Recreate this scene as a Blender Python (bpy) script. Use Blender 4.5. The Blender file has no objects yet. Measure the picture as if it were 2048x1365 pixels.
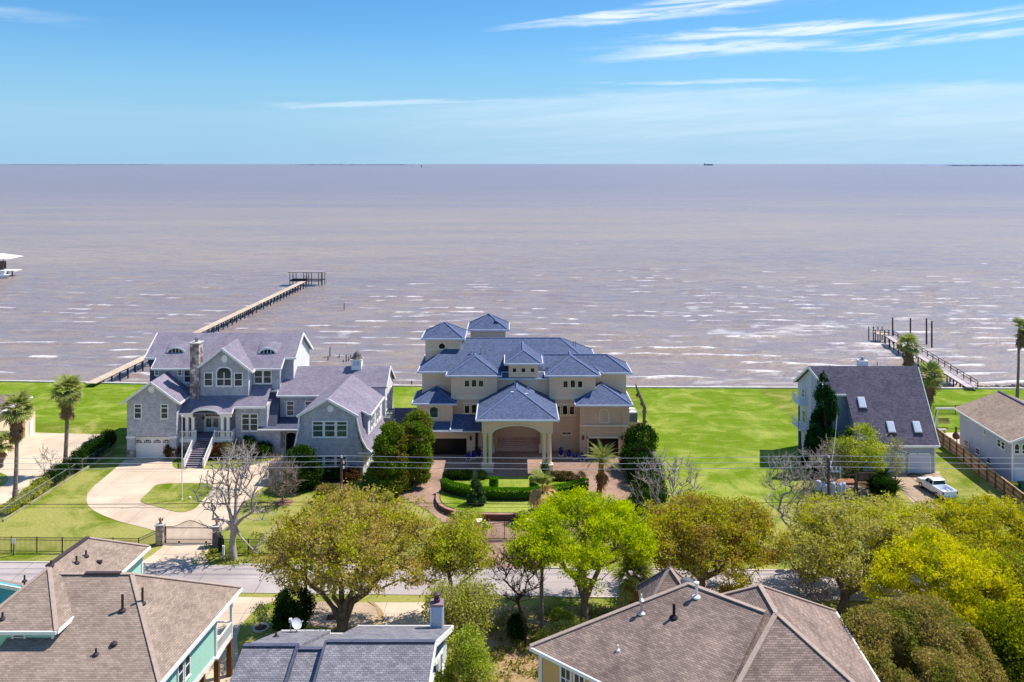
import bpy, math, random
import numpy as np
from mathutils import Vector, Matrix
R = math.radians
sc = bpy.context.scene
COL = sc.collection
F, H, CX, CY = 1700.0, 40.0, 1024.0, 328.0   # lens in photo pixels, camera height in metres, principal point

# ------------------------------------------------------------------ camera
cd = bpy.data.cameras.new('camera'); cam = bpy.data.objects.new('camera', cd); COL.objects.link(cam)
cam.location = (0, 0, H); cam.rotation_euler = (R(90), 0, 0)
cd.sensor_width = 36.0; cd.lens = F / 2048 * 36.0
cd.shift_y = -(682.5 - CY) / 2048.0
cd.clip_start = 1.0; cd.clip_end = 400000.0
sc.camera = cam

# ------------------------------------------------------------------ light
SUN = Vector((0.60, 0.27, 1.0)).normalized()
elev = math.asin(SUN.z); az = math.atan2(SUN.x, SUN.y)
w = bpy.data.worlds.new('World'); sc.world = w; w.use_nodes = True
nt = w.node_tree; nt.nodes.clear()
def wn(t, **k):
    n = nt.nodes.new(t)
    for a, b in k.items(): setattr(n, a, b)
    return n
sky = wn('ShaderNodeTexSky', sky_type='NISHITA', sun_disc=False, sun_elevation=elev, sun_rotation=az,
         altitude=0.0, air_density=1.0, dust_density=0.15, ozone_density=4.0)
bgn = wn('ShaderNodeBackground'); out = wn('ShaderNodeOutputWorld')
hs = wn('ShaderNodeHueSaturation'); hs.inputs['Saturation'].default_value = 1.12; hs.inputs['Value'].default_value = 1.0
nt.links.new(sky.outputs[0], hs.inputs['Color'])
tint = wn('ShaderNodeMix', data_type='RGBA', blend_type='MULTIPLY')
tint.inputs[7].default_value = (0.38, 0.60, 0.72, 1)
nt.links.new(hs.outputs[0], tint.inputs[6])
# thin cirrus streaks and a pale veil low over the bay, broken up by stretched noise
tc = wn('ShaderNodeTexCoord'); sep = wn('ShaderNodeSeparateXYZ'); nt.links.new(tc.outputs['Generated'], sep.inputs[0])
def wm(op, a, b=None, c=None):
    n = wn('ShaderNodeMath', operation=op)
    for i, v in enumerate((a, b, c)):
        if v is None: continue
        if isinstance(v, (int, float)): n.inputs[i].default_value = v
        else: nt.links.new(v, n.inputs[i])
    return n.outputs[0]
def wr(v, a, b, c=0.0, d=1.0, smooth=True):
    n = wn('ShaderNodeMapRange'); n.interpolation_type = 'SMOOTHSTEP' if smooth else 'LINEAR'
    nt.links.new(v, n.inputs[0])
    for i, q in zip((1, 2, 3, 4), (a, b, c, d)): n.inputs[i].default_value = q
    return n.outputs[0]
zz = wm('MAXIMUM', sep.outputs[2], 0.0)
azn = wm('ARCTAN2', sep.outputs[0], sep.outputs[1])
el = wm('ARCSINE', zz)
def wnoise(sx, sy, sk, seed, det=8, ro=0.62, dist=0.6):
    c = wn('ShaderNodeCombineXYZ'); nt.links.new(wm('MULTIPLY', azn, sx), c.inputs[0])
    nt.links.new(wm('ADD', wm('MULTIPLY', el, sy), wm('MULTIPLY', azn, sk)), c.inputs[1]); c.inputs[2].default_value = seed
    n = wn('ShaderNodeTexNoise'); n.inputs['Scale'].default_value = 1.0; n.inputs['Detail'].default_value = det
    n.inputs['Roughness'].default_value = ro; n.inputs['Distortion'].default_value = dist
    nt.links.new(c.outputs[0], n.inputs['Vector']); return n.outputs[0]
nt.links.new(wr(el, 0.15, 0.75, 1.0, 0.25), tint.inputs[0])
fib = wnoise(7.0, 95.0, -5.0, 3.3); wob = wnoise(5.0, 22.0, 0.0, 9.1)
ell = wm('ADD', el, wm('MULTIPLY', wm('SUBTRACT', wob, 0.5), 0.022))
def streak(a0, a1, e0, e1, wl, wr_, amp):
    k = (e1 - e0) / (a1 - a0)
    d = wm('ABSOLUTE', wm('SUBTRACT', ell, wm('ADD', wm('MULTIPLY', wm('SUBTRACT', azn, a0), k), e0)))
    wd = wr(azn, a0, a1, wl, wr_, False)
    body = wm('SUBTRACT', 1.0, wm('MINIMUM', wm('DIVIDE', d, wd), 1.0))
    L = a1 - a0
    ends = wm('MULTIPLY', wr(azn, a0 - 0.05, a0 + 0.25*L), wr(azn, a1 + 0.12, a1 - 0.02))
    v = wm('MULTIPLY', wm('MULTIPLY', wr(body, 0.0, 0.75), ends), wr(fib, 0.36, 0.60, 0.0, 1.0))
    return wm('MULTIPLY', v, amp)
cmask = streak(0.0, 0.34, 0.160, 0.192, 0.004, 0.021, 0.9)
for a in ((0.14, 0.62, 0.144, 0.152, 0.006, 0.014, 0.85), (0.10, 0.50, 0.128, 0.133, 0.013, 0.008, 0.70),
          (-0.27, -0.02, 0.066, 0.074, 0.004, 0.006, 0.42), (0.09, 0.30, 0.097, 0.094, 0.003, 0.004, 0.45),
          (-0.95, -0.54, 0.145, 0.150, 0.006, 0.009, 0.22), (0.75, 1.6, 0.17, 0.22, 0.01, 0.03, 0.6),
          (-2.4, -1.2, 0.25, 0.33, 0.02, 0.03, 0.5), (1.9, 3.0, 0.30, 0.22, 0.03, 0.02, 0.5)):
    cmask = wm('MAXIMUM', cmask, streak(*a))
vtop = wm('ADD', wr(azn, -0.35, 0.15, 0.066, 0.086), wm('MULTIPLY', wm('SUBTRACT', fib, 0.5), 0.020))
veil = wm('MULTIPLY', wm('MULTIPLY', wr(wm('SUBTRACT', vtop, ell), -0.004, 0.010), wr(el, 0.012, 0.060, 0.55, 1.0)),
          wm('MULTIPLY', wr(azn, -0.35, 0.20, 0.05, 0.34), wr(fib, 0.35, 0.7, 0.75, 1.25)))
cmask = wm('MINIMUM', wm('MAXIMUM', cmask, veil), 1.0)
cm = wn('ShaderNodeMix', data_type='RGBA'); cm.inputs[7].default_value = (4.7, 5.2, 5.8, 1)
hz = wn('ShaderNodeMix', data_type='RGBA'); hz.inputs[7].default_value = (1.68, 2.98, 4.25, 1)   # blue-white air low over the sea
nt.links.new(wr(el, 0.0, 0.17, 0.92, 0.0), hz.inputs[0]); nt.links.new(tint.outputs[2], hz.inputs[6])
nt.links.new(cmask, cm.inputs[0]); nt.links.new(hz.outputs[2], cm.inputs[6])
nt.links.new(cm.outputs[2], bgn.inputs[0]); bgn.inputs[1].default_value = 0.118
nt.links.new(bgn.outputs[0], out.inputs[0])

sd = bpy.data.lights.new('sun', 'SUN'); sun = bpy.data.objects.new('sun', sd); COL.objects.link(sun)
sd.energy = 3.6; sd.angle = R(0.53); sd.color = (1.0, 0.95, 0.88)
sun.rotation_euler = (-SUN).to_track_quat('-Z', 'Y').to_euler(); sun.location = (60, 40, 120)
vs = sc.view_settings; vs.view_transform = 'Standard'; vs.look = 'None'; vs.gamma = 1.0; vs.exposure = 0.76
vs.use_curve_mapping = False

# ------------------------------------------------------------------ places in the photograph -> metres
def X(px, Y): return (px - CX) * Y / F
def Z(py, Y): return H - (py - CY) * Y / F
def P(px, py, Y): return (X(px, Y), Y, Z(py, Y))
def G(px, py, z=0.0):
    Y = F * (H - z) / (py - CY); return (X(px, Y), Y, z)
def G2(px, py, z=0.0): return G(px, py, z)[:2]

# ------------------------------------------------------------------ materials
def lin(c):
    c = c / 255.0
    return c / 12.92 if c <= 0.04045 else ((c + 0.055) / 1.055) ** 2.4
def S(r, g, b, k=1.0): return (lin(r) * k, lin(g) * k, lin(b) * k, 1.0)
MATS = {}
class NT:
    def __init__(s, m):
        s.t = m.node_tree; s.t.nodes.clear()
    def n(s, t, **k):
        x = s.t.nodes.new(t)
        for a, b in k.items(): setattr(x, a, b)
        return x
    def put(s, sock, v):
        if isinstance(v, bpy.types.NodeSocket): s.t.links.new(v, sock)
        else: sock.default_value = v
    def math(s, op, a, b=None, c=None):
        x = s.n('ShaderNodeMath', operation=op)
        for i, v in enumerate((a, b, c)):
            if v is not None: s.put(x.inputs[i], v)
        return x.outputs[0]
    def mix(s, f, a, b, bt='MIX'):
        x = s.n('ShaderNodeMix', data_type='RGBA', blend_type=bt)
        s.put(x.inputs[0], f); s.put(x.inputs[6], a); s.put(x.inputs[7], b); return x.outputs[2]
    def noise(s, vec, scale, detail=4, rough=0.55, dist=0.0):
        x = s.n('ShaderNodeTexNoise'); s.put(x.inputs['Vector'], vec)
        x.inputs['Scale'].default_value = scale; x.inputs['Detail'].default_value = detail
        x.inputs['Roughness'].default_value = rough; x.inputs['Distortion'].default_value = dist
        return x.outputs[0]
    def rng(s, v, a, b, c=0.0, d=1.0):
        x = s.n('ShaderNodeMapRange'); s.put(x.inputs[0], v)
        for i, q in zip((1, 2, 3, 4), (a, b, c, d)): x.inputs[i].default_value = q
        return x.outputs[0]
    def scl(s, vec, v3):
        x = s.n('ShaderNodeMapping'); s.put(x.inputs[0], vec); x.inputs['Scale'].default_value = v3; return x.outputs[0]
def cap_mat(m):
    return CAPS.get(m.name, m)
CAPS = {}
def M(name, c1, c2=None, scale=0.6, rough=0.8, bump=0.0, bscale=18.0, kind=None, k=None, mort=None, spec=0.3,
      metal=0.0, patch=0.0, streak=0.0):
    if name in MATS: return MATS[name]
    m = bpy.data.materials.new(name); m.use_nodes = True; t = NT(m)
    o = t.n('ShaderNodeOutputMaterial'); b = t.n('ShaderNodeBsdfPrincipled')
    t.t.links.new(b.outputs[0], o.inputs[0])
    b.inputs['Roughness'].default_value = rough; b.inputs['Specular IOR Level'].default_value = spec if rough < .84 else .04
    b.inputs['Metallic'].default_value = metal
    geo = t.n('ShaderNodeNewGeometry').outputs['Position']
    c2 = c2 or tuple(x * 0.82 for x in c1[:3]) + (1,)
    uv = t.n('ShaderNodeUVMap').outputs[0]
    nz = t.noise(geo, scale, 6, 0.62)
    if kind == 'shingle': c1 = tuple(min(1, x*1.22) for x in c1[:3])+(1,); c2 = tuple(min(1, x*1.22) for x in c2[:3])+(1,)
    f = t.rng(nz, 0.32, 0.68)
    col = t.mix(f, c1, c2); hgt = None
    if kind:
        bw, rh, ms, contrast = k
        br = t.n('ShaderNodeTexBrick'); t.put(br.inputs['Vector'], uv)
        br.inputs['Scale'].default_value = 1.0; br.inputs['Mortar Size'].default_value = ms
        br.inputs['Mortar Smooth'].default_value = 0.3
        br.inputs['Brick Width'].default_value = bw; br.inputs['Row Height'].default_value = rh
        br.inputs['Color1'].default_value = (1, 1, 1, 1); cc = 1 - contrast
        br.inputs['Color2'].default_value = (cc, cc, cc, 1)
        mm = mort if mort is not None else 0.5
        br.inputs['Mortar'].default_value = (mm, mm, mm, 1)
        col = t.mix(1.0, col, br.outputs[0], 'MULTIPLY')
        hgt = t.math('SUBTRACT', 1.0, br.outputs[1])
        if kind == 'shingle':      # the lower edge of each course stands proud
            sy = t.n('ShaderNodeSeparateXYZ'); t.put(sy.inputs[0], uv)
            saw = t.math('SUBTRACT', 1.0, t.math('FRACT', t.math('DIVIDE', sy.outputs[1], rh)))
            hgt = t.math('ADD', hgt, saw)
    if patch:
        pz = t.rng(t.noise(geo, 0.11, 5, 0.6, 0.4), 0.36, 0.62, 1.0 - patch, 1.0 + patch * 0.3)
        x = t.n('ShaderNodeCombineColor')
        for i in range(3): t.put(x.inputs[i], pz)
        col = t.mix(1.0, col, x.outputs[0], 'MULTIPLY')
    if streak:
        sv = t.scl(uv, (2.2, 0.25, 1)); sz = t.rng(t.noise(sv, 1.5, 4, 0.7), 0.35, 0.7, 1.0, 1.0 - streak)
        x = t.n('ShaderNodeCombineColor')
        for i in range(3): t.put(x.inputs[i], sz)
        col = t.mix(1.0, col, x.outputs[0], 'MULTIPLY')
    t.put(b.inputs['Base Color'], col)
    if bump or hgt is not None:
        bp = t.n('ShaderNodeBump'); bp.inputs['Strength'].default_value = 0.6; bp.inputs['Distance'].default_value = 0.02
        fine = t.math('MULTIPLY', t.noise(geo, bscale, 5, 0.6), bump if bump else 0.3)
        hh = fine if hgt is None else t.math('ADD', fine, hgt)
        t.put(bp.inputs['Height'], hh); t.put(b.inputs['Normal'], bp.outputs[0])
    MATS[name] = m; return m
# ------------------------------------------------------------------ mesh helpers
WMX = {}
def wmat(o): return WMX.get(o.name, Matrix.Identity(4))
def link(o, parent=None, mw=None):
    COL.objects.link(o)
    mw = mw or Matrix.Identity(4)
    WMX[o.name] = mw
    if parent is not None:
        o.parent = parent; o.matrix_parent_inverse = wmat(parent).inverted()
    o.matrix_basis = mw
    return o
def tag(o, label=None, cat=None, group=None, kind=None):
    if label: o['label'] = label
    if cat: o['category'] = cat
    if group: o['group'] = group
    if kind: o['kind'] = kind
    return o
def thing(name, label, cat, loc, group=None, rz=0.0):
    o = bpy.data.objects.new(name, None); o.empty_display_size = 0.5
    link(o, None, Matrix.Translation(Vector(loc)) @ Matrix.Rotation(rz, 4, 'Z'))
    return tag(o, label, cat, group)
def uv_planar(me):
    n = len(me.polygons)
    if n == 0: return
    nl = len(me.loops)
    co = np.empty(len(me.vertices) * 3, np.float32); me.vertices.foreach_get('co', co); co = co.reshape(-1, 3)
    li = np.empty(nl, np.int32); me.loops.foreach_get('vertex_index', li)
    pn = np.empty(n * 3, np.float32); me.polygons.foreach_get('normal', pn); pn = pn.reshape(-1, 3)
    lt = np.empty(n, np.int32); me.polygons.foreach_get('loop_total', lt)
    N = np.repeat(pn, lt, axis=0)
    T = np.stack([-N[:, 1], N[:, 0], np.zeros(len(N))], 1)
    L = np.linalg.norm(T, axis=1, keepdims=True); flat = L[:, 0] < 1e-3
    T = T / np.maximum(L, 1e-6); T[flat] = (1, 0, 0)
    B = np.cross(N, T); V = co[li]
    uv = np.stack([(V * T).sum(1), (V * B).sum(1)], 1).astype(np.float32)
    u = me.uv_layers.new(name='UVMap'); u.data.foreach_set('uv', uv.ravel())
class MB:
    def __init__(s): s.v = []; s.f = []
    def add(s, vs, fs):
        k = len(s.v); s.v += [tuple(p) for p in vs]; s.f += [tuple(i + k for i in f) for f in fs]; return s
    def box(s, x0, x1, y0, y1, z0, z1):
        if x0 > x1: x0, x1 = x1, x0
        if y0 > y1: y0, y1 = y1, y0
        if z0 > z1: z0, z1 = z1, z0
        return s.add([(x0,y0,z0),(x1,y0,z0),(x1,y1,z0),(x0,y1,z0),(x0,y0,z1),(x1,y0,z1),(x1,y1,z1),(x0,y1,z1)],
              [(0,3,2,1),(4,5,6,7),(0,1,5,4),(1,2,6,5),(2,3,7,6),(3,0,4,7)])
    def prism(s, poly, z0, z1):            # ccw outline in plan
        a = sum(poly[i][0]*poly[(i+1)%len(poly)][1]-poly[(i+1)%len(poly)][0]*poly[i][1] for i in range(len(poly)))
        if a < 0: poly = poly[::-1]
        n = len(poly); zt = z1 if callable(z1) else (lambda x, y: z1)
        zb = z0 if callable(z0) else (lambda x, y: z0)
        vs = [(x, y, zb(x, y)) for x, y in poly] + [(x, y, zt(x, y)) for x, y in poly]
        fs = [tuple(range(n-1, -1, -1)), tuple(range(n, 2*n))] + [(i, (i+1)%n, n+(i+1)%n, n+i) for i in range(n)]
        return s.add(vs, fs)
    def ext(s, pts, d):                    # outline pts (3d) pushed along vector d, closed
        n = len(pts); vs = [tuple(p) for p in pts] + [(p[0]+d[0], p[1]+d[1], p[2]+d[2]) for p in pts]
        nv = Vector((0,0,0))
        for i in range(n):
            a, b = Vector(pts[i]), Vector(pts[(i+1)%n]); nv += a.cross(b)
        fs = [tuple(range(n)), tuple(range(2*n-1, n-1, -1))] + [(i, n+i, n+(i+1)%n, (i+1)%n) for i in range(n)]
        if nv.dot(Vector(d)) > 0: fs = [f[::-1] for f in fs]
        return s.add(vs, fs)
    def slab(s, pts, t=0.16): return s.ext(pts, (0, 0, -t))
    def tube(s, p, q, r0, r1=None, n=8, cap=True):
        r1 = r0 if r1 is None else r1
        p = Vector(p); q = Vector(q); d = (q - p)
        if d.length < 1e-6: return s
        d.normalize(); a = d.orthogonal().normalized(); b = d.cross(a)
        vs = []
        for c, r in ((p, r0), (q, r1)):
            for i in range(n):
                t = 2*math.pi*i/n; vs.append(c + a*(r*math.cos(t)) + b*(r*math.sin(t)))
        fs = [(i, (i+1)%n, n+(i+1)%n, n+i) for i in range(n)]
        if cap: fs += [tuple(range(n-1, -1, -1)), tuple(range(n, 2*n))]
        return s.add(vs, fs)
    def path(s, pts, rs, n=6):
        if not hasattr(rs, '__len__'): rs = [rs]*len(pts)
        for i in range(len(pts)-1): s.tube(pts[i], pts[i+1], rs[i], rs[i+1], n)
        return s
    def lathe(s, prof, n=14, c=(0,0,0), sx=1, sy=1):
        k = len(prof); vs = []
        for r, z in prof:
            for i in range(n):
                t = 2*math.pi*i/n; vs.append((c[0]+sx*r*math.cos(t), c[1]+sy*r*math.sin(t), c[2]+z))
        fs = [(j*n+i, j*n+(i+1)%n, (j+1)*n+(i+1)%n, (j+1)*n+i) for j in range(k-1) for i in range(n)]
        fs += [tuple(range(n-1, -1, -1)), tuple(range((k-1)*n, k*n))]
        return s.add(vs, fs)
    def bar(s, p, q, w, h):                # square bar between two points, h upright
        p = Vector(p); q = Vector(q); d = (q-p).normalized()
        a = d.cross(Vector((0,0,1)))
        if a.length < 1e-3: a = Vector((1,0,0))
        a.normalize(); b = a.cross(d).normalized()
        vs = []
        for c in (p, q):
            for i, j in ((-1,-1),(1,-1),(1,1),(-1,1)): vs.append(c + a*(w/2*i) + b*(h/2*j))
        return s.add(vs, [(3,2,1,0),(4,5,6,7),(0,1,5,4),(1,2,6,5),(2,3,7,6),(3,0,4,7)])
    def mesh(s, name, m, smooth=False):
        me = bpy.data.meshes.new(name); me.from_pydata(s.v, [], s.f); me.update()
        if smooth: me.polygons.foreach_set('use_smooth', [True]*len(me.polygons))
        uv_planar(me)
        if m: me.materials.append(m)
        return me
    def build(s, name, m, parent=None, mw=None, smooth=False, label=None, kind=None):
        o = bpy.data.objects.new(name, s.mesh(name, m, smooth)); link(o, parent, mw)
        return tag(o, label, None, None, kind)
def inst(me, name, parent, mw, label=None):
    o = bpy.data.objects.new(name, me); link(o, parent, mw)
    if label: o['label'] = label
    return o
def TR(x, y, z, rz=0.0, s=1.0): return Matrix.Translation((x, y, z)) @ Matrix.Rotation(rz, 4, 'Z') @ Matrix.Scale(s, 4)
def npmesh(name, V, Fq, m, parent=None, mw=None, label=None, kind=None, smooth=False, uv=False):
    me = bpy.data.meshes.new(name); V = np.asarray(V, np.float32); Fq = np.asarray(Fq, np.int32); k = Fq.shape[1]
    me.vertices.add(len(V)); me.vertices.foreach_set('co', V.ravel())
    me.loops.add(Fq.size); me.loops.foreach_set('vertex_index', Fq.ravel())
    me.polygons.add(len(Fq)); me.polygons.foreach_set('loop_start', np.arange(len(Fq), dtype=np.int32)*k)
    me.polygons.foreach_set('loop_total', np.full(len(Fq), k, np.int32))
    me.update(calc_edges=True)
    if smooth: me.polygons.foreach_set('use_smooth', np.ones(len(Fq), bool))
    if uv: uv_planar(me)
    me.materials.append(m)
    o = bpy.data.objects.new(name, me); link(o, parent, mw)
    return tag(o, label, None, None, kind)
def structure(o): o['kind'] = 'structure'; return o
def clip_poly(poly, x0, x1, y0, y1):
    def cut(ps, f, inter):
        o = []
        for i in range(len(ps)):
            a, b = ps[i-1], ps[i]
            if f(b):
                if not f(a): o.append(inter(a, b))
                o.append(b)
            elif f(a): o.append(inter(a, b))
        return o
    def ix(c): return lambda a, b: (c, a[1]+(b[1]-a[1])*(c-a[0])/(b[0]-a[0]))
    def iy(c): return lambda a, b: (a[0]+(b[0]-a[0])*(c-a[1])/(b[1]-a[1]), c)
    for f, i in ((lambda p: p[0] >= x0, ix(x0)), (lambda p: p[0] <= x1, ix(x1)), (lambda p: p[1] >= y0, iy(y0)), (lambda p: p[1] <= y1, iy(y1))):
        if len(poly) < 3: return []
        poly = cut(poly, f, i)
    return poly
def parea(p): return abs(sum(p[i-1][0]*p[i][1]-p[i][0]*p[i-1][1] for i in range(len(p))))/2
def smooth_poly(p, it=2):
    for _ in range(it):
        q = []
        for i in range(len(p)):
            a, b = p[i], p[(i+1) % len(p)]
            q += [(a[0]*.75+b[0]*.25, a[1]*.75+b[1]*.25), (a[0]*.25+b[0]*.75, a[1]*.25+b[1]*.75)]
        p = q
    return p
# ------------------------------------------------------------------ water
def water_mat():
    m = bpy.data.materials.new('bay_water'); m.use_nodes = True; t = NT(m)
    o = t.n('ShaderNodeOutputMaterial'); b = t.n('ShaderNodeBsdfPrincipled'); t.t.links.new(b.outputs[0], o.inputs[0])
    pos = t.n('ShaderNodeNewGeometry').outputs['Position']
    big = t.noise(t.scl(pos, (0.004, 0.016, 1)), 1.0, 5, 0.6, 0.5)
    mid = t.noise(t.scl(pos, (0.10, 0.24, 1)), 1.0, 5, 0.65, 0.6)
    far = t.noise(t.scl(pos, (0.0004, 0.0022, 1)), 1.0, 4, 0.55, 0.3)
    v = t.math('ADD', t.math('MULTIPLY', big, 0.35), t.math('ADD', t.math('MULTIPLY', mid, 0.40), t.math('MULTIPLY', far, 0.25)))
    silt_haze = t.mix(t.rng(v, 0.40, 0.60), S(172, 148, 120), S(136, 124, 124))
    sy = t.n('ShaderNodeSeparateXYZ'); t.put(sy.inputs[0], pos)
    silt_haze = t.mix(t.rng(sy.outputs[1], 200.0, 1400.0, 0.0, 0.85), silt_haze, S(134, 118, 120))  # far haze put into the water colour, growing with distance
    att = t.n('ShaderNodeAttribute'); att.attribute_name = 'foam'
    brk = t.rng(t.noise(t.scl(pos, (0.9, 1.6, 1)), 1.0, 6, 0.75), 0.42, 0.60)
    foam = t.math('MULTIPLY', att.outputs['Fac'], t.rng(brk, 0.0, 1.0, 0.35, 1.0))
    # far whitecaps, beyond the modelled waves: sparse
    capn = t.noise(t.scl(pos, (0.10, 0.35, 1)), 1.0, 3, 0.6)
    cap = t.math('MULTIPLY', t.rng(capn, 0.755, 0.80), t.rng(sy.outputs[1], 500.0, 1500.0, 0.8, 0.0))
    fm = t.math('MINIMUM', t.math('ADD', foam, cap), 1.0)
    t.put(b.inputs['Base Color'], t.mix(fm, silt_haze, S(243, 238, 236)))
    t.put(b.inputs['Roughness'], t.math('ADD', 0.26, t.math('MULTIPLY', fm, 0.4)))
    b.inputs['IOR'].default_value = 1.33
    b.inputs['Specular IOR Level'].default_value = 0.4
    h = t.math('ADD', t.math('MULTIPLY', t.noise(t.scl(pos, (0.8, 1.5, 1)), 1.0, 6, 0.62), 0.55),
               t.math('MULTIPLY', t.noise(t.scl(pos, (0.22, 0.50, 1)), 1.0, 4, 0.6), 1.6))
    bp = t.n('ShaderNodeBump'); bp.inputs['Strength'].default_value = 0.85; bp.inputs['Distance'].default_value = 0.55
    t.put(bp.inputs['Height'], h); t.put(b.inputs['Normal'], bp.outputs[0])
    return m
WZ = -1.5
def build_water():
    rng = np.random.default_rng(5)
    m = water_mat()
    ys = [149.0]
    while ys[-1] < 520: ys.append(ys[-1] + 0.62 * (ys[-1] / 150.0) ** 1.25)
    ys = np.array(ys); xs = np.linspace(-340, 340, 900)
    XX, YY = np.meshgrid(xs, ys)
    def vnoise(sx, sy, seed):
        r = np.random.default_rng(seed)
        gx = int(760 / sx) + 4; gy = int(420 / sy) + 4
        g = r.random((gy, gx))
        u = (XX + 345) / sx; v = (YY - 145) / sy
        i = np.floor(u).astype(int); j = np.floor(v).astype(int)
        fu = u - i; fv = v - j; fu = fu*fu*(3-2*fu); fv = fv*fv*(3-2*fv)
        return (g[j, i]*(1-fu)+g[j, i+1]*fu)*(1-fv) + (g[j+1, i]*(1-fu)+g[j+1, i+1]*fu)*fv
    warp = 5.0 * vnoise(38, 30, 1) + 1.6 * vnoise(9, 8, 2)
    ph = (YY + warp + 0.07 * XX) * (2*math.pi/6.8)
    amp = np.clip(vnoise(9, 6.5, 3) * 1.6 - 0.35, 0, 1) * (0.55 + 0.45 * vnoise(60, 40, 9))
    c = (0.5 + 0.5*np.cos(ph)) ** 2.2
    ph2 = (YY * 0.96 - 0.25 * XX + 2.2 * vnoise(12, 10, 7)) * (2*math.pi/3.1)
    small = 0.5 + 0.5*np.cos(ph2)
    fade = np.clip((515 - YY) / 260, 0, 1)
    h = (0.55 * amp * c + 0.20 * small * vnoise(5, 4, 8)) * fade
    h += 0.0
    # breaking crests are white just behind the top, thicker towards the shore
    brk = vnoise(2.8, 3.4, 11) * (0.38 + vnoise(26, 16, 12)) * 1.9
    edge = np.clip(np.cos(ph - 0.35), 0, 1) ** 3
    shore = np.clip(1.25 - (YY - 150) / 210, 0.12, 1.0)
    left = 0.75 + 0.35 * np.clip((XX + 60) / 120, 0, 1)
    foam = np.clip((edge * amp * brk * shore * left - 0.27) * 5.0, 0, 1)
    lace = np.clip((vnoise(3.2, 1.3, 21) * vnoise(16, 9, 22) * shore * left - 0.42) * 2.6, 0, 0.42)
    foam = np.maximum(foam, lace)
    V = np.stack([XX, YY, WZ + h], 2).reshape(-1, 3)
    nx = len(xs); ny = len(ys)
    a = (np.arange(ny-1)[:, None]*nx + np.arange(nx-1)[None, :]).reshape(-1)
    Fq = np.stack([a, a+1, a+1+nx, a+nx], 1)
    o = npmesh('water', V, Fq, m, smooth=True)
    at = o.data.attributes.new('foam', 'FLOAT', 'POINT'); at.data.foreach_set('value', foam.reshape(-1).astype(np.float32))
    structure(o)
    mb = MB()
    mb.add([(-150000, 514, WZ-0.01), (150000, 514, WZ-0.01), (150000, 170000, WZ-0.01), (-150000, 170000, WZ-0.01)], [(0, 1, 2, 3)])
    mb.add([(-150000, 140, WZ-0.3), (-338, 140, WZ-0.3), (-338, 514, WZ-0.01), (-150000, 514, WZ-0.01)], [(0, 1, 2, 3)])
    mb.add([(338, 140, WZ-0.3), (150000, 140, WZ-0.3), (150000, 514, WZ-0.01), (338, 514, WZ-0.01)], [(0, 1, 2, 3)])
    structure(mb.build('water', m))
build_water()
# low land and a ship on the far side of the bay
m_far = M('hazy_far_land', S(140, 158, 186), S(132, 150, 178), scale=0.001, rough=1)  # distance haze is mixed into the land colour
def far_strip(name, px0, px1, Y, h, seed):
    r = random.Random(seed); mb = MB(); n = 46; pts = []
    for i in range(n+1):
        x = X(px0 + (px1-px0)*i/n, Y); e = min(1, i/5, (n-i)/5)
        pts.append((x, Y, WZ + 3 + h * e * (0.6 + 0.5 * r.random())))
    ring = [(pts[0][0], Y, WZ-1)] + pts + [(pts[-1][0], Y, WZ-1)]
    mb.ext(ring, (0, 900, 0)); return structure(mb.build(name, m_far))
far_strip('far_shore', 590, 832, 26000, 14, 1)
far_strip('far_shore', 0, 330, 29000, 8, 2)
far_strip('far_shore', 1885, 2060, 15500, 14, 4)
def ship():
    Y = 21000; x0, x1 = X(1408, Y), X(1427, Y)
    t = thing('cargo_ship', 'tiny grey cargo ship far out on the horizon right of centre', 'ship', ((x0+x1)/2, Y, WZ))
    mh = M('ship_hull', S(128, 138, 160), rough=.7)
    hb = MB(); hb.ext([(x0, Y, WZ), (x0+10, Y, WZ), (x1-12, Y, WZ), (x1+6, Y, WZ+22), (x0-4, Y, WZ+20)], (0, 30, 0)); hb.build('hull', mh, t)
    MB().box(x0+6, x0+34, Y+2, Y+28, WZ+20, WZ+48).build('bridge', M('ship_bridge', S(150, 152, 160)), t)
    for i in range(4):
        a = x0 + 50 + i*42
        MB().box(a, a+34, Y+2, Y+28, WZ+21, WZ+32+3*(i % 2)).build('cargo_block', mh, t)
ship()
t = thing('channel_marker', 'dark channel marker standing far out in the bay left of centre', 'marker', (X(843, 9000), 9000, WZ))
mk = M('marker_dark', S(60, 55, 60))
MB().box(X(843,9000)-2, X(843,9000)+2, 8998, 9002, WZ, WZ+16).build('post', mk, t)
MB().ext([(X(843,9000)-9, 9000, WZ+14), (X(843,9000)+9, 9000, WZ+14), (X(843,9000), 9000, WZ+28)], (0, 3, 0)).build('day_board', mk, t)
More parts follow.
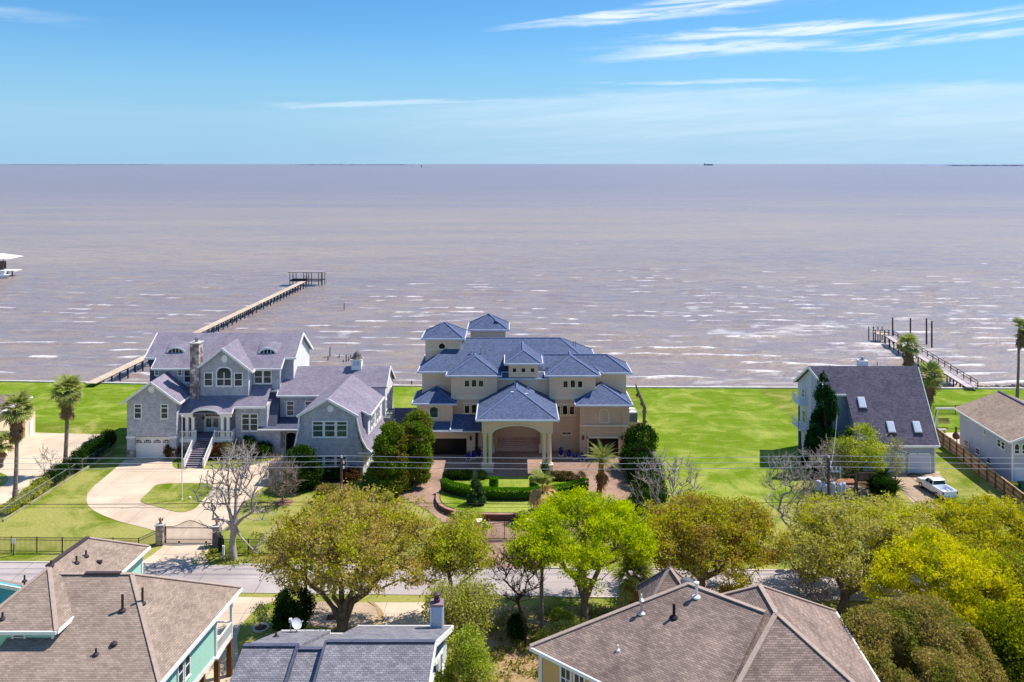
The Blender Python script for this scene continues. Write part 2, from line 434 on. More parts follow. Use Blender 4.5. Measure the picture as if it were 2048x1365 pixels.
# ------------------------------------------------------------------ ground, lawns, road, drives
def grass_mat(name, a, b, dry, dryness=0.5, stripes=0.0):
    m = bpy.data.materials.new(name); m.use_nodes = True; t = NT(m)
    o = t.n('ShaderNodeOutputMaterial'); bs = t.n('ShaderNodeBsdfPrincipled'); t.t.links.new(bs.outputs[0], o.inputs[0])
    bs.inputs['Roughness'].default_value = 0.95; bs.inputs['Specular IOR Level'].default_value = 0.1
    pos = t.n('ShaderNodeNewGeometry').outputs['Position']
    n1 = t.noise(pos, 0.16, 6, 0.65, 0.6); n2 = t.noise(pos, 0.9, 6, 0.75); n3 = t.noise(t.scl(pos, (0.25, 0.9, 1)), 0.5, 5, 0.7, 1.0)
    col = t.mix(t.rng(n2, 0.3, 0.7), a, b)
    syy = t.n('ShaderNodeSeparateXYZ'); t.put(syy.inputs[0], pos)
    worn = t.rng(syy.outputs[1], 92.0, 124.0, 0.13, 0.0)      # thinner, paler turf towards the street
    col = t.mix(t.math('MULTIPLY', t.rng(t.math('ADD', n1, worn), 0.50, 0.66), dryness), col, dry)
    col = t.mix(t.math('MULTIPLY', t.rng(n3, 0.50, 0.68), dryness * 0.7), col, dry)
    if stripes:
        sx = t.n('ShaderNodeSeparateXYZ'); t.put(sx.inputs[0], pos)
        sw = t.math('SINE', t.math('MULTIPLY', t.math('ADD', sx.outputs[0], t.math('MULTIPLY', n1, 3.0)), 2.6))
        k = t.rng(sw, -1, 1, 1 - stripes, 1 + stripes); x = t.n('ShaderNodeCombineColor')
        for i in range(3): t.put(x.inputs[i], k)
        col = t.mix(1.0, col, x.outputs[0], 'MULTIPLY')
    fine = t.noise(pos, 3.2, 6, 0.85)
    kf = t.rng(fine, 0.30, 0.70, 0.66, 1.22); x = t.n('ShaderNodeCombineColor')
    for i in range(3): t.put(x.inputs[i], kf)
    col = t.mix(1.0, col, x.outputs[0], 'MULTIPLY')
    t.put(bs.inputs['Base Color'], col)
    bp = t.n('ShaderNodeBump'); bp.inputs['Strength'].default_value = 0.8; bp.inputs['Distance'].default_value = 0.08
    t.put(bp.inputs['Height'], t.math('ADD', fine, n2)); t.put(bs.inputs['Normal'], bp.outputs[0])
    return m
m_lawn = grass_mat('lawn', S(112, 128, 28), S(96, 114, 22), S(172, 164, 92), 0.75)
m_lush = grass_mat('lush_lawn', S(114, 138, 20), S(98, 124, 14), S(170, 172, 84), 0.70, 0.03)
m_scrub = grass_mat('scrub_ground', S(108, 112, 44), S(132, 118, 72), S(174, 146, 108), 0.95)
m_conc = M('concrete', S(218, 196, 170), S(200, 178, 154), scale=0.35, rough=.9, bump=.25, patch=.16, bscale=7)
m_conc2 = M('old_concrete', S(196, 172, 146), S(170, 148, 124), scale=0.5, rough=.9, bump=.3, patch=.28, bscale=5)
m_road = M('road_concrete', S(184, 172, 166), S(168, 156, 150), scale=0.3, rough=.9, bump=.25, patch=.15, bscale=6)
m_joint = M('joint_dirt', S(120, 105, 88), S(92, 84, 66), scale=2, rough=1)
m_paver = M('paver', S(190, 156, 134), S(166, 136, 118), scale=0.35, rough=.85, kind='brick', k=(.4, .2, .012, .25), mort=.6, patch=.2)
m_curb = M('curb_stone', S(215, 205, 190), rough=.9, patch=.1)

# lake shore: the ground sheet ends at a bulkhead
shore = [(-420, 166), (-130, 158.5), (-60, 153.6), (20, 151.6), (100, 150.6), (420, 146)]
mb = MB(); mb.prism([(-420, -30), (420, -30)] + shore[::-1], -4.0, 0.0)
structure(mb.build('ground', m_lawn))
def patch(name, pts, z, m, label=None):
    mb = MB(); mb.prism(pts, 0.002, z); return structure(tag(mb.build(name, m), label))
# lush back lawns and the open lot
lot = [G2(1262, 1000), G2(1555, 1010), G2(1612, 948), (44.0, 121), (43.5, 150.9), (21, 151.5), (21.5, 140), (19.2, 116)]
patch('lawn', lot, 0.012, m_lush)
patch('lawn', [(-97, 156.0), (-60, 153.4), (19.5, 151.4), (20.5, 132), (-84, 131)], 0.010, m_lush)
patch('lawn', [(53, 116), (53, 150.7), (104, 150.3), (104, 126), (62, 124)], 0.014, m_lush)
# bulkhead cap
mcap = M('bulkhead_cap', S(216, 208, 196), S(190, 182, 170), rough=.9)
bk = thing('bulkhead_wall', 'pale concrete bulkhead wall along the edge of the bay', 'seawall', (20, 151.7, 0))
for (a, b) in zip(shore[1:-1], shore[2:]):
    mb = MB(); mb.bar((a[0], a[1]+.2, 0.10), (b[0], b[1]+.2, 0.10), .55, .24); mb.build('cap', mcap, bk)
    mb = MB(); mb.bar((a[0], a[1]+.2, -2.05), (b[0], b[1]+.2, -2.05), .3, 3.9); mb.build('sheet_wall', M('bulkhead', S(150, 140, 125)), bk)

def slab_drive(name, outline, m, dx, dy, z=0.03, ox=0, oy=0, gap=0.035, skew=0.0, label=None):
    """a drive poured in slabs: a dirt-filled joint bed with each slab a piece of its own"""
    mb = MB(); mb.prism(outline, 0.004, z - 0.02); bed = structure(tag(mb.build(name, m_joint), label))
    xs = [p[0] for p in outline]; ys = [p[1] for p in outline]
    x0 = min(xs) - (min(xs) - ox) % dx; y = min(ys) - (min(ys) - oy) % dy; r = random.Random(3)
    while y < max(ys):
        x = x0
        while x < max(xs):
            c = clip_poly(outline, x + gap/2, x + dx - gap/2, y + gap/2, y + dy - gap/2)
            if len(c) > 2 and parea(c) > 0.05:
                q = MB(); q.prism(c, 0.006, z + r.uniform(-.004, .004)); q.build('slab', m, bed)
            x += dx
        y += dy
    return bed
# ---- the road
def road_y(x, far): return (84.0 - .023*x) if far else (78.6 - .022*x)
road_poly = [(-110, road_y(-110, 0)), (110, road_y(110, 0)), (110, road_y(110, 1)), (-110, road_y(-110, 1))]
mb = MB(); mb.prism(road_poly, 0.003, 0.02); rd = structure(mb.build('road', m_joint))
x = -108.0; i = 0
while x < 108:
    for (t0, t1) in ((0.004, .498), (.502, .996)):
        def yy(xx, t): return road_y(xx, 0) + (road_y(xx, 1) - road_y(xx, 0))*t
        q = MB(); q.prism([(x+.03, yy(x+.03, t0)), (x+5.97, yy(x+5.97, t0)), (x+5.97, yy(x+5.97, t1)), (x+.03, yy(x+.03, t1))], 0.006, 0.036 + .004*(i % 2))
        q.build('road_slab', m_road, rd); i += 1
    x += 6.0
for far, off in ((1, .09), (0, -.09)):
    spans = ((-110, -33.4), (-27.2, -8.0), (3.0, 44), (50, 110)) if far else ((-110, -31), (4, 33), (40, 110))
    for a, b in spans:
        q = MB(); q.bar((a, road_y(a, far)+off, .05), (b, road_y(b, far)+off, .05), .18, .14)
        structure(q.build('kerb', m_curb))

# ---- left shingle house: turning drive with a lawn island
D = [(254,919),(248,922),(232,936),(212.7,952.7),(189,972),(174.6,988),(172.7,1001.6),(175.6,1011),(185.4,1021),(208.8,1032.8),
     (238,1043.6),(277,1053.3),(312,1063),(329,1072),(329,1090),(323,1096),(306,1110),(285,1123),(262,1134),(255,1142),(428,1145),
     (420.7,1132),(412,1117),(414,1105),(427.6,1088.5),(431,1074),(439,1066),(464.7,1044.5),(480,1021),(500,995.7),(521,978),
     (560,962),(592,940),(606,915),(600,903),(566,903),(560,914),(531,924),(492,934),(443,939.5),(407,939.5),(376,936),(371,940),(353,939),(345,933),(344.6,922.5),(356,918)]
slab_drive('driveway', [G2(a, b) for a, b in D], m_conc, 3.6, 3.9, ox=.4, oy=1.2)
I = [(280,1003.5),(283,998),(296.7,986),(310.4,971),(326,968.4),(370,967.5),(410,967.8),(423.7,970),(427,975),(410,995.7),(392.4,1017),(377,1024),(363,1026),(347.5,1024),(316,1015),(287,1007.4)]
patch('island_lawn', smooth_poly([G2(a, b) for a, b in I], 1), 0.07, m_lawn)
# ---- far-left neighbour's drive
D = [(-60,866),(70,866),(182,869),(215,869),(193,892),(160,920),(123,945),(80,965),(44,984),(18,1012),(-30,1045),(-60,1045)]
slab_drive('neighbour_driveway', [G2(a, b) for a, b in D], m_conc, 4.2, 4.5)
patch('island_lawn', smooth_poly([G2(a, b) for a, b in [(-30,944),(0,945),(22,957),(0,979),(-30,985)]], 2), 0.07, m_lawn)
# ---- mansion: paver court
D = [(836,898),(1253,898),(1262,960),(1268,1005),(1246,1040),(1180,1062),(1060,1066),(1052,1092),(1085,1128),(1120,1153),(930,1148),(945,1120),(960,1092),(955,1072),
     (900,1058),(857,1022),(820,1004),(796,990),(806,970),(824,958),(834,930)]
mb = MB(); mb.prism([G2(a, b) for a, b in D], 0.004, 0.035); structure(mb.build('paved_court', m_paver))
# ---- right house: worn drive under the pickup
D = [(1756,944),(1878,944),(1888,960),(1899,993),(1903,1002),(1866,1003),(1894,1030),(1905,1050),(1920,1090),(1925,1152),(1872,1152),(1868,1090),(1851,1046),(1840,1024),(1822,1003),(1806,985),(1790,962),(1756,958)]
slab_drive('old_driveway', [G2(a, b) for a, b in D], m_conc2, 3.1, 5.0, ox=50.9, oy=109.4-5, gap=.09)
patch('patio', [G2(a, b) for a, b in [(1886,866),(1932,866),(1932,905),(1898,905)]], 0.03, m_conc)
D = [(1985,972),(2060,972),(2060,1010),(2040,1012)]
patch('side_drive', [G2(a, b) for a, b in D], 0.03, m_conc)
# planting beds
m_mulch = M('mulch', S(104, 84, 66), S(80, 64, 50), scale=2, rough=1, bump=.8, bscale=5)
for D in ([(418,908),(555,902),(548,915),(420,925)], [(1605,930),(1750,955),(1800,985),(1770,1000),(1640,985)], [(610,955),(735,958),(740,985),(600,985)]):
    patch('planting_bed', smooth_poly([G2(a, b) for a, b in D], 2), 0.05, m_mulch)
patch('gravel_bed', smooth_poly([G2(a, b) for a, b in [(1640,960),(1700,965),(1745,985),(1740,1000),(1660,1003)]], 2), 0.07, M('gravel', S(165,150,140), S(120,108,100), scale=4, bump=.8, bscale=4))
# ---- this side of the road
sc_poly = [(-12, 40), (34, 40), (36, 75), (20, 76.6), (3, 76.9), (-12, 77)]
patch('scrub_ground', smooth_poly(sc_poly, 1), 0.010, m_scrub)
patch('scrub_ground', [(34, 40), (110, 40), (110, 75.5), (36, 76.5)], 0.008, m_scrub)
D = [(380,1193),(520,1196),(560,1196),(508,1222),(482,1250),(474,1278),(478,1320),(486,1420),(300,1420),(300,1240)]
slab_drive('near_driveway', [G2(a, b) for a, b in D], m_conc, 3.4, 3.6)
D = [(596,1203),(735,1206),(752,1216),(757,1235),(745,1250),(700,1256),(650,1256),(610,1248)]
slab_drive('near_parking_pad', [G2(a, b) for a, b in D], m_conc2, 3.8, 3.6)
D = [(748,1206),(905,1206),(900,1262),(760,1262),(768,1240),(765,1222)]
slab_drive('near_parking_pad', [G2(a, b) for a, b in D], m_conc, 3.8, 3.6)
D = [(735,1203),(748,1206),(765,1222),(768,1240),(752,1262),(745,1250),(757,1235),(752,1216)]
patch('path', [G2(a, b) for a, b in D], 0.05, m_scrub)
t = thing('storm_drain', 'rusty iron drain grate set in the parking pad under the big oak', 'drain', (*G2(664, 1236), .03))
gx, gy = G2(664, 1236); mg = M('rust_iron', S(120, 62, 44), rough=.8)
MB().box(gx-.45, gx+.45, gy-.4, gy+.4, .03, .045).build('pit', M('pit_shade', S(30, 24, 22)), t)  # dark plate under the bars, the shade of a pit painted on
for i in range(7): MB().box(gx-.42+i*.13, gx-.36+i*.13, gy-.38, gy+.38, .045, .07).build('bar', mg, t)
# ------------------------------------------------------------------ building parts
m_white = M('white_trim', S(246, 242, 236), S(234, 230, 224), rough=.5, scale=1)
def glass_mat(name, c, rough=.08):
    m = bpy.data.materials.new(name); m.use_nodes = True; t = NT(m)
    o = t.n('ShaderNodeOutputMaterial'); b = t.n('ShaderNodeBsdfPrincipled'); t.t.links.new(b.outputs[0], o.inputs[0])
    pos = t.n('ShaderNodeNewGeometry').outputs['Position']
    n = t.noise(pos, 1.3, 3); t.put(b.inputs['Base Color'], t.mix(t.rng(n, .35, .65), c, tuple(x*.45 for x in c[:3])+(1,)))
    b.inputs['Roughness'].default_value = rough; b.inputs['IOR'].default_value = 1.5
    return m
m_glass = glass_mat('window_glass', S(66, 74, 84)); m_glassd = glass_mat('dark_glass', S(34, 36, 40)); m_glassg = glass_mat('green_glass', S(72, 96, 92))
_wcache = {}
def win_meshes(w, h, cols, rows, fr, mun, arch, mf, mg, transom):
    key = (round(w,3), round(h,3), cols, rows, fr, mun, arch, mf.name, mg.name, transom)
    if key in _wcache: return _wcache[key]
    f = MB(); x0, x1, z0, z1 = -w/2, w/2, -h/2, h/2; d0, d1 = -.07, .0
    panes = []
    top = z1 - fr - (arch or 0)
    f.box(x0, x0+fr, d0, d1, z0, z1-(arch or 0)); f.box(x1-fr, x1, d0, d1, z0, z1-(arch or 0)); f.box(x0+fr, x1-fr, d0, d1, z0, z0+fr)
    f.box(x0-.03, x1+.03, d0-.05, d1, z0-.05, z0-.001)
    if arch:
        n = 10; a = arch + fr
        out_ = [(x0 + (x1-x0)*i/n, z1-a+fr + (a-fr)*math.sqrt(max(0, 1-(2*i/n-1)**2))) for i in range(n+1)]
        inn = [(x0+fr + (x1-x0-2*fr)*i/n, z1-a + (a-fr)*math.sqrt(max(0, 1-(2*i/n-1)**2))) for i in range(n+1)]
        for i in range(n):
            f.ext([(out_[i][0],d0,out_[i][1]), (out_[i+1][0],d0,out_[i+1][1]), (inn[i+1][0],d0,inn[i+1][1]), (inn[i][0],d0,inn[i][1])], (0, .07, 0))
        top = z1 - a
        g = MB(); g.ext([(p[0], -.03, p[1]) for p in [(inn[0][0], top)] + inn[1:-1] + [(inn[-1][0], top)]], (0, .02, 0))
        panes.append(g.mesh('pane', mg))
    else: f.box(x0+fr, x1-fr, d0, d1, z1-fr, z1)
    zs = [z0+fr + (top-z0-fr)*i/rows for i in range(rows+1)]
    if transom:
        zt = top - (top-z0)*transom; zs = [z0+fr + (zt-z0-fr)*i/rows for i in range(rows+1)] + [top]
        f.box(x0+fr, x1-fr, d0, d1, zt-.05, zt+.06)
    xs = [x0+fr + (w-2*fr)*i/cols for i in range(cols+1)]
    for q in xs[1:-1]: f.box(q-mun/2, q+mun/2, d0+.02, d1, z0+fr, top)
    for q in zs[1:-1]: f.box(x0+fr, x1-fr, d0+.021, d1, q-mun/2, q+mun/2)
    for i in range(cols):
        for j in range(len(zs)-1):
            panes.append(MB().box(xs[i]+.006, xs[i+1]-.006, -.03, -.012, zs[j]+.006, zs[j+1]-.006).mesh('pane', mg))
    r = (f.mesh('window', mf), panes); _wcache[key] = r; return r
def window(parent, x, y, z, w, h, rz=0.0, cols=1, rows=2, fr=.13, mun=.07, arch=0, mf=None, mg=None, transom=0):
    """x,y,z = centre of the opening on the wall face"""
    mf = mf or m_white; mg = mg or m_glass
    me, panes = win_meshes(w, h, cols, rows, fr, mun, arch, mf, mg, transom)
    mw = TR(x, y, z, rz); f = inst(me, 'window', parent, mw)
    for p in panes: inst(p, 'pane', f, mw)
    return f
def win_px(parent, px0, px1, py0, py1, Y, **k):
    """window on a wall facing the street, given by its outline at depth Y"""
    x0, x1, z1, z0 = X(px0, Y), X(px1, Y), Z(py0, Y), Z(py1, Y)
    return window(parent, (x0+x1)/2, Y, (z0+z1)/2, x1-x0, z1-z0, **k)
def gable_roof(parent, ax, c0, c1, hw0, hw1, ctr, ze, zr, m, mt, t=.2, name='roof', fas=True):
    """gable roof: ridge along axis ax ('x' or 'y') from c0 to c1, eaves at ctr-hw0 and ctr+hw1"""
    def p(a, b, z): return (a, b, z) if ax == 'x' else (b, a, z)
    zs = (ze, ze) if not hasattr(ze, '__len__') else ze
    for s, hw, z in ((-1, hw0, zs[0]), (1, hw1, zs[1])):
        b = ctr + s*hw
        mb = MB(); mb.slab([p(c0, ctr, zr), p(c1, ctr, zr), p(c1, b, z), p(c0, b, z)], t); mb.build(name, m, parent)
        if fas:
            f = MB(); f.bar(p(c0, b+s*.06, z-t*.6), p(c1, b+s*.06, z-t*.6), .12, t+.06)
            for c, e in ((c0, -1), (c1, 1)):
                q = c + e*.05; f.bar(p(q, ctr, zr-t*.55), p(q, b, z-t*.55), .10, t+.10)
            f.build('fascia', mt, parent)
def hip_roof(parent, x0, x1, y0, y1, ze, mx, m, mt, my=None, front=True, back=True, left=True, right=True, name='roof', axis='y', edge=.18, rdx=0):
    """hip roof over a rectangle; slope mx on the side faces, my on the front and back"""
    my = my or mx
    cx, cy = (x0+x1)/2 + rdx, (y0+y1)/2
    if axis == 'y':
        zr = ze + mx*(x1-x0)/2; r = (zr-ze)/my
        a = (cx, y0+r if front else y0, zr); b = (cx, y1-r if back else y1, zr)
        faces = []
        A, B, C_, D_ = (x0,y0,ze), (x1,y0,ze), (x1,y1,ze), (x0,y1,ze)
        if front: faces.append([A, B, a])
        faces.append([B, C_, b, a]); faces.append([D_, A, a, b])
        if back: faces.append([C_, D_, b])
    else:
        zr = ze + my*(y1-y0)/2; r = (zr-ze)/mx
        a = (x0+r if left else x0, cy, zr); b = (x1-r if right else x1, cy, zr)
        A, B, C_, D_ = (x0,y0,ze), (x1,y0,ze), (x1,y1,ze), (x0,y1,ze)
        faces = [[A, B, b, a], [C_, D_, a, b]]
        if left: faces.append([D_, A, a])
        if right: faces.append([B, C_, b])
    mb = MB()
    for f in faces: mb.slab(f, .12)
    o = mb.build(name, m, parent)
    fs = MB()
    for p, q in ((A, B), (B, C_), (C_, D_), (D_, A)):
        if p[1] == q[1] == y1 and not back and axis == 'y': continue
        d = Vector((q[0]-p[0], q[1]-p[1], 0)).normalized(); nrm = Vector((d.y, -d.x, 0))*.06
        fs.bar((p[0]+nrm.x-d.x*.1, p[1]+nrm.y-d.y*.1, ze-edge/2+.02), (q[0]+nrm.x+d.x*.1, q[1]+nrm.y+d.y*.1, ze-edge/2+.02), .12, edge+.06)
    fs.build('gutter', mt, parent)
    sb = MB(); sb.box(x0+.02, x1-.02, y0+.02, y1-.02, ze-.2, ze-.125); sb.build('soffit', mt, parent)
    cap = MB()
    ends = [(a, b)] + ([(A, a), (B, a)] if (axis == 'x' or front) else []) + ([(C_, b), (D_, b)] if (axis == 'x' or back) else [])
    if axis == 'x': ends = [(a, b), (A, a), (D_, a), (B, b), (C_, b)]
    for p, q in ends: 
        if (Vector(p)-Vector(q)).length > .3: cap.bar((p[0], p[1], p[2]+.02), (q[0], q[1], q[2]+.02), .28, .06)
    cap.build('ridge_cap', cap_mat(m), parent)
    return zr
def garage_door(parent, x0, x1, z0, z1, Y, m, rows=4, cols=8, lights=False, mg=None):
    d = MB().box(x0, x1, Y-.02, Y+.04, z0, z1).build('garage_door', m, parent)
    h = (z1-z0)/rows; w = (x1-x0)/cols
    me = MB().box(-w/2+.06, w/2-.06, -.022, 0, -h/2+.05, h/2-.05).mesh('door_panel', m)
    gl = MB().box(-w/2+.09, w/2-.09, -.03, 0, -h/2+.1, h/2-.1).mesh('pane', mg or m_glassd)
    for j in range(rows):
        for i in range(cols):
            mw = TR(x0+w*(i+.5), Y-.02, z0+h*(j+.5))
            if lights and j == rows-1: inst(gl, 'pane', d, mw)
            else: inst(me, 'door_panel', d, mw)
    return d
# ------------------------------------------------------------------ grey shingled house on the left
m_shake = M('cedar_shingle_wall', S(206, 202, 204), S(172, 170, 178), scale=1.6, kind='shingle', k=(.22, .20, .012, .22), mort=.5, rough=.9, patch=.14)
m_shake_lit = M('sunlit_shingle_wall', S(222, 220, 222), S(205, 203, 208), scale=.5, kind='shingle', k=(.22, .20, .012, .12), mort=.7, rough=.9)  # paler copy for sun-facing sides, their sunlight put into the colour
m_roofg = M('grey_roof_shingle', S(146, 138, 150), S(130, 122, 134), scale=.8, kind='shingle', k=(.32, .15, .010, .25), mort=.6, rough=.95, patch=.10)
m_roofd = M('slate_shingle', S(96, 98, 116), S(84, 86, 104), scale=.8, kind='shingle', k=(.32, .15, .010, .2), mort=.6, rough=.95)
m_stone = M('field_stone', S(176, 160, 150), S(118, 104, 104), scale=1.6, rough=.95, bump=.8, bscale=4)
m_mortar = M('stone_mortar', S(150, 140, 132), rough=1)
m_tread = M('stair_deck', S(138, 126, 140), S(120, 110, 124), scale=1, rough=.8)
stone_cols = [M('stone_tan', S(190, 172, 156), S(160, 140, 126), scale=2), M('stone_mauve', S(140, 122, 126), S(116, 98, 104), scale=2), M('stone_cream', S(208, 196, 182), S(184, 170, 156), scale=2)]
_stone = {}
def stone_facing(parent, x0, x1, z0, z1, Y, seed=1, side=False, n=None):
    """irregular stones proud of a mortar bed; on a street-facing wall, or on a side wall when side is set (x is then a Y range)"""
    r = random.Random(seed); z = z0
    while z < z1 - .1:
        h = min(r.uniform(.34, .55), z1 - z); x = x0 + r.uniform(-.2, 0)
        while x < x1:
            wd = r.uniform(.4, .8); a, b = max(x, x0) + .02, min(x + wd, x1) - .02; x += wd
            if b - a < .12: continue
            mb = MB(); c = .06; p = r.uniform(.03, .08)
            pts = [(a+c*r.random(), z+.02), (b-c*r.random(), z+.02), (b, z+h*r.uniform(.3,.7)), (b-c*r.random(), z+h-.02), (a+c*r.random(), z+h-.02), (a, z+h*r.uniform(.3,.7))]
            if side: mb.ext([(Y+p, q[0], q[1]) for q in pts], (-p, 0, 0))
            else: mb.ext([(q[0], Y-p, q[1]) for q in pts], (0, p, 0))
            mb.build('stone', r.choice(stone_cols), parent)
        z += h
def build_shingle_house():
    t = thing('shingle_house', 'large grey shingled house with white trim, stone chimney and front stairs, left of the mansion', 'house', (-40, 118, 0))
    B = lambda n, mb, m, par=None, **k: mb.build(n, m, par or t, **k)
    # --- garage wing, gable to the street
    gx0, gx1, gy = -52.1, -45.4, 115.0; gc = (gx0+gx1)/2; ze, zr = 7.75, 10.6
    def gab(x0, x1, z0, ze, zr, y0, y1):
        mb = MB(); c = (x0+x1)/2; mb.ext([(x0, y0, z0), (x1, y0, z0), (x1, y0, ze), (c, y0, zr), (x0, y0, ze)], (0, y1-y0, 0)); return mb
    sl = (zr-ze)/((gx1-gx0)/2+.55)
    B('wall', gab(gx0, gx1, 3.1, ze-.02+sl*.45, zr-.22, gy, gy+7), m_shake)
    mb = MB(); mb.box(gx0, gx0+1.05, gy, gy+7, 0, 3.1); mb.box(gx1-.95, gx1, gy, gy+7, 0, 3.1); mb.box(gx0+1.05, gx1-.95, gy+.55, gy+7, 0, 3.1)
    gwl = B('wall', mb, m_shake)
    for a, b in ((gx0-.07, gx0+1.12), (gx1-1.02, gx1+.07)): B('trim_band', MB().box(a, b, gy-.08, gy+.5, 2.85, 3.15), m_white)
    for a, b in ((gx0-.04, gx0+1.09), (gx1-.99, gx1+.04)):
        o = MB().box(a, b, gy-.07, gy+.3, 0, 1.25).build('stone_base', m_mortar, t); stone_facing(o, a, b, 0, 1.25, gy-.07, int(a*10))
    garage_door(t, X(267, 115.5), X(343, 115.5), 0.03, 2.72, 115.5, m_white, rows=4, cols=8)
    dr = MB()
    for i in range(4):      # arched lights across the top of the door
        c = X(267,115.5) + (i+.5)*(X(343,115.5)-X(267,115.5))/4
        g = MB(); pts = [(c-.5, 115.44, 2.1), (c+.5, 115.44, 2.1)] + [(c+.5*math.cos(a), 115.44, 2.25+.26*math.sin(a)) for a in [math.pi*j/6 for j in range(7)]]
        g.ext(pts, (0, .03, 0)); g.build('pane', m_glassd, t)
        for k in (-.25, 0, .25): dr.box(c+k-.02, c+k+.02, 115.41, 115.44, 2.1, 2.45)
        dr.box(c-.5, c+.5, 115.412, 115.44, 2.24, 2.28)
    B('muntins', dr, m_white)
    MB().box(X(263,115.4), X(347,115.4), 115.42, 115.5, 2.72, 2.9).build('door_trim', m_white, t)
    gable_roof(t, 'y', gy-.4, 121.3, (gx1-gx0)/2+.55, (gx1-gx0)/2+.55, gc, ze, zr, m_roofg, m_white)
    win_px(t, 268, 284, 808, 838, gy, transom=.22); win_px(t, 321, 337, 808, 838.5, gy, transom=.22)
    def disc(px, py, Y, r, rz=1.2):
        mb = MB(); x, z = X(px, Y), Z(py, Y); mb.ext([(x+r*math.cos(a), Y-.06, z+r*rz*math.sin(a)) for a in [2*math.pi*i/20 for i in range(20)]], (0, .06, 0)); mb.build('gable_vent', m_white, t)
    disc(302.8, 779, gy, .42, 1.05)
    # --- main body
    RX0, RX1, RY, RZ = -52.4, -30.9, 125.8, 15.0; m_ = .60
    f = lambda y: RZ - m_*(RY-y)
    E1, E2, E3 = 121.3, 119.5, 131.8
    mb = MB()
    B('roof', mb.slab([(RX0, RY, RZ), (RX0, E1, f(E1)), (-50.7, E1, f(E1)), (-50.7, E2, f(E2)), (-32.5, E2, f(E2)), (-32.5, E1, f(E1)), (RX1, E1, f(E1)), (RX1, RY, RZ)]), m_roofg)
    B('roof', MB().slab([(RX0, RY, RZ), (RX1, RY, RZ), (RX1, E3, f(2*RY-E3)), (RX0, E3, f(2*RY-E3))]), m_roofg)
    fs = MB(); fs.bar((-50.7, E2-.06, f(E2)-.1), (-32.5, E2-.06, f(E2)-.1), .12, .24); fs.bar((RX0, E1-.06, f(E1)-.1), (-50.7, E1-.06, f(E1)-.1), .12, .24); fs.bar((-32.5, E1-.06, f(E1)-.1), (RX1, E1-.06, f(E1)-.1), .12, .24)
    for x in (RX0-.06, RX1+.06):
        fs.bar((x, RY, RZ-.12), (x, E1, f(E1)-.12), .12, .32); fs.bar((x, RY, RZ-.12), (x, E3, f(2*RY-E3)-.12), .12, .32)
    fs.bar((-50.76, E1, f(E1)-.1), (-50.76, E2, f(E2)-.1), .1, .24); fs.bar((-32.44, E1, f(E1)-.1), (-32.44, E2, f(E2)-.1), .1, .24)
    B('fascia', fs, m_white)
    mb = MB(); mb.box(-50.3, -32.8, 120.1, 125, 0, f(120.1)-.2)
    B('wall', mb, m_shake)
    mb = MB(); xi0, xi1 = -51.9, -31.3
    mb.ext([(xi0, 121.8, 0), (xi0, 131.3, 0), (xi0, 131.3, f(2*RY-131.3)-.2), (xi0, RY, RZ-.22), (xi0, 121.8, f(121.8)-.2)], (xi1-xi0-.3, 0, 0)); B('wall', mb, m_roofd)  # dark shingle here paints in the shading of the set-back left wall
    mb = MB(); mb.ext([(xi1-.3, 121.8, 0), (xi1-.3, 131.3, 0), (xi1-.3, 131.3, f(2*RY-131.3)-.2), (xi1-.3, RY, RZ-.22), (xi1-.3, 121.8, f(121.8)-.2)], (.3, 0, 0)); B('gable_wall', mb, m_shake_lit)
    B('wall', MB().box(-32.8, -31.28, 121.7, 121.79, 0, 12.2), m_shake)
    Yw = 120.1
    win_px(t, 309, 318, 738, 751.5, Yw, fr=.12); win_px(t, 355, 364.5, 738, 752, Yw, fr=.12); win_px(t, 367.5, 384, 739, 766, Yw)
    win_px(t, 508, 526, 740.5, 768, Yw); win_px(t, 526, 543.5, 740.5, 768, Yw)
    # eyebrow dormers low on the main roof
    for px, py in ((351.5, 704.5), (535, 706)):
        Y = 1700*1; 
        k = (py-CY)/F; Y = (H-RZ+m_*RY)/(m_+k); x, z = X(px, Y), Z(py, Y)
        mb = MB(); n = 12; w_, h_ = 1.45, .85
        front = [(x+w_*math.cos(a), Y-.05, z-.12+h_*math.sin(a)) for a in [math.pi*i/n for i in range(n+1)]]
        back = [(x+w_*1.25*math.cos(a), Y+1.9, z-.12+1.9*m_+h_*.25*math.sin(a)) for a in [math.pi*i/n for i in range(n+1)]]
        vs = front + back; fsx = [(i, i+1, n+2+i, n+1+i) for i in range(n)]
        fsx = [q[::-1] for q in fsx]; mb.add(vs, fsx); mb.add([(p[0], p[1]+.3, p[2]-.1) for p in front], [tuple(range(n, -1, -1))])
        B('eyebrow_dormer', mb, m_roofg, smooth=False)
        fr_ = MB()
        for i in range(n):
            a, b = front[i], front[i+1]
            s = .74
            ia = (x+(a[0]-x)*s, a[1]-.06, z-.12+(a[2]-z+.12)*s); ib = (x+(b[0]-x)*s, b[1]-.06, z-.12+(b[2]-z+.12)*s)
            fr_.ext([(a[0], a[1]-.06, a[2]), (b[0], b[1]-.06, b[2]), ib, ia], (0, .12, 0))
        fr_.box(x-w_, x+w_, Y-.12, Y, z-.24, z-.1)
        for q in (-.5, 0, .5): fr_.box(x+q-.04, x+q+.04, Y-.10, Y, z-.12, z+.45)
        d = B('window', fr_, m_white)
        g = MB(); g.ext([(x+w_*.74*math.cos(a), Y-.04, z-.12+h_*.74*math.sin(a)) for a in [math.pi*i/n for i in range(n+1)]], (0, .03, 0)); g.build('pane', m_glassd, d)
    # --- tall gable over the porch
    Yg = 118.5; x0, x1 = X(394, Yg), X(497, Yg); c = (x0+x1)/2; zr = 14.4; hw = (x1-x0)/2+.6; ze = 11.15
    sl = (zr-ze)/hw
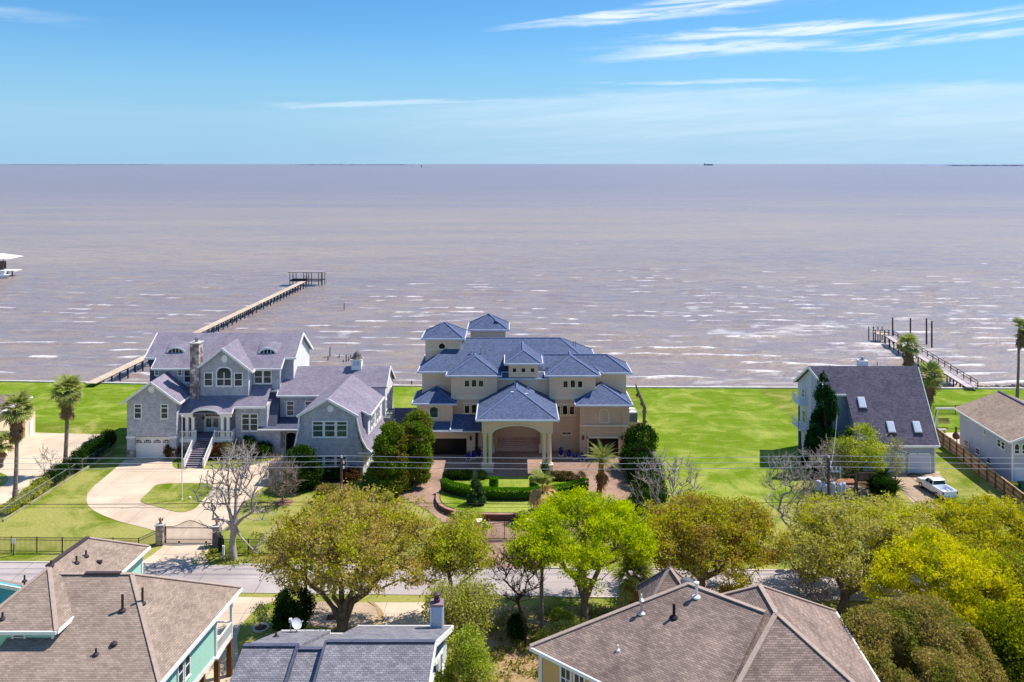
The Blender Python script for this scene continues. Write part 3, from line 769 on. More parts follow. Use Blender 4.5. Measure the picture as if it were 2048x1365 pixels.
    B('wall', gab(x0, x1, 7.2, ze+sl*.5, zr-.24, Yg, 124), m_shake)
    mb = MB(); mb.box(x1, x1+.06, Yg, Yg+2.2, 7.6, ze+sl*.4); B('gable_wall', mb, m_shake_lit)
    gable_roof(t, 'y', Yg-.4, 125.1, hw, hw, c, ze, zr, m_roofg, m_white, t=.22)
    win_px(t, 408, 426, 745, 773, Yg); win_px(t, 468, 486, 745.5, 773.5, Yg); win_px(t, 432, 464.5, 733.5, 773.5, Yg, cols=2, arch=.65, fr=.16, mun=.12)
    disc(449, 718, Yg, .42, 1.3)
    dp = MB(); dp.tube((x0-.05, Yg-.12, 7.7), (x0-.05, Yg-.12, 11.2), .06, n=6); dp.tube((x1+.05, Yg-.12, 7.7), (x1+.05, Yg-.12, 11.2), .06, n=6); B('downspout', dp, m_white)
    # --- stone chimney
    cx0, cx1, cy0, cy1 = -44.75, -43.45, 118.0, 119.6
    ch = B('chimney', MB().box(cx0+.06, cx1-.06, cy0+.06, cy1-.06, 6.5, 14.95), m_mortar)
    stone_facing(ch, cx0, cx1, 7.2, 14.95, cy0+.07, 5); stone_facing(ch, cy0, cy1, 7.2, 14.95, cx1-.07, 6, side=True)
    MB().box(cx0-.08, cx1+.08, cy0-.08, cy1+.08, 14.95, 15.1).build('chimney_cap', M('cap_stone', S(196, 190, 184)), ch)
    MB().lathe([(.2, 0), (.2, .45), (.3, .46), (.3, .55), (.1, .66)], 10, ((cx0+cx1)/2, (cy0+cy1)/2, 15.1)).build('flue', M('steel', S(150, 150, 155), metal=.7, rough=.35), ch)
    # --- low roof over porch and the room beside it
    pz = lambda y: 8.8 - .69*(120.1-y)
    px0, px1, px2 = -45.5, -38.25, -33.9
    Ep, Er = 116.0, 116.85
    B('roof', MB().slab([(px0, 120.1, pz(120.1)), (px0, Ep, pz(Ep)), (px1, Ep, pz(Ep)), (px1, Er, pz(Er)), (px2, Er, pz(Er)), (px2, 120.1, pz(120.1))]), m_roofg)
    fs = MB(); fs.bar((px0, Ep-.06, pz(Ep)-.1), (-43.7, Ep-.06, pz(Ep)-.1), .12, .26); fs.bar((-39.9, Ep-.06, pz(Ep)-.1), (px1, Ep-.06, pz(Ep)-.1), .12, .26)
    fs.bar((px1, Er-.06, pz(Er)-.1), (px2, Er-.06, pz(Er)-.1), .12, .26); fs.bar((px1+.02, Er, pz(Er)-.1), (px1+.02, Ep, pz(Ep)-.1), .1, .26)
    B('fascia', fs, m_white)
    # arched brow over the steps
    n = 14; ac, aw, ah = -41.8, 2.0, .78; zb = pz(Ep)-.12
    arc = lambda s, y, k=1.0, zo=0: [(ac+aw*s*math.cos(a), y, zb+zo+ah*k*math.sin(a)) for a in [math.pi*i/n for i in range(n+1)]]
    fr = arc(1, Ep-.25); bk = arc(1.05, Ep+1.7, .35, 1.15)
    mb = MB(); mb.add(fr+bk, [(n+1+i, n+2+i, i+1, i) for i in range(n)]); B('porch_brow', mb, m_roofg)
    mb = MB(); a1, a2 = arc(1, Ep-.3), arc(.86, Ep-.3, .72)
    for i in range(n): mb.ext([a1[i], a1[i+1], a2[i+1], a2[i]], (0, .2, 0))
    B('arch_trim', mb, m_white)
    mb = MB(); mb.box(px0+.25, -43.65, Ep+.15, Ep+.4, 5.35, 5.85); mb.box(-39.95, px1-.15, Ep+.15, Ep+.4, 5.35, 5.85); B('beam', mb, m_white)
    B('wall', MB().box(px1+.1, px2+.1, 117.25, 121.8, 0, pz(117.25)-.2), m_shake)
    win_px(t, 483, 500, 827, 863, 117.25, transom=.24); win_px(t, 499.5, 516.5, 827, 863, 117.25, transom=.24)
    # porch
    B('porch_floor', MB().box(px0+.1, px1, Ep+.1, 120.0, 2.3, 2.5), m_tread)
    mb = MB(); mb.box(px0+.1, -43.1, Ep+.02, Ep+.1, 1.95, 2.52); mb.box(-40.6, px1, Ep+.02, Ep+.1, 1.95, 2.52); mb.box(px1, px1+.06, Ep+.1, 117.2, 1.95, 2.52); B('skirt_board', mb, m_white)
    o = B('porch_foundation', MB().box(px0+.2, px1-.1, Ep+.22, 119.9, 0, 2.3), m_mortar); stone_facing(o, px0+.2, px1-.1, 0, 1.95, Ep+.22, 9)
    B('porch_wall', MB().box(px0+.05, px1+.1, 119.0, 120.05, 2.5, 7.4), m_shake)
    for px in (374.5, 386.5, 445, 456.5):
        x = X(px, 116.4); cl = MB(); cl.box(x-.2, x+.2, 116.25, 116.6, 2.5, 5.4); cl.box(x-.26, x+.26, 116.2, 116.65, 2.5, 2.75); cl.box(x-.25, x+.25, 116.2, 116.65, 5.2, 5.4); B('column', cl, m_white)
    # front doors
    xa, xb = X(410, 119), X(440, 119)
    fr = MB(); fr.box(xa-.12, xa+.06, 118.88, 119.0, 2.5, 5.4); fr.box(xb-.06, xb+.12, 118.88, 119.0, 2.5, 5.4); fr.box(xa-.12, xb+.12, 118.88, 119.0, 5.2, 5.45); fr.box(xa, xb, 118.9, 119.0, 4.5, 4.7); B('door_frame', fr, m_white)
    for i in range(2):
        a = xa+.06+(xb-xa-.12)*i/2; b = a+(xb-xa-.12)/2
        d = B('front_door', MB().box(a+.01, b-.01, 118.93, 119.0, 2.52, 4.5), m_white)
        MB().box(a+.16, b-.16, 118.9, 118.93, 3.2, 4.35).build('pane', m_glassg, d); MB().box(a+.1, b-.1, 118.9, 118.95, 4.72, 5.15).build('pane', m_glassd, d)
        MB().box((b-.09 if i == 0 else a+.05), (b-.05 if i == 0 else a+.09), 118.85, 118.92, 3.4, 3.6).build('handle', M('brass', S(170, 140, 80), metal=.8, rough=.3), d)
    lt = MB(); lt.lathe([(.05, 0), (.13, .1), (.15, .4), (.04, .52)], 8, (X(406.5, 118.8), 118.85, 4.2)); B('lantern', lt, M('black_iron', S(28, 28, 30), rough=.5))
    # railings
    def rail(xa, xb, ya, yb, za, zb, step=.24, hgt=.95, nm='railing'):
        L = math.hypot(xb-xa, yb-ya); n = max(2, int(L/step)); r = MB()
        r.bar((xa, ya, za+hgt), (xb, yb, zb+hgt), .1, .1); r.bar((xa, ya, za+.12), (xb, yb, zb+.12), .08, .08)
        o = B(nm, r, m_white)
        me = MB().box(-.035, .035, -.035, .035, .12, hgt).mesh('baluster', m_white)
        for i in range(n+1): inst(me, 'baluster', o, TR(xa+(xb-xa)*i/n, ya+(yb-ya)*i/n, za+(zb-za)*i/n))
        return o
    rail(px0+.15, -43.2, Ep+.1, Ep+.1, 2.5, 2.5); rail(-40.55, px1-.05, Ep+.1, Ep+.1, 2.5, 2.5); rail(px1-.02, px1-.02, Ep+.1, 117.2, 2.5, 2.5)
    # stairs down to the drive
    n = 13
    for i in range(n):
        y1 = Ep+.1 - i*.33; z = 2.5 - (i+1)*2.5/(n+0.6)
        B('stair_tread', MB().box(-43.05, -40.65, y1-.36, y1, z-.05, z), m_tread)
        B('stair_riser', MB().box(-43.0, -40.7, y1-.03, y1-.005, z-.17, z-.052), M('riser', S(176, 166, 176)))
    ye = Ep+.1-n*.33
    st = MB(); st.ext([(-43.12, Ep, 2.45), (-43.12, ye, .1), (-43.12, ye, 0), (-43.12, ye+.5, 0), (-43.12, Ep, 2.0)], (.06, 0, 0)); st.ext([(-40.64, Ep, 2.45), (-40.64, ye, .1), (-40.64, ye, 0), (-40.64, ye+.5, 0), (-40.64, Ep, 2.0)], (.06, 0, 0)); B('stringer', st, m_white)
    rail(-43.15, -43.15, Ep, ye, 2.5, .1, .2); rail(-40.58, -40.58, Ep, ye, 2.5, .1, .2)
    for y, z in ((Ep, 2.5), (ye, .05)):
        for x in (-43.15, -40.58): B('newel_post', MB().box(x-.09, x+.09, y-.09, y+.09, max(z-.5, 0), z+1.15), m_white)
    w_ = MB().lathe([(.5, -.06), (.62, -.06), (.62, .06), (.5, .06), (.42, .0)], 20)
    ring = MB(); 
    for i in range(20):
        a, b = 2*math.pi*i/20, 2*math.pi*(i+1)/20; cxr, czr = X(458.5, 117), Z(842, 117)
        ring.tube((cxr+.55*math.cos(a), 118.9, czr+.72*math.sin(a)), (cxr+.55*math.cos(b), 118.9, czr+.72*math.sin(b)), .09, n=6)
    B('round_window_ring', ring, M('ring_beige', S(196, 184, 180)))
    # --- right wing
    Wz, Wr, Wy = 7.55, 10.5, 124.0; ms = (Wr-Wz)/(Wy-119.0)
    B('roof', MB().slab([(-34.9, Wy, Wr), (-34.9, 121.0, Wr-ms*3.0), (-34.9, 119.9, Wr-ms*4.1), (-32.9, 119.9, Wr-ms*4.1), (-32.9, 119.0, Wz), (-20.5, 119.0, Wz), (-20.5, 120.4, Wr-ms*3.6), (-17.75, 120.4, Wr-ms*3.6), (-17.75, Wy, Wr)]), m_roofg)
    B('roof', MB().slab([(-34.9, Wy, Wr), (-17.75, Wy, Wr), (-17.75, 129.2, Wr-ms*5.2), (-34.9, 129.2, Wr-ms*5.2)]), m_roofg)
    fs = MB(); fs.bar((-34.9, 119.84, Wr-ms*4.1-.1), (-32.9, 119.84, Wr-ms*4.1-.1), .12, .24); fs.bar((-32.95, 119.9, Wr-ms*4.1-.1), (-32.95, 119, Wz-.1), .1, .24); fs.bar((-32.9, 118.94, Wz-.1), (-26.5, 118.94, Wz-.1), .12, .24)
    fs.bar((-17.7, 120.4, Wr-ms*3.6-.12), (-17.7, Wy, Wr-.12), .12, .3); fs.bar((-17.7, Wy, Wr-.12), (-17.7, 129.2, Wr-ms*5.2-.12), .12, .3)
    B('fascia', fs, m_white)
    B('wall', MB().box(-32.65, -20, 119.5, 121, 3.3, Wz-.1), m_shake)
    mb = MB(); xg = -18.0; mb.ext([(xg, 120.6, 0), (xg, 128.6, 0), (xg, 128.6, Wr-ms*4.6-.2), (xg, Wy, Wr-.22), (xg, 120.6, Wr-ms*3.4-.2)], (-14.6, 0, 0)); B('gable_wall', mb, m_shake_lit)
    win_px(t, 572.5, 589, 802, 832.5, 119.5, transom=.25); win_px(t, 609.5, 626, 802, 832.5, 119.5, transom=.25)
    mb = MB(); mb.ext([(-34.75, 117.3, 3.7), (-34.75, 119.9, 7.6), (-34.75, 121.7, 7.6), (-34.75, 121.7, 3.7)], (2.15, 0, 0)); B('mansard_roof', mb, m_roofd)
    B('roof', MB().slab([(-34.9, 116.7, 3.55), (-27.6, 116.7, 3.55), (-27.6, 119.55, 4.45), (-34.9, 119.55, 4.45)]), m_roofd)
    B('gutter', MB().bar((-34.9, 116.62, 3.45), (-28.6, 116.62, 3.45), .14, .2), m_white)
    B('wall', MB().box(-33.85, -31.9, 117.2, 121, 0, 3.5), m_shake)
    Ye = 117.1; xa, xb = X(569.5, Ye), X(594, Ye)
    mb = MB(); mb.box(-31.9, xa, Ye, Ye+.6, 0, 3.5); mb.box(xb, -27.6, Ye, Ye+.6, 0, 3.5); mb.box(xa, xb, Ye, Ye+.6, 3.0, 3.5); o = B('stone_entry', mb, m_mortar)
    stone_facing(o, -31.9, xa, 0, 3.45, Ye, 12); stone_facing(o, xb, -28.6, 0, 3.45, Ye, 13)
    mb = MB(); n = 8
    for i in range(n):
        a, b = math.pi*i/n, math.pi*(i+1)/n; hw = (xb-xa)/2; cx = (xa+xb)/2
        mb.ext([(cx+hw*math.cos(a), Ye+.1, 2.6+.4*math.sin(a)), (cx+hw*math.cos(b), Ye+.1, 2.6+.4*math.sin(b)), (cx+(hw-.08)*math.cos(b), Ye+.1, 2.6+.34*math.sin(b)), (cx+(hw-.08)*math.cos(a), Ye+.1, 2.6+.34*math.sin(a))], (0, .3, 0))
    mb.box(xa, xa+.08, Ye+.1, Ye+.4, 0, 2.6); mb.box(xb-.08, xb, Ye+.1, Ye+.4, 0, 2.6); B('arch_trim', mb, m_white)
    B('entry_recess', MB().box(xa+.08, xb-.08, Ye+1.6, Ye+1.7, 0, 3.0), M('recess_shade', S(40, 38, 42)))  # near-black panel at the back; the recess shade is its colour
    # gambrel-fronted block
    Yb = 108.1; cx = -23.4; hb = 4.45; L = [(-27.85, 0), (-27.85, 3.0), (-27.35, 4.6), (-26.95, 6.6), (-26.85, 8.1), (cx, 10.05), (-20.0, 8.1), (-19.8, 6.6), (-19.4, 4.9), (-18.95, 3.7), (-18.95, 0)]
    mb = MB(); mb.ext([(x, Yb, z) for x, z in L], (.75, 11.5, 0)); B('wall', mb, m_shake)
    ridge0, ridge1 = (cx, Yb-.35, 10.22), (cx+.8, 120.3, 10.22)
    B('roof', MB().slab([ridge0, ridge1, (-26.45, 119.9, 8.05), (-27.25, Yb-.35, 8.05)], .18), m_roofg)
    B('roof', MB().slab([ridge1, ridge0, (-19.55, Yb-.35, 8.05), (-19.55, 110.2, 8.05), (-18.35, 110.2, 7.42), (-17.9, 118.9, 7.42)], .18), m_roofg)
    # flared lower slope on the right side, with a long dormer above it
    prof = [(-19.75, 8.02), (-19.45, 6.4), (-19.05, 5.0), (-18.45, 3.95), (-17.9, 3.45)]
    mb = MB()
    for (a, za), (b, zb) in zip(prof[:-1], prof[1:]):
        mb.add([(a, Yb-.3, za), (b, Yb-.3, zb), (b+.7, 119.4, zb), (a+.7, 119.4, za)], [(0, 1, 2, 3)])
        mb.add([(a-.16, Yb-.3, za-.03), (b-.14, Yb-.3, zb-.14), (b+.56, 119.4, zb-.14), (a+.55, 119.4, za-.03)], [(3, 2, 1, 0)])
    B('flared_roof', mb, m_roofg)
    fs = MB()
    for (a, za), (b, zb) in zip(prof[:-1], prof[1:]): fs.bar((a, Yb-.36, za-.02), (b, Yb-.36, zb-.02), .14, .2)
    fs.bar((-17.9, Yb-.3, 3.4), (-17.2, 119.4, 3.4), .14, .16); fs.box(-19.5, -17.85, Yb-.42, Yb-.3, 3.2, 3.45)
    for a, b in (((cx, 10.12), (-19.5, 7.95)), ((cx, 10.12), (-27.3, 7.95))): fs.bar((a[0], Yb-.4, a[1]), (b[0], Yb-.4, b[1]), .12, .3)
    for a, b in (((-27.0, 7.9), (-27.1, 6.4)), ((-27.1, 6.4), (-27.5, 4.5)), ((-27.5, 4.5), (-28.05, 3.0))): fs.bar((a[0], Yb-.3, a[1]), (b[0], Yb-.3, b[1]), .16, .2)
    fs.bar((-18.3, 110.2, 7.32), (-17.85, 118.9, 7.32), .12, .24); fs.bar((-18.4, 110.14, 7.35), (-19.6, 110.14, 7.98), .1, .22)
    B('fascia', fs, m_white)
    mb = MB(); mb.prism([(-19.8, 110.5), (-18.7, 110.5), (-18.15, 118.7), (-19.8, 118.7)], 4.25, 7.45); B('dormer_wall', mb, m_shake_lit)
    MB().box(-19.78, -18.72, 110.44, 110.5, 4.6, 7.4).build('dormer_cheek', m_shake, t)
    for y in (112.2, 113.5, 115.4, 116.7): window(t, -18.68+(y-110.5)*.067, y, 5.95, .95, 1.6, rz=R(90), rows=2)
    for px in (624, 648, 672): win_px(t, px, px+23.6, 842, 875.5, Yb, transom=.2, fr=.15, mg=m_glassg)
    for px in (624, 648, 671): win_px(t, px, px+23.4, 911.5, 943.5, Yb, transom=.2, fr=.15, mg=m_glassg)
    disc(661, 818, Yb, .42, 1.0)
    o = B('stone_base', MB().box(-27.95, -18.9, Yb-.08, Yb+.3, 0, .75), m_mortar); stone_facing(o, -27.95, -18.9, 0, .7, Yb-.08, 31)
    for y in (110, 112.6, 115.2): window(t, -18.93+(y-108.1)*.0652, y, 1.9, .9, 1.5, rz=R(90))
    # rear-side windows, condensers on a shelf
    for y, z in ((121.5, 5.6), (124, 5.9), (126.6, 6.1)): window(t, -17.98, y, z, .9, 1.5, rz=R(90))
    sh = B('equipment_shelf', MB().box(-17.95, -16.7, 118.2, 124.5, 3.2, 3.35), m_white)
    for i, y in enumerate((118.8, 120.5, 122.2)):
        a = MB().box(-17.85, -16.95, y, y+.95, 3.35, 4.55).build('condenser', M('ac_grey', S(176, 178, 176)), sh)
        g = MB()
        for k in range(9): g.box(-17.83, -16.97, y-.03, y-.005, 3.47+k*.11, 3.52+k*.11)
        g.build('condenser_grille', M('ac_dark', S(90, 96, 98)), sh)
        MB().lathe([(.36, 0), (.4, .03), (.1, .06)], 12, (-17.4, y+.47, 4.55)).build('fan_guard', M('ac_dark', S(90, 96, 98)), sh)
    # cupola
    xc, yc = -22.6, 124.0
    cu = B('cupola', MB().box(xc-.72, xc+.72, yc-.72, yc+.72, 9.8, 11.5), m_white)
    MB().box(xc-.82, xc+.82, yc-.82, yc+.82, 11.5, 11.62).build('cornice', m_white, cu)
    MB().lathe([(.98, 0), (.8, .1), (.6, .35), (.5, .65), (.3, .9), (.06, 1.0), (.04, 1.25), (.0, 1.3)], 8, (xc, yc, 11.62)).build('bell_roof', M('bronze', S(118, 100, 92), rough=.45, metal=.3), cu)
    for i in range(2): MB().box(xc-.45+i*.5, xc-.05+i*.5, yc-.75, yc-.72, 10.7, 11.35).build('louver', M('louver', S(206, 206, 212)), cu)
    return t
build_shingle_house()
# ------------------------------------------------------------------ beige stucco mansion
m_stucco = M('beige_stucco', S(254, 214, 180), S(244, 204, 168), scale=.25, rough=.9, bump=.3, bscale=25, patch=.06, streak=.08)
m_stucco2 = M('tan_stucco', S(232, 196, 158), S(220, 184, 146), scale=.25, rough=.9, bump=.3, bscale=25, streak=.08)
m_band = M('stucco_trim', S(250, 226, 190), S(240, 214, 178), rough=.85)
m_roofb = M('blue_slate_shingle', S(102, 112, 138), S(80, 90, 116), scale=5, kind='shingle', k=(.34, .17, .014, .35), mort=.5, rough=.9, patch=.04)
CAPS['blue_slate_shingle'] = M('blue_ridge_cap', S(104, 118, 152), rough=.9)
m_gut = M('white_gutter', S(226, 226, 230), rough=.45)
m_blackdoor = M('black_door', S(26, 25, 27), S(20, 19, 21), rough=.4)
m_solar = M('solar_panel', S(60, 90, 150), S(46, 72, 130), rough=.15, spec=.8)
m_alu = M('aluminium', S(190, 192, 196), metal=.8, rough=.35)
def build_mansion():
    t = thing('mansion', 'large beige stucco mansion with blue hipped roofs and a columned drive-through portico', 'house', (1, 118, 0))
    B = lambda n, mb, m, par=None, **k: mb.build(n, m, par or t, **k)
    def wall(x0, x1, y0, y1, z0, z1, m=None, name='wall'): return B(name, MB().box(x0, x1, y0, y1, z0, z1), m or m_stucco)
    def band(x0, x1, y, z, h=.22, d=.08): return B('string_course', MB().box(x0-.03, x1+.03, y-d, y, z, z+h), m_band)
    def vents(x0, x1, y, z):
        for x in (x0, x1): B('eave_bracket', MB().box(x-.28, x-.06, y-.03, y+.02, z-.2, z-.06), m_blackdoor); B('eave_bracket', MB().box(x+.06, x+.28, y-.03, y+.02, z-.2, z-.06), m_blackdoor)
    def triple(px, py0, py1, Y, w=14, par=None, mid=True):
        for i, p in enumerate(px):
            k = dict(cols=1, rows=1, fr=.12, mf=m_band, mg=m_glassd)
            if i == 1 and mid: win_px(t, p, p+w, py0-2, py1, Y, arch=.22, **k)
            else: win_px(t, p, p+w, py0, py1, Y, **k)
        x0, x1 = X(px[0]-2.5, Y), X(px[-1]+w+2.5, Y)
        B('window_surround', MB().box(x0, x1, Y-.05, Y-.005, Z(py1+2.5, Y), Z(py1, Y)), m_band)
        B('window_surround', MB().box(x0, x1, Y-.05, Y-.005, Z(py0, Y)+.12, Z(py0-2.6, Y)+.12), m_band)
    # main hipped block
    wall(-7.0, 9.2, 120.5, 134.3, 0, 10.4); wall(-12.75, -2, 120.6, 134, 0, 10.5)
    hip_roof(t, -13.3, 12.6, 120.0, 135.0, 10.6, .62, m_roofb, m_gut, my=.44, axis='x')
    # right wing R3
    wall(8.5, 16.2, 120.6, 126.0, 0, 10.3); hip_roof(t, 4.5, 16.9, 120.0, 126.4, 10.45, .6, m_roofb, m_gut, axis='x', left=False); vents(14.6, 15.3, 120.58, 10.35)
    # towers
    wall(-12.75, -7.4, 125.0, 130.3, 9, 14.35); hip_roof(t, -13.25, -6.95, 124.5, 130.8, 14.35, .6, m_roofb, m_gut); vents(-12.0, -8.0, 124.98, 14.3)
    rw = MB(); n = 20; cx, cz = X(883.9, 125), Z(699, 125)+.42
    for i in range(n):
        a, b = 2*math.pi*i/n, 2*math.pi*(i+1)/n
        rw.ext([(cx+.62*math.cos(a), 124.9, cz+.62*math.sin(a)), (cx+.62*math.cos(b), 124.9, cz+.62*math.sin(b)), (cx+.46*math.cos(b), 124.9, cz+.46*math.sin(b)), (cx+.46*math.cos(a), 124.9, cz+.46*math.sin(a))], (0, .1, 0))
    f = B('window', rw, m_band); MB().ext([(cx+.47*math.cos(2*math.pi*i/n), 124.95, cz+.47*math.sin(2*math.pi*i/n)) for i in range(n)], (0, .04, 0)).build('pane', m_glassd, f)
    band(-12.75, -7.4, 125.0, 12.6)
    wall(-6.5, -1.0, 133.2, 138.3, 9, 14.0); hip_roof(t, -6.95, -.5, 132.7, 138.9, 14.07, .6, m_roofb, m_gut); band(-6.5, -1.0, 133.2, 13.2)
    # solar panels: one set on the rear tower, one behind the main hip
    def panel(p, u, v, n_):
        p, u, v = map(Vector, (p, u, v)); nn = u.cross(v).normalized()*.12
        for i in range(n_):
            a = p + u*(i/n_) + nn; b = u*(.94/n_)
            q = MB(); q.ext([a, a+b, a+b+v, a+v], tuple(-nn*.35)); o = q.build('solar_panel', m_solar, t)
            g = MB()
            for k in range(1, 3): g.bar(a+v*(k/3)+nn*.04, a+b+v*(k/3)+nn*.04, .03, .01)
            for s, e in ((a, a+b), (a+b, a+b+v), (a+b+v, a+v), (a+v, a)): g.bar(s, e, .05, .06)
            g.build('panel_frame', m_alu, o)
    panel((-2.6, 134.0, 15.42), (0, 3.9, 0), (1.7, 0, -1.02), 4)
    panel((9.3, 125.2, 12.66), (0, 4.6, 0), (2.8, 0, -1.74), 4)
    # front blocks L1 and R1
    for (a, b, ma) in ((-8.5, -2.05, m_stucco), (5.2, 11.65, m_stucco)):
        wall(a, b, 118.5, 121, 7.4, 10.5, ma); wall(a+.02, b-.02, 118.52, 121, 0, 7.4, m_stucco2)
        band(a, b, 118.5, 7.15, .5, .06); vents(a+.8, b-.8, 118.48, 10.5)
    hip_roof(t, -9.1, -1.5, 117.9, 127.4, 10.6, .5, m_roofb, m_gut, back=False)
    hip_roof(t, 4.6, 12.25, 117.9, 127.4, 10.6, .5, m_roofb, m_gut, back=False)
    triple((928, 942, 956), 760, 775, 118.5, 12); triple((1125, 1139.5, 1154), 761, 776.5, 118.5, 12)
    triple((928, 942, 956), 810, 828, 118.52, 12); triple((1109, 1124, 1138), 811.5, 830.5, 118.52, 12)
    # centre dormer
    wall(X(1017.4, 118.9), X(1076.7, 118.9), 118.9, 126, 8, 12.1); hip_roof(t, X(1009.5, 118.3), X(1085, 118.3), 118.3, 127.6, 12.16, .5, m_roofb, m_gut, back=False)
    B('roof', MB().slab([(-2.4, 118.75, 10.05), (5.6, 118.75, 10.05), (5.6, 121.0, 11.04), (-2.4, 121.0, 11.04)]), m_roofb); B('gutter', MB().bar((-2.0, 118.7, 9.95), (5.2, 118.7, 9.95), .12, .18), m_gut); wall(-2.1, 5.25, 119.2, 121, 6, 9.9)
    for p in (1024, 1042, 1060): win_px(t, p, p+10, 735.5, 746, 118.9, rows=1, fr=.1, mf=m_band, mg=m_glassd)
    
    # L3 wall band, left wing
    band(-12.75, -8.5, 120.6, 10.0, .15)
    # L2: lower left block with hipped roof
    wall(-13.15, -8.2, 117.5, 121, 0, 6.85); hip_roof(t, -13.75, -7.65, 117.0, 123.5, 6.95, .5, m_roofb, m_gut, back=False); vents(-12.4, -9.2, 117.48, 6.85)
    win_px(t, 858, 878, 812, 837, 117.5, rows=1, fr=.16, arch=.35, mf=m_band, mg=m_glassg)
    # garage block with two sheds of roof
    gx0, gx1 = -13.1, X(950, 116.2)
    xa, xb = X(846, 116.2), X(933.3, 116.2)
    mb = MB(); mb.box(gx0, xa, 116.2, 118, 0, 3.5); mb.box(xb, gx1, 116.2, 118, 0, 3.5); mb.box(xa, xb, 116.2, 118, 2.45, 3.5); B('wall', mb, m_stucco)
    garage_door(t, xa, xb, .02, 2.45, 116.8, m_blackdoor, rows=4, cols=6)
    arc = MB(); n = 10
    for i in range(n):
        p = lambda j: (xa-.2+(xb-xa+.4)*j/n, 116.14, 2.75+.5*math.sin(math.pi*j/n))
        arc.bar(p(i), p(i+1), .08, .12)
    B('arch_moulding', arc, m_band)
    B('roof', MB().slab([(gx0-.3, 115.7, 3.63), (X(900, 115.8), 115.7, 3.63), (X(900, 117.4), 117.5, 4.4), (gx0-.3, 117.5, 4.4)], .12), m_roofb)
    B('roof', MB().slab([(X(901, 115.8), 115.68, 3.68), (X(963, 115.8), 115.68, 3.68), (X(966, 118), 118.5, 5.1), (X(905, 118), 118.5, 5.1)], .12), m_roofb)
    B('gutter', MB().bar((gx0-.3, 115.62, 3.55), (X(960, 115.8), 115.62, 3.55), .12, .18).bar((X(900.5, 115.8), 115.6, 3.72), (X(904.5, 118), 118.5, 5.14), .14, .12), m_gut)
    wall(X(933.3,117)+1.6, X(975, 118), 117.0, 118.6, 0, 3.5)
    # R2: right lower block with blind arch
    rx0, rx1 = 9.3, 16.05
    mb = MB(); Y = 116.4; nx0, nx1 = X(1172, Y), X(1245, Y); da, db = X(1177, Y), X(1237, Y)
    mb.box(rx0, nx0, Y, 121, 0, 7.0); mb.box(nx1, rx1, Y, 121, 0, 7.0); mb.box(nx0, nx1, Y+.15, 121, 2.45, 6.95); mb.box(nx0, da, Y+.15, 121, 0, 2.45); mb.box(db, nx1, Y+.15, 121, 0, 2.45)
    n = 10; p = lambda j: (nx0+(nx1-nx0)*j/n, Y, 5.7+.75*math.sin(math.pi*j/n)**.8)
    for i in range(n): a, b = p(i), p(i+1); mb.ext([(a[0], Y, a[2]), (b[0], Y, b[2]), (b[0], Y, 7.0), (a[0], Y, 7.0)], (0, .3, 0))
    B('wall', mb, m_stucco2)
    hip_roof(t, 8.7, 16.45, 115.8, 123.0, 7.1, .5, m_roofb, m_gut, back=False)
    garage_door(t, da, db, .02, 2.4, 116.9, m_blackdoor, rows=4, cols=4)
    fr = MB(); fr.box(da-.18, da, Y-.05, Y+.4, 0, 2.6); fr.box(db, db+.18, Y-.05, Y+.4, 0, 2.6); fr.box(da-.18, db+.18, Y-.05, Y+.4, 2.42, 2.62); B('door_trim', fr, m_band)
    win_px(t, 1198, 1219, 817, 846, Y+.15, rows=1, fr=.16, arch=.4, mf=m_band, mg=m_stucco2)
    band(rx0, rx1, Y, 4.0, .25, .06)
    for px in (1166, 1244, ): 
        B('lantern', MB().lathe([(.04, 0), (.13, .12), (.16, .5), (.03, .66)], 6, (X(px, Y), Y-.14, 2.2)), M('bronze_lamp', S(96, 58, 42), rough=.5))
    B('lantern', MB().lathe([(.04, 0), (.13, .12), (.16, .5), (.03, .66)], 6, (X(941.5, 116.2), 116.06, 2.2)), MATS['bronze_lamp'])
    win_px(t, 1123, 1143, 863, 871, 118.52, rows=1, cols=2, fr=.12, mf=m_band, mg=m_glassd)
    # portico
    Y0 = 110.0; px0, px1 = X(963.5, Y0), X(1106, Y0); a0, a1 = X(983.8, Y0), X(1081.7, Y0)
    def arch_wall(y):
        mb = MB(); n = 16; zt = 6.9; zs = 5.15; rise = .95
        mb.box(px0, a0, y, y+.7, zs, zt); mb.box(a1, px1, y, y+.7, zs, zt)
        for i in range(n):
            u0, u1 = i/n, (i+1)/n; q = lambda u: (a0+(a1-a0)*u, zs+rise*math.sin(math.pi*u)**.6)
            (xa_, za), (xb_, zb) = q(u0), q(u1); mb.ext([(xa_, y, za), (xb_, y, zb), (xb_, y, zt), (xa_, y, zt)], (0, .7, 0))
        B('arch_wall', mb, m_stucco)
        tr = MB()
        for i in range(n):
            u0, u1 = i/n, (i+1)/n; q = lambda u: (a0+(a1-a0)*u, y-.04, zs+rise*math.sin(math.pi*u)**.6+.09)
            tr.bar(q(u0), q(u1), .08, .18)
        B('arch_moulding', tr, m_band)
    arch_wall(Y0)
    for xx in (px0, px1-.7):
        B('side_beam', MB().box(xx, xx+.7, Y0+.7, 118.5, 5.6, 6.9), m_stucco)
    hip_roof(t, -4.6, 6.0, 109.4, 122.8, 6.99, .5, m_roofb, m_gut, back=False)
    vents(-3.3, 4.4, 109.97, 6.9); 
    for px, py in ((1031.5, 765.5), (1056, 764.5), (1024.5, 779), (1053, 778.5)):
        y = 114.2+ (778.5-py)*.28; x = X(px, y); z = 6.99+.5*(x+4.6 if x < .7 else 6.0-x)
        B('roof_vent', MB().box(x-.2, x+.2, y-.15, y+.15, z-.02, z+.12), m_gut)
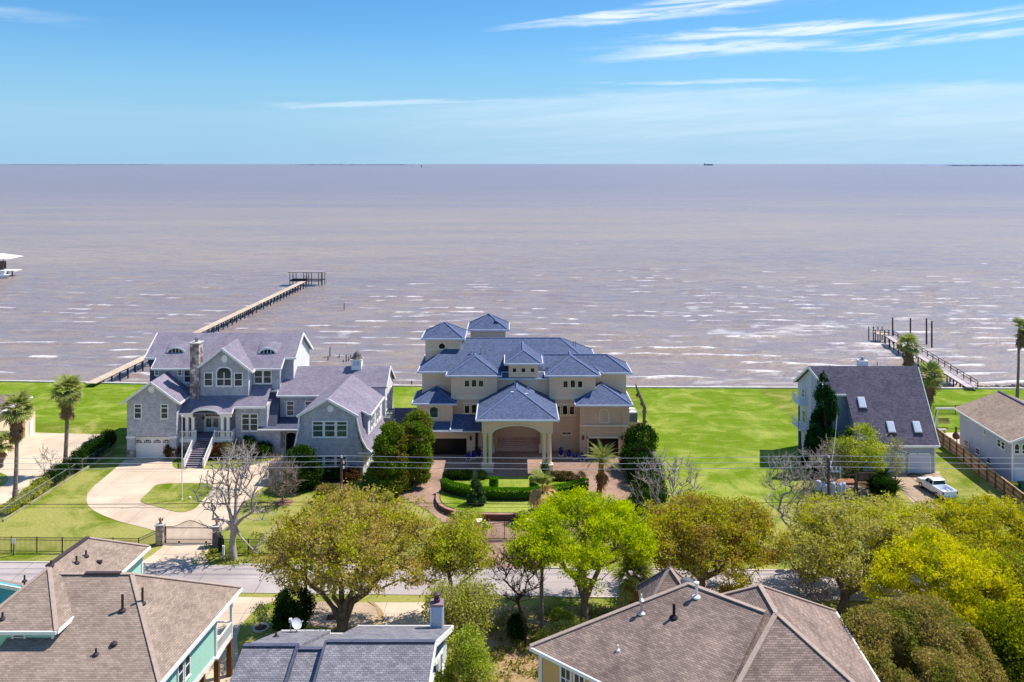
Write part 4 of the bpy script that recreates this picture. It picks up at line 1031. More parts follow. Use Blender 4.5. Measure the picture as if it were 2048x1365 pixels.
    col = MB().lathe([(.34, 0), (.34, .12), (.27, .2), (.26, .4), (.22, 3.7), (.30, 3.8), (.34, 4.1)], 14)
    cme = col.mesh('column', m_band, True)
    for (ya) in (110.35, 117.9):
        for pair in ((969.8, 980.2), (1088.2, 1098.8)):
            xs = [X(p, 110.35) for p in pair]
            B('column_pedestal', MB().box(xs[0]-.42, xs[1]+.42, ya-.42, ya+.42, 0, .98).box(xs[0]-.48, xs[1]+.48, ya-.48, ya+.48, .9, 1.05), m_band)
            for x in xs: inst(cme, 'column', t, TR(x, ya, 1.05))
    # entry steps rising under the portico
    m_step = M('pink_step', S(228, 186, 166), S(212, 168, 148), scale=1, rough=.8)
    for i in range(10):
        w0, w1 = -2.6-.0*i+.10*i, 4.15-.03*i
        B('entry_step', MB().box(w0, w1, 118.1+i*.36, 122.8, i*.17, (i+1)*.17), m_step)
    for i in range(5):
        for s in (-1, 1): B('step_light', MB().box(.9+s*(1.8+.16*(5-i)), 1.02+s*(1.8+.16*(5-i)), 118.08+i*.72-.01, 118.1+i*.72, i*.34+.04, i*.34+.1), m_blackdoor)
    wall(-3.3, 5.3, 122.9, 123.3, 0, 8, m_stucco2, 'entry_wall')
    dr = B('front_door', MB().box(X(1022, 122.8), X(1065, 122.8), 122.78, 122.9, 1.7, 4.1), m_blackdoor)
    for i in range(4): MB().box(X(1023+10.4*i, 122.8), X(1031.5+10.4*i, 122.8), 122.74, 122.78, 1.85, 3.95).build('pane', m_glassd, dr)
    for sx, x in ((1, -3.35), (-1, 5.1)):
        bal = B('balustrade', MB().bar((x, 117.6, 1.0), (x+sx*.75, 121.8, 2.7), .3, .14).bar((x, 117.6, .2), (x+sx*.75, 121.8, 1.8), .3, .3), m_band)
        me = MB().lathe([(.07, 0), (.13, .25), (.06, .55), (.09, .75)], 8).mesh('baluster', m_band)
        for k in range(10): inst(me, 'baluster', bal, TR(x+sx*.75*(k+.5)/10, 117.8+4.0*(k+.5)/10, .3+1.62*(k+.5)/10))
    # condensers on a ledge at the right, roof pipes
    sh = B('equipment_shelf', MB().box(16.05, 17.6, 117.5, 120.4, 3.0, 4.2), M('ledge_yellow', S(222, 200, 140)))
    for y in (117.8, 119.2):
        MB().box(16.3, 17.4, y, y+1.05, 4.2, 5.5).build('condenser', M('ac_grey', S(176, 178, 176)), sh)
        g = MB(); [g.box(16.35, 17.35, y-.03, y-.005, 4.3+k*.12, 4.36+k*.12) for k in range(9)]; g.build('condenser_grille', M('ac_dark', S(90, 96, 98)), sh)
        MB().lathe([(.42, 0), (.45, .05), (.1, .08)], 12, (16.85, y+.52, 5.5)).build('fan_guard', m_white, sh)
    for px, h in ((942, .45), (952, .4), (961.5, .9)):
        y = 123.8; B('roof_pipe', MB().lathe([(.09, 0), (.09, h), (.17, h+.01), (.17, h+.1)], 8, (X(px, y), y, 10.6+.44*3.7)), m_alu)
    for px in (1147, 1151):
        B('roof_pipe', MB().lathe([(.07, 0), (.07, 1.1)], 8, (X(px, 127.5), 127.5, 12.3)), m_alu)
build_mansion()
# ------------------------------------------------------------------ grey house with the steep roof and skylights
m_gsid = M('grey_vertical_siding', S(186, 190, 204), S(172, 178, 194), scale=.5, kind='siding', k=(.2, 40, .012, .06), mort=.72, rough=.8)
m_lsid = M('pale_blue_siding', S(214, 208, 226), S(200, 196, 214), scale=.5, kind='siding', k=(.25, 40, .012, .04), mort=.8, rough=.8)
m_lap = M('grey_lap_siding', S(200, 198, 206), S(188, 186, 196), scale=.5, kind='siding', k=(60, .16, .014, .03), mort=.7, rough=.8)
m_roofc = M('charcoal_shingle', S(118, 110, 124), S(100, 94, 108), scale=1.0, kind='shingle', k=(.32, .15, .012, .35), mort=.5, rough=.95, patch=.08)
m_roofbr = M('brown_shingle', S(166, 146, 130), S(144, 126, 112), scale=.9, kind='shingle', k=(.33, .145, .010, .30), mort=.5, rough=.95, patch=.10)
m_door = M('pale_garage_door', S(214, 214, 226), S(204, 206, 218), rough=.5)
def build_skylight_house():
    t = thing('skylight_house', 'grey house with steep charcoal roof, three skylights and two white garage doors, behind the pickup', 'house', (48, 114, 0))
    B = lambda n, mb, m, par=None, **k: mb.build(n, m, par or t, **k)
    RY, RZ = 115.4, 12.55; ms = 1.5; f = lambda y: RZ - ms*(RY-y)
    xr, xl = 55.05, 40.25
    B('roof', MB().slab([(xl, RY, RZ), (42.4, 113.25, f(113.25)), (44.5, 113.25, f(113.25)), (44.62, 110.05, f(110.05)), (47.1, 110.05, f(110.05)), (47.1, 109.5, f(109.5)), (xr, 109.5, f(109.5)), (xr, RY, RZ)], .24), m_roofc)
    B('roof', MB().slab([(xl, RY, RZ), (xr, RY, RZ), (xr, 121.2, 9.1), (xl-.1, 121.2, 9.1)], .24), m_roofc)
    fs = MB(); fs.bar((47.1, 109.44, f(109.5)-.14), (xr, 109.44, f(109.5)-.14), .12, .26); fs.bar((44.62, 109.99, f(110.05)-.14), (47.1, 109.99, f(110.05)-.14), .12, .26)
    fs.bar((42.4, 113.19, f(113.25)-.14), (44.5, 113.19, f(113.25)-.14), .12, .26); fs.bar((xl-.06, RY, RZ-.2), (xl-.16, 121.2, 8.9), .1, .3)
    fs.bar((xl-.04, RY, RZ-.2), (42.36, 113.2, f(113.25)-.2), .1, .3); fs.bar((xr+.06, RY, RZ-.2), (xr+.06, 109.5, f(109.5)-.2), .1, .3)
    B('fascia', fs, m_white)
    top = lambda x, y: (f(y) if y < RY else 9.1+(121.2-y)*.595) - .3
    mb = MB(); mb.prism([(47.3, 110.0), (54.7, 110.0), (54.7, 115.4), (47.3, 115.4)], 0, top); B('wall', mb, m_gsid)
    mb = MB(); mb.prism([(44.85, 110.6), (47.3, 110.6), (47.3, 115.4), (44.85, 115.4)], 0, top); B('wall', mb, m_gsid)
    mb = MB(); mb.prism([(42.6, 113.8), (44.85, 113.8), (44.85, 115.4), (42.6, 115.4)], 0, top); B('wall', mb, m_gsid)
    mb = MB(); mb.prism([(40.6, 115.4), (42.6, 113.6), (42.6, 115.4)], 0, top); B('wall', mb, m_lsid)
    mb = MB(); mb.prism([(40.6, 115.4), (54.6, 115.4), (54.6, 120.7), (40.6, 120.7)], 0, top); B('wall', mb, m_lsid)
    for a, b in ((1762, 1808), (1817, 1861)):
        xa, xb = X(a+1.5, 110), X(b-1.5, 110)
        garage_door(t, xa, xb, .02, 2.45, 109.95, m_door, rows=4, cols=1)
        fr = MB(); fr.box(xa-.14, xa, 109.9, 110.0, 0, 2.6); fr.box(xb, xb+.14, 109.9, 110.0, 0, 2.6); fr.box(xa-.14, xb+.14, 109.9, 110.0, 2.45, 2.62); B('door_trim', fr, m_white)
    B('corner_board', MB().box(54.6, 54.76, 109.93, 110.1, 0, 3.5), m_white)
    # skylights
    for px, py in ((1723.3, 805.4), (1781.4, 854.4), (1833.7, 854.4)):
        k = (py-CY)/F; Y = (H-RZ+ms*RY)/(ms+k); x = X(px, Y); z = f(Y); u = Vector((0, 1, ms)).normalized(); nn = Vector((0, -ms, 1)).normalized()
        c = Vector((x, Y, z)); hw, hl = .46, .72
        q = lambda a, b, o: tuple(c + Vector((a, 0, 0)) + u*b + nn*o)
        fr = MB(); fr.ext([q(-hw, -hl, .02), q(hw, -hl, .02), q(hw, hl, .02), q(-hw, hl, .02)], tuple(nn*.14)); s = B('skylight', fr, m_white)
        MB().ext([q(-hw+.09, -hl+.09, .15), q(hw-.09, -hl+.09, .15), q(hw-.09, hl-.09, .15), q(-hw+.09, hl-.09, .15)], tuple(nn*.03)).build('pane', M('skylight_glass', S(226, 230, 240), S(216, 222, 234), rough=.1, spec=.8), s)
        MB().box(x-hw-.12, x+hw+.12, Y-.62, Y-.4, f(Y-.5)-.02, f(Y-.5)+.06).build('flashing', M('flash_dark', S(70, 66, 74)), s)
    # metal flue box behind the ridge
    xc = X(1725, 118); c = B('chimney', MB().box(xc-.58, xc+.58, 117.5, 118.6, 10.5, 12.72), m_white)
    MB().lathe([(.42, 0), (.42, .08), (.2, .1), (.2, .34), (.32, .36), (.32, .46), (.1, .5)], 12, (xc, 118.05, 12.72)).build('flue', m_alu, c)
    B('roof_pipe', MB().tube((X(1754.5, 117), 117, 11.8), (X(1754.5, 117), 117, 12.75), .08), m_alu)
    # side decks with white railings
    for z0, y0, y1 in ((6.9, 116.8, 119.6), (3.6, 116.2, 119.8)):
        d = B('side_deck', MB().box(39.4, 40.6, y0, y1, z0-.18, z0), m_white)
        r = MB(); r.bar((39.45, y0, z0+1.0), (39.45, y1, z0+1.0), .09, .09).bar((39.45, y0, z0+1.0), (40.6, y0, z0+1.0), .09, .09); r.build('railing', m_white, d)
        me = MB().box(-.03, .03, -.03, .03, 0, 1).mesh('baluster', m_white)
        for i in range(10): inst(me, 'baluster', d, TR(39.45, y0+(y1-y0)*i/9, z0))
        for i in range(4): inst(me, 'baluster', d, TR(39.5+.33*i, y0, z0))
        MB().box(39.4, 39.55, y0, y0+.15, 0, z0-.18).build('deck_post', M('post_grey', S(90, 88, 90)), d)
    window(t, 40.56, 118.2, 8.1, 1.2, 1.3, rz=R(-90)); window(t, 40.56, 118.0, 4.9, 1.4, 1.9, rz=R(-90))
    B('wall_light', MB().box(X(1760, 109.8), X(1760, 109.8)+.2, 109.8, 110, 2.2, 2.5), m_white)
    # wooden garden deck boards and rail beside the bed
build_skylight_house()
# ------------------------------------------------------------------ brown-roofed grey house at the right edge
def build_right_house():
    t = thing('lap_sided_house', 'grey lap-sided house with brown gable roof cut by the right edge, beyond the wooden fence', 'house', (66, 108, 0))
    B = lambda n, mb, m, par=None, **k: mb.build(n, m, par or t, **k)
    xl, y0, y1 = 61.9, 105.2, 119.0; ze, zr, hw = 5.75, 8.05, 6.2; xc = xl-.5+hw
    sk = lambda y: (y-y0)*.055
    def P_(x, y, z): return (x+sk(y), y, z)
    B('roof', MB().slab([P_(xl-.6, y0-.5, ze), P_(xc, y0-.5, zr), P_(xc, y1+.4, zr), P_(xl-.6, y1+.4, ze)], .2), m_roofbr)
    B('roof', MB().slab([P_(xc, y0-.5, zr), P_(xc+hw+.2, y0-.5, ze), P_(xc+hw+.2, y1+.4, ze), P_(xc, y1+.4, zr)], .2), m_roofbr)
    B('ridge_cap', MB().bar(P_(xc, y0-.5, zr+.04), P_(xc, y1+.4, zr+.04), .34, .08), m_roofd)
    fs = MB(); fs.bar(P_(xl-.64, y0-.5, ze-.12), P_(xl-.64, y1+.4, ze-.12), .1, .2); fs.bar(P_(xl-.6, y0-.55, ze-.14), P_(xc, y0-.55, zr-.14), .1, .28); fs.bar(P_(xc, y0-.55, zr-.14), P_(xc+hw, y0-.55, ze-.14), .1, .28); B('fascia', fs, m_white)
    mb = MB(); mb.ext([P_(xl, y0, 0), P_(xl+11.4, y0, 0), P_(xl+11.4, y0, ze-.15), P_(xc, y0, zr-.25), P_(xl, y0, ze-.15)], (sk(y1), y1-y0, 0)); B('wall', mb, m_lap)
    B('corner_board', MB().box(xl-.05, xl+.12, y0-.05, y0+.1, 0, 5.5), m_white)
    ang = R(-90) - math.atan(.055)
    def side(px0, px1, py0, py1, **k):
        pc = (px0+px1)/2; Y = (xl - .055*y0)/((pc-CX)/F - .055); x = xl+sk(Y)-.02
        dy = abs((xl - .055*y0)/((px0-CX)/F - .055) - (xl - .055*y0)/((px1-CX)/F - .055))
        z1, z0 = Z(py0+(py1-py0)*.15, Y), Z(py1-(py1-py0)*.15, Y)
        window(t, x, Y, (z0+z1)/2, dy*.92, z1-z0, rz=ang, mg=m_glassd, fr=.1, **k)
    side(1928.8, 1940, 829.5, 841, rows=1, cols=3); side(1967.5, 1974, 857, 872); side(1995, 2003, 875, 898); side(2003, 2011, 880, 903)
    side(1928.8, 1939, 878, 896); side(1951, 1961, 894, 912); side(1973, 1984, 912, 930)
    for px in (2027, 2042): win_px(t, px, px+13, 886, 909, y0, arch=.4, mf=m_white, mg=m_glassd)
    garage_door(t, X(2028, y0), X(2028, y0)+2.5, .02, 2.5, y0-.02, m_door, rows=4, cols=1)
build_right_house()
# ------------------------------------------------------------------ cream house at the left edge
def build_left_house():
    t = thing('cream_house', 'cream house with a grey-brown tiled roof, cut by the left edge beyond the palms', 'house', (-76, 121, 0))
    B = lambda n, mb, m, par=None, **k: mb.build(n, m, par or t, **k)
    mw = M('cream_wall', S(232, 212, 180), S(222, 200, 168), rough=.9, streak=.08)
    B('wall', MB().box(-88, -72.2, 114, 125.4, 0, 5.2), mw)
    B('wall', MB().box(-74, -71.0, 124.0, 126.6, 0, 3.1), mw)
    B('wall', MB().box(-76, -69.8, 111.5, 116.6, 0, 3.0), mw)
    hip_roof(t, -89, -71.3, 113.2, 126.2, 5.4, .28, M('tile_roof', S(140, 124, 112), S(116, 104, 96), scale=1, kind='shingle', k=(.3, .3, .03, .3), mort=.5, rough=.9), m_white, my=.4, axis='x')
    hip_roof(t, -77, -69.3, 111, 117.2, 3.1, .3, MATS['tile_roof'], m_white, axis='x')
    for y in (118.5, 122.0): window(t, -72.18, y, 3.9, 1.2, 1.3, rz=R(90))
    window(t, -69.78, 114.2, 1.6, 1.4, 1.2, rz=R(90)); B('side_door', MB().box(-70.98, -70.9, 125.0, 125.9, 0, 2.1), m_white)
build_left_house()
# roof of a low outbuilding between the two big houses
t = thing('low_outbuilding', 'low grey-roofed outbuilding just visible between the shingled house and the mansion', 'shed', (-16, 124, 0))
MB().box(-17.4, -13.4, 121.5, 128, 0, 3.0).build('wall', m_lap, t)
MB().slab([(-17.8, 121, 3.1), (-13.2, 121, 3.1), (-13.2, 124.8, 3.9), (-17.8, 124.8, 3.9)]).build('roof', m_roofd, t)
MB().slab([(-17.8, 124.8, 3.9), (-13.2, 124.8, 3.9), (-13.2, 128.5, 3.1), (-17.8, 128.5, 3.1)]).build('roof', m_roofd, t)
# ------------------------------------------------------------------ houses on the near side of the road
m_bcap = M('brown_ridge_cap', S(182, 160, 144), S(162, 142, 128), scale=3, rough=.95)
m_mint = M('mint_siding', S(178, 226, 206), S(168, 218, 198), scale=.4, kind='siding', k=(60, .17, .012, .02), mort=.78, rough=.7)
m_brn = M('stained_post', S(122, 84, 52), S(96, 64, 40), scale=2, rough=.8)
m_pipe = M('lead_boot', S(58, 48, 52), rough=.6)
def vent_pipe(t, p, h, r=.07, m=None, cap=False, lab=None):
    o = MB().lathe([(r, -.3), (r, h)], 10, p).build('vent_pipe', m or m_pipe, t, smooth=False, label=lab)
    MB().lathe([(r*3.2, -.06), (r*3.0, .03), (r*1.3, .12)], 10, p).build('flashing', m or m_pipe, o)
    if cap: MB().lathe([(r*1.9, 0), (r*1.9, .12), (r*.4, .2)], 10, (p[0], p[1], p[2]+h)).build('cap', m or m_pipe, o)
    return o
def on_plane(px, py, p0, p1, p2):
    a, b, c = map(Vector, (p0, p1, p2)); n = (b-a).cross(c-a); d = Vector(((px-CX)/F, 1, -(py-CY)/F)); o = Vector((0, 0, H))
    s = (a-o).dot(n)/d.dot(n); return o + d*s
def build_mint_house():
    t = thing('mint_green_house', 'raised mint green house with brown hipped shingle roofs, bottom left corner', 'house', (-30, 60, 0))
    B = lambda n, mb, m, par=None, **k: mb.build(n, m, par or t, **k)
    def tri_roof(faces, m=m_roofbr):
        for f in faces: B('roof', MB().slab(f, .14), m)
    # upper hipped roof a
    A0, A1 = (-33.85, 62.2, 10.5), (-33.3, 67.0, 10.5)
    FR, BR, FL, BL = (-30.7, 57.3, 8.5), (-29.85, 70.0, 8.5), (-36.5, 57.3, 8.5), (-34.6, 68.4, 8.5)
    tri_roof([[FL, FR, A0], [FR, BR, A1, A0], [BR, BL, A1], [BL, FL, A0, A1]])
    fs = MB(); fs.bar((FL[0], FL[1]-.06, 8.4), (FR[0], FR[1]-.06, 8.4), .12, .22); fs.bar((FR[0]+.06, FR[1], 8.4), (BR[0]+.06, BR[1], 8.4), .12, .22); fs.bar((BL[0], BL[1]+.05, 8.4), (BR[0], BR[1]+.05, 8.4), .1, .22); fs.bar((FL[0]-.06, FL[1], 8.4), (BL[0]-.06, BL[1], 8.4), .12, .22)
    B('fascia', fs, m_white)
    for p, q in ((FR, A0), (A1, BR), (FL, A0)):
        B('ridge_cap', MB().bar((p[0], p[1], p[2]+.03), (q[0], q[1], q[2]+.03), .3, .06), m_bcap)
    B('ridge_vent', MB().bar((A0[0]-.15, A0[1], A0[2]+.06), (A1[0]-.15, A1[1], A1[2]+.06), .34, .12), M('ridge_vent', S(74, 62, 62)))
    mb = MB(); mb.prism([(-35.9, 57.75), (-31.15, 57.75), (-30.3, 69.6), (-34.2, 68.0)], 3.0, 8.35); B('wall', mb, m_mint)
    B('corner_board', MB().box(-31.28, -31.1, 57.68, 57.8, 3, 8.3), m_white)
    B('corner_board', MB().box(-30.42, -30.24, 69.5, 69.66, 3, 8.3), m_white)
    # front big roof b
    R0, R1 = (-33.6, 62.15, 10.0), (-27.8, 62.15, 10.0)
    C1, C0 = (-21.4, 67.2, 6.5), (-22.75, 53.4, 6.5)
    fz = lambda y: 10-.5*(62.15-y)
    yb = 62.15-(10-6.4)/.5
    D0 = (-35.0, yb, 6.4); C0 = (-22.75, yb, 6.4)
    tri_roof([[R0, (-34.0, 59, fz(59)), D0, C0, R1], [R1, C0, C1], [R1, C1, (-33.6, 67.2, 6.5), R0]])
    B('ridge_vent', MB().bar((-31.2, 62.15, 10.08), (-28.6, 62.15, 10.08), .34, .12), MATS['ridge_vent'])
    for p, q in ((R1, C0), (R1, C1), ((-33.0, 62.15, 10.0), R1)): B('ridge_cap', MB().bar((p[0], p[1], p[2]+.03), (q[0], q[1], q[2]+.03), .3, .06), m_bcap)
    B('fascia', MB().bar((C0[0]+.06, C0[1], 6.38), (C1[0]+.06, C1[1], 6.38), .14, .24), m_white)
    ca, cb = Vector((-23.2, yb+.4, 0)), Vector((-22.05, 66.6, 0))
    mb = MB(); mb.prism([(-34, yb+.5), (ca.x, yb+.5), (-22.3, 63.6), (-34, 63.6)], 3.0, 6.35); B('wall', mb, m_mint)
    lb = MB(); lb.bar((ca.x+.03, yb+.4, 2.95), (-22.0, 66.7, 2.95), .14, .34); B('floor_band', lb, m_white)
    ang = math.atan2(62.5-57, 0.0); ang = R(90) - math.atan((-22.3-ca.x)/(63.6-yb-.5))
    for y in (58.5, 59.45): window(t, ca.x+.02+(y-yb-.5)*(-22.3-ca.x)/(63.6-yb-.5), y, 4.95, .8, 1.75, rz=ang, rows=2, fr=.1)
    # corner balcony
    for (x, y) in ((-22.0, 66.6), (-22.25, 63.8)): B('balcony_post', MB().box(x-.09, x+.09, y-.09, y+.09, 3.0, 6.3), m_white)
    B('balcony_floor', MB().box(-25.5, -22.0, 63.6, 66.7, 2.85, 3.0), m_white)
    r = MB(); r.bar((-22.2, 63.8, 4.1), (-21.98, 66.6, 4.1), .1, .1); r.bar((-22.2, 63.8, 3.2), (-21.98, 66.6, 3.2), .08, .1); r.bar((-25.4, 66.6, 4.1), (-22, 66.6, 4.1), .1, .1); ra = B('railing', r, m_white)
    me = MB().box(-.03, .03, -.03, .03, 3.2, 4.1).mesh('baluster', m_white)
    for i in range(1, 14): inst(me, 'baluster', ra, TR(-22.2+.22*i/14, 63.8+2.8*i/14, 0))
    # stilts
    for y in (57.2, 59.6, 62.0, 64.3, 66.4):
        B('stilt', MB().box(ca.x+(y-57)*.12-.18, ca.x+(y-57)*.12+.18, y-.18, y+.18, 0, 2.85), m_brn)
    B('under_wall', MB().box(-34, -27, 60, 66, 0, 2.9), m_mint)
    # shuttered window on the shaded front wall
    x = X(38, 57.75); z = Z(1290, 57.75)
    f = window(t, x, 57.75, z, .95, 1.6, rows=1, fr=.13, mg=m_glassg)
    for i in range(9): MB().box(x-.32, x+.32, 57.68, 57.71, z-.62+i*.14, z-.55+i*.14).build('shutter_slat', m_white, f)
    # pipes
    pa = (FR, BR, A1); pf = (FL, FR, A0); pb = (R0, C0, R1); pr = (R1, C0, C1)
    vent_pipe(t, on_plane(153, 1126, *pa), .5); vent_pipe(t, on_plane(172, 1113, *pa), .45)
    p = on_plane(198, 1125, *pa); B('roof_louver', MB().box(p.x-.2, p.x+.2, p.y-.15, p.y+.15, p.z-.1, p.z+.12), m_pipe)
    vent_pipe(t, on_plane(5, 1238, *pf), .45); vent_pipe(t, on_plane(102, 1131, *pf), .35)
    vent_pipe(t, on_plane(245, 1221, *pb), 1.1, .09); vent_pipe(t, on_plane(285, 1207, *pr), 1.1, .08)
    vent_pipe(t, on_plane(192, 1309, *pb), .4)
    p = on_plane(228, 1290, *pb); B('roof_louver', MB().lathe([(.2, -.1), (.24, .12), (.1, .22)], 10, tuple(p)), m_pipe)
build_mint_house()
def build_blue_house():
    t = thing('blue_house', 'small corner of a bright blue sided house at the left edge, behind the mint house', 'house', (-50, 74, 0))
    mb_ = M('blue_siding', S(88, 178, 204), S(78, 166, 194), scale=.4, kind='siding', k=(60, .17, .012, .02), mort=.75, rough=.7)
    Y = 71.0; x1 = X(48, Y); zt = Z(1172, Y); x0 = -56
    mb = MB(); mb.ext([(x0, Y, 0), (x1-.4, Y, 0), (x1-.4, Y, zt-.2), (x0, Y, zt+2.6)], (0, .4, 0)); mb.build('wall', mb_, t)
    MB().slab([(x0, Y-.4, zt+2.9), (x1, Y-.4, zt), (x1, Y+4.6, zt-2.6), (x0, Y+4.6, zt+.3)], .2).build('roof', m_roofbr, t)
    MB().bar((x0, Y-.46, zt+2.8), (x1, Y-.46, zt-.1), .1, .3).build('fascia', m_white, t)
    vent_pipe(t, (x1-.3, Y+.6, zt+.1), .5)
build_blue_house()
def build_grey_house():
    t = thing('grey_roof_house', 'low house with stepped grey shingle roof, chimney and satellite dish, bottom centre', 'house', (-11, 58, 0))
    m_rg = M('weathered_grey_shingle', S(148, 144, 148), S(122, 120, 126), scale=1.2, kind='shingle', k=(.30, .15, .016, .35), mort=.42, rough=.95, patch=.06)
    t_ = .075; B = lambda n, mb, m, par=None, **k: mb.build(n, m, par or t, **k)
    Yr = 57.6
    def sec(x0, x1, zr, yb=65.7, yf=50.5, th=.25):
        s = lambda x, y: x + t_*(y-Yr)
        zb = zr-.41*(yb-Yr); zf = zr-.46*(Yr-yf)
        B('roof', MB().slab([(x0, Yr, zr), (x1, Yr, zr), (s(x1, yb), yb, zb), (s(x0, yb), yb, zb)], th), m_rg)
        B('roof', MB().slab([(s(x0, yf), yf, zf), (s(x1, yf), yf, zf), (x1, Yr, zr), (x0, Yr, zr)], th), m_rg)
        B('ridge_cap', MB().bar((x0, Yr, zr+.04), (x1, Yr, zr+.04), .34, .07), m_roofd)
        mb = MB(); mb.ext([(s(x0, yf)+.4, yf+.4, 0), (s(x1, yf)-.4, yf+.4, 0), (s(x1, yf)-.4, yf+.4, zf-.25), (s(x0, yf)+.4, yf+.4, zf-.25)], (t_*(Yr-yf), Yr-yf-.4, zr-zf)); 
        mb = MB(); mb.prism([(s(x0, yf)+.4, yf+.4), (s(x1, yf)-.4, yf+.4), (s(x1, yb)-.4, yb-.4), (s(x0, yb)+.4, yb-.4)], 0, lambda x, y: zr-.30-(.43 if y > Yr else .46)*abs(y-Yr)); B('wall', mb, m_pw)
        for y in (yb,): B('fascia', MB().bar((s(x0, yb), yb+.05, zb-.14), (s(x1, yb), yb+.05, zb-.14), .1, .26), m_white)
    m_pw = M('pale_siding', S(214, 222, 220), S(202, 212, 210), scale=.4, kind='siding', k=(60, .17, .012, .02), mort=.8, rough=.7)
    sec(-18.2, -14.45, 7.35, yb=65.0); sec(-14.45, -12.45, 7.12, yb=65.0); sec(-12.55, -5.2, 7.62)
    for (x, z) in ((-14.5, 7.42), (-12.6, 7.62)):
        b = MB(); b.bar((x+t_*-7.1, 50.5, z-.46*7.1), (x, Yr, z), .14, .3); B('rake_board', b, m_roofd)  # dark board along each roof step, the step's shadow put into its colour
    rk = MB(); rk.bar((-5.15, Yr, 7.45), (-5.15+t_*8.1, 65.7, 7.45-.41*8.1), .1, .36); rk.bar((-5.15, Yr, 7.45), (-5.15-t_*7.1, 50.5, 7.45-.46*7.1), .1, .36); B('rake_board', rk, m_white)
    for y, z in ((60.5, 4.0), (62.8, 3.4), (56.4, 4.2)): window(t, -5.6+t_*(y-Yr)+.02, y, z, .8, 1.2, rz=R(90))
    # chimney box
    cx, cy = X(874, 64.6), 64.6
    c = B('chimney', MB().box(cx-.42, cx+.42, cy-.42, cy+.42, 3.6, 6.55), M('chimney_siding', S(186, 206, 218), S(176, 196, 210), kind='siding', k=(60, .17, .012, .02), mort=.8))
    for sx in (-1, 1):
        for sy in (-1, 1): MB().box(cx+sx*.44-.05, cx+sx*.44+.05, cy+sy*.44-.05, cy+sy*.44+.05, 3.6, 6.55).build('corner_board', m_white, c)
    MB().box(cx-.5, cx+.5, cy-.5, cy+.5, 6.55, 6.72).build('chimney_cap', M('cap_mauve', S(150, 124, 130)), c)
    MB().lathe([(.24, 0), (.24, .25), (.16, .3), (.16, .5), (.3, .52), (.3, .62), (.12, .7)], 12, (cx, cy, 6.72)).build('flue', M('flue_brown', S(88, 66, 72), rough=.6), c)
    # dish and mast
    dx, dy, dz = X(592.6, 64.2), 64.2, 4.65
    ds = thing('satellite_dish', 'pale grey satellite dish on the back slope of the grey roof', 'satellite dish', (dx, dy, dz))
    MB().tube((dx, dy, dz-.25), (dx, dy, dz+.45), .035).build('mast', m_alu, ds)
    c0 = Vector((dx+.02, dy, dz+.62)); nrm = Vector((.75, -.45, .5)).normalized(); a = nrm.orthogonal().normalized(); b = nrm.cross(a); mb = MB(); vs = [c0 - nrm*.1]; n = 18
    for rr, dd in ((.2, -.085), (.36, -.04), (.45, .02)):
        vs += [c0 + a*(rr*math.cos(2*math.pi*i/n)*.9) + b*(rr*math.sin(2*math.pi*i/n)*1.05) + nrm*dd for i in range(n)]
    fsx = [(0, 1+i, 1+(i+1) % n) for i in range(n)] + [(1+k*n+i, 1+(k+1)*n+i, 1+(k+1)*n+(i+1) % n, 1+k*n+(i+1) % n) for k in range(2) for i in range(n)]
    mb.add(vs, fsx); mb.build('dish', M('dish_grey', S(196, 198, 204), rough=.5), ds, smooth=True)
    MB().tube(c0-b*.3, c0+nrm*.62, .02).tube(c0+nrm*.62, c0+nrm*.74, .06).build('feed_arm', m_alu, ds)
    t2 = thing('roof_antenna', 'thin white antenna mast beside the satellite dish on the grey roof', 'antenna', (X(581, 64), 64.0, 4.7))
    ax = X(581, 64); MB().tube((ax, 64, 4.4), (ax, 64, 5.6), .03).build('mast', m_alu, t2); MB().box(ax-.1, ax+.1, 63.9, 64.1, 5.5, 5.75).build('housing', m_white, t2)
    p = (X(552, 61.5), 61.5, 7.35-.41*(61.5-Yr)); vent_pipe(t, p, .35, .08)
    gd = thing('red_wood_gate', 'reddish brown slatted wooden screen beside the grey-roofed house', 'screen', (-4.0, 59, 0))
    for i in range(8): MB().box(-4.35, -4.2, 57.4+i*.42, 57.7+i*.42, 0, 3.6).build('slat', M('red_wood', S(150, 74, 60), S(130, 62, 50)), gd)
build_grey_house()
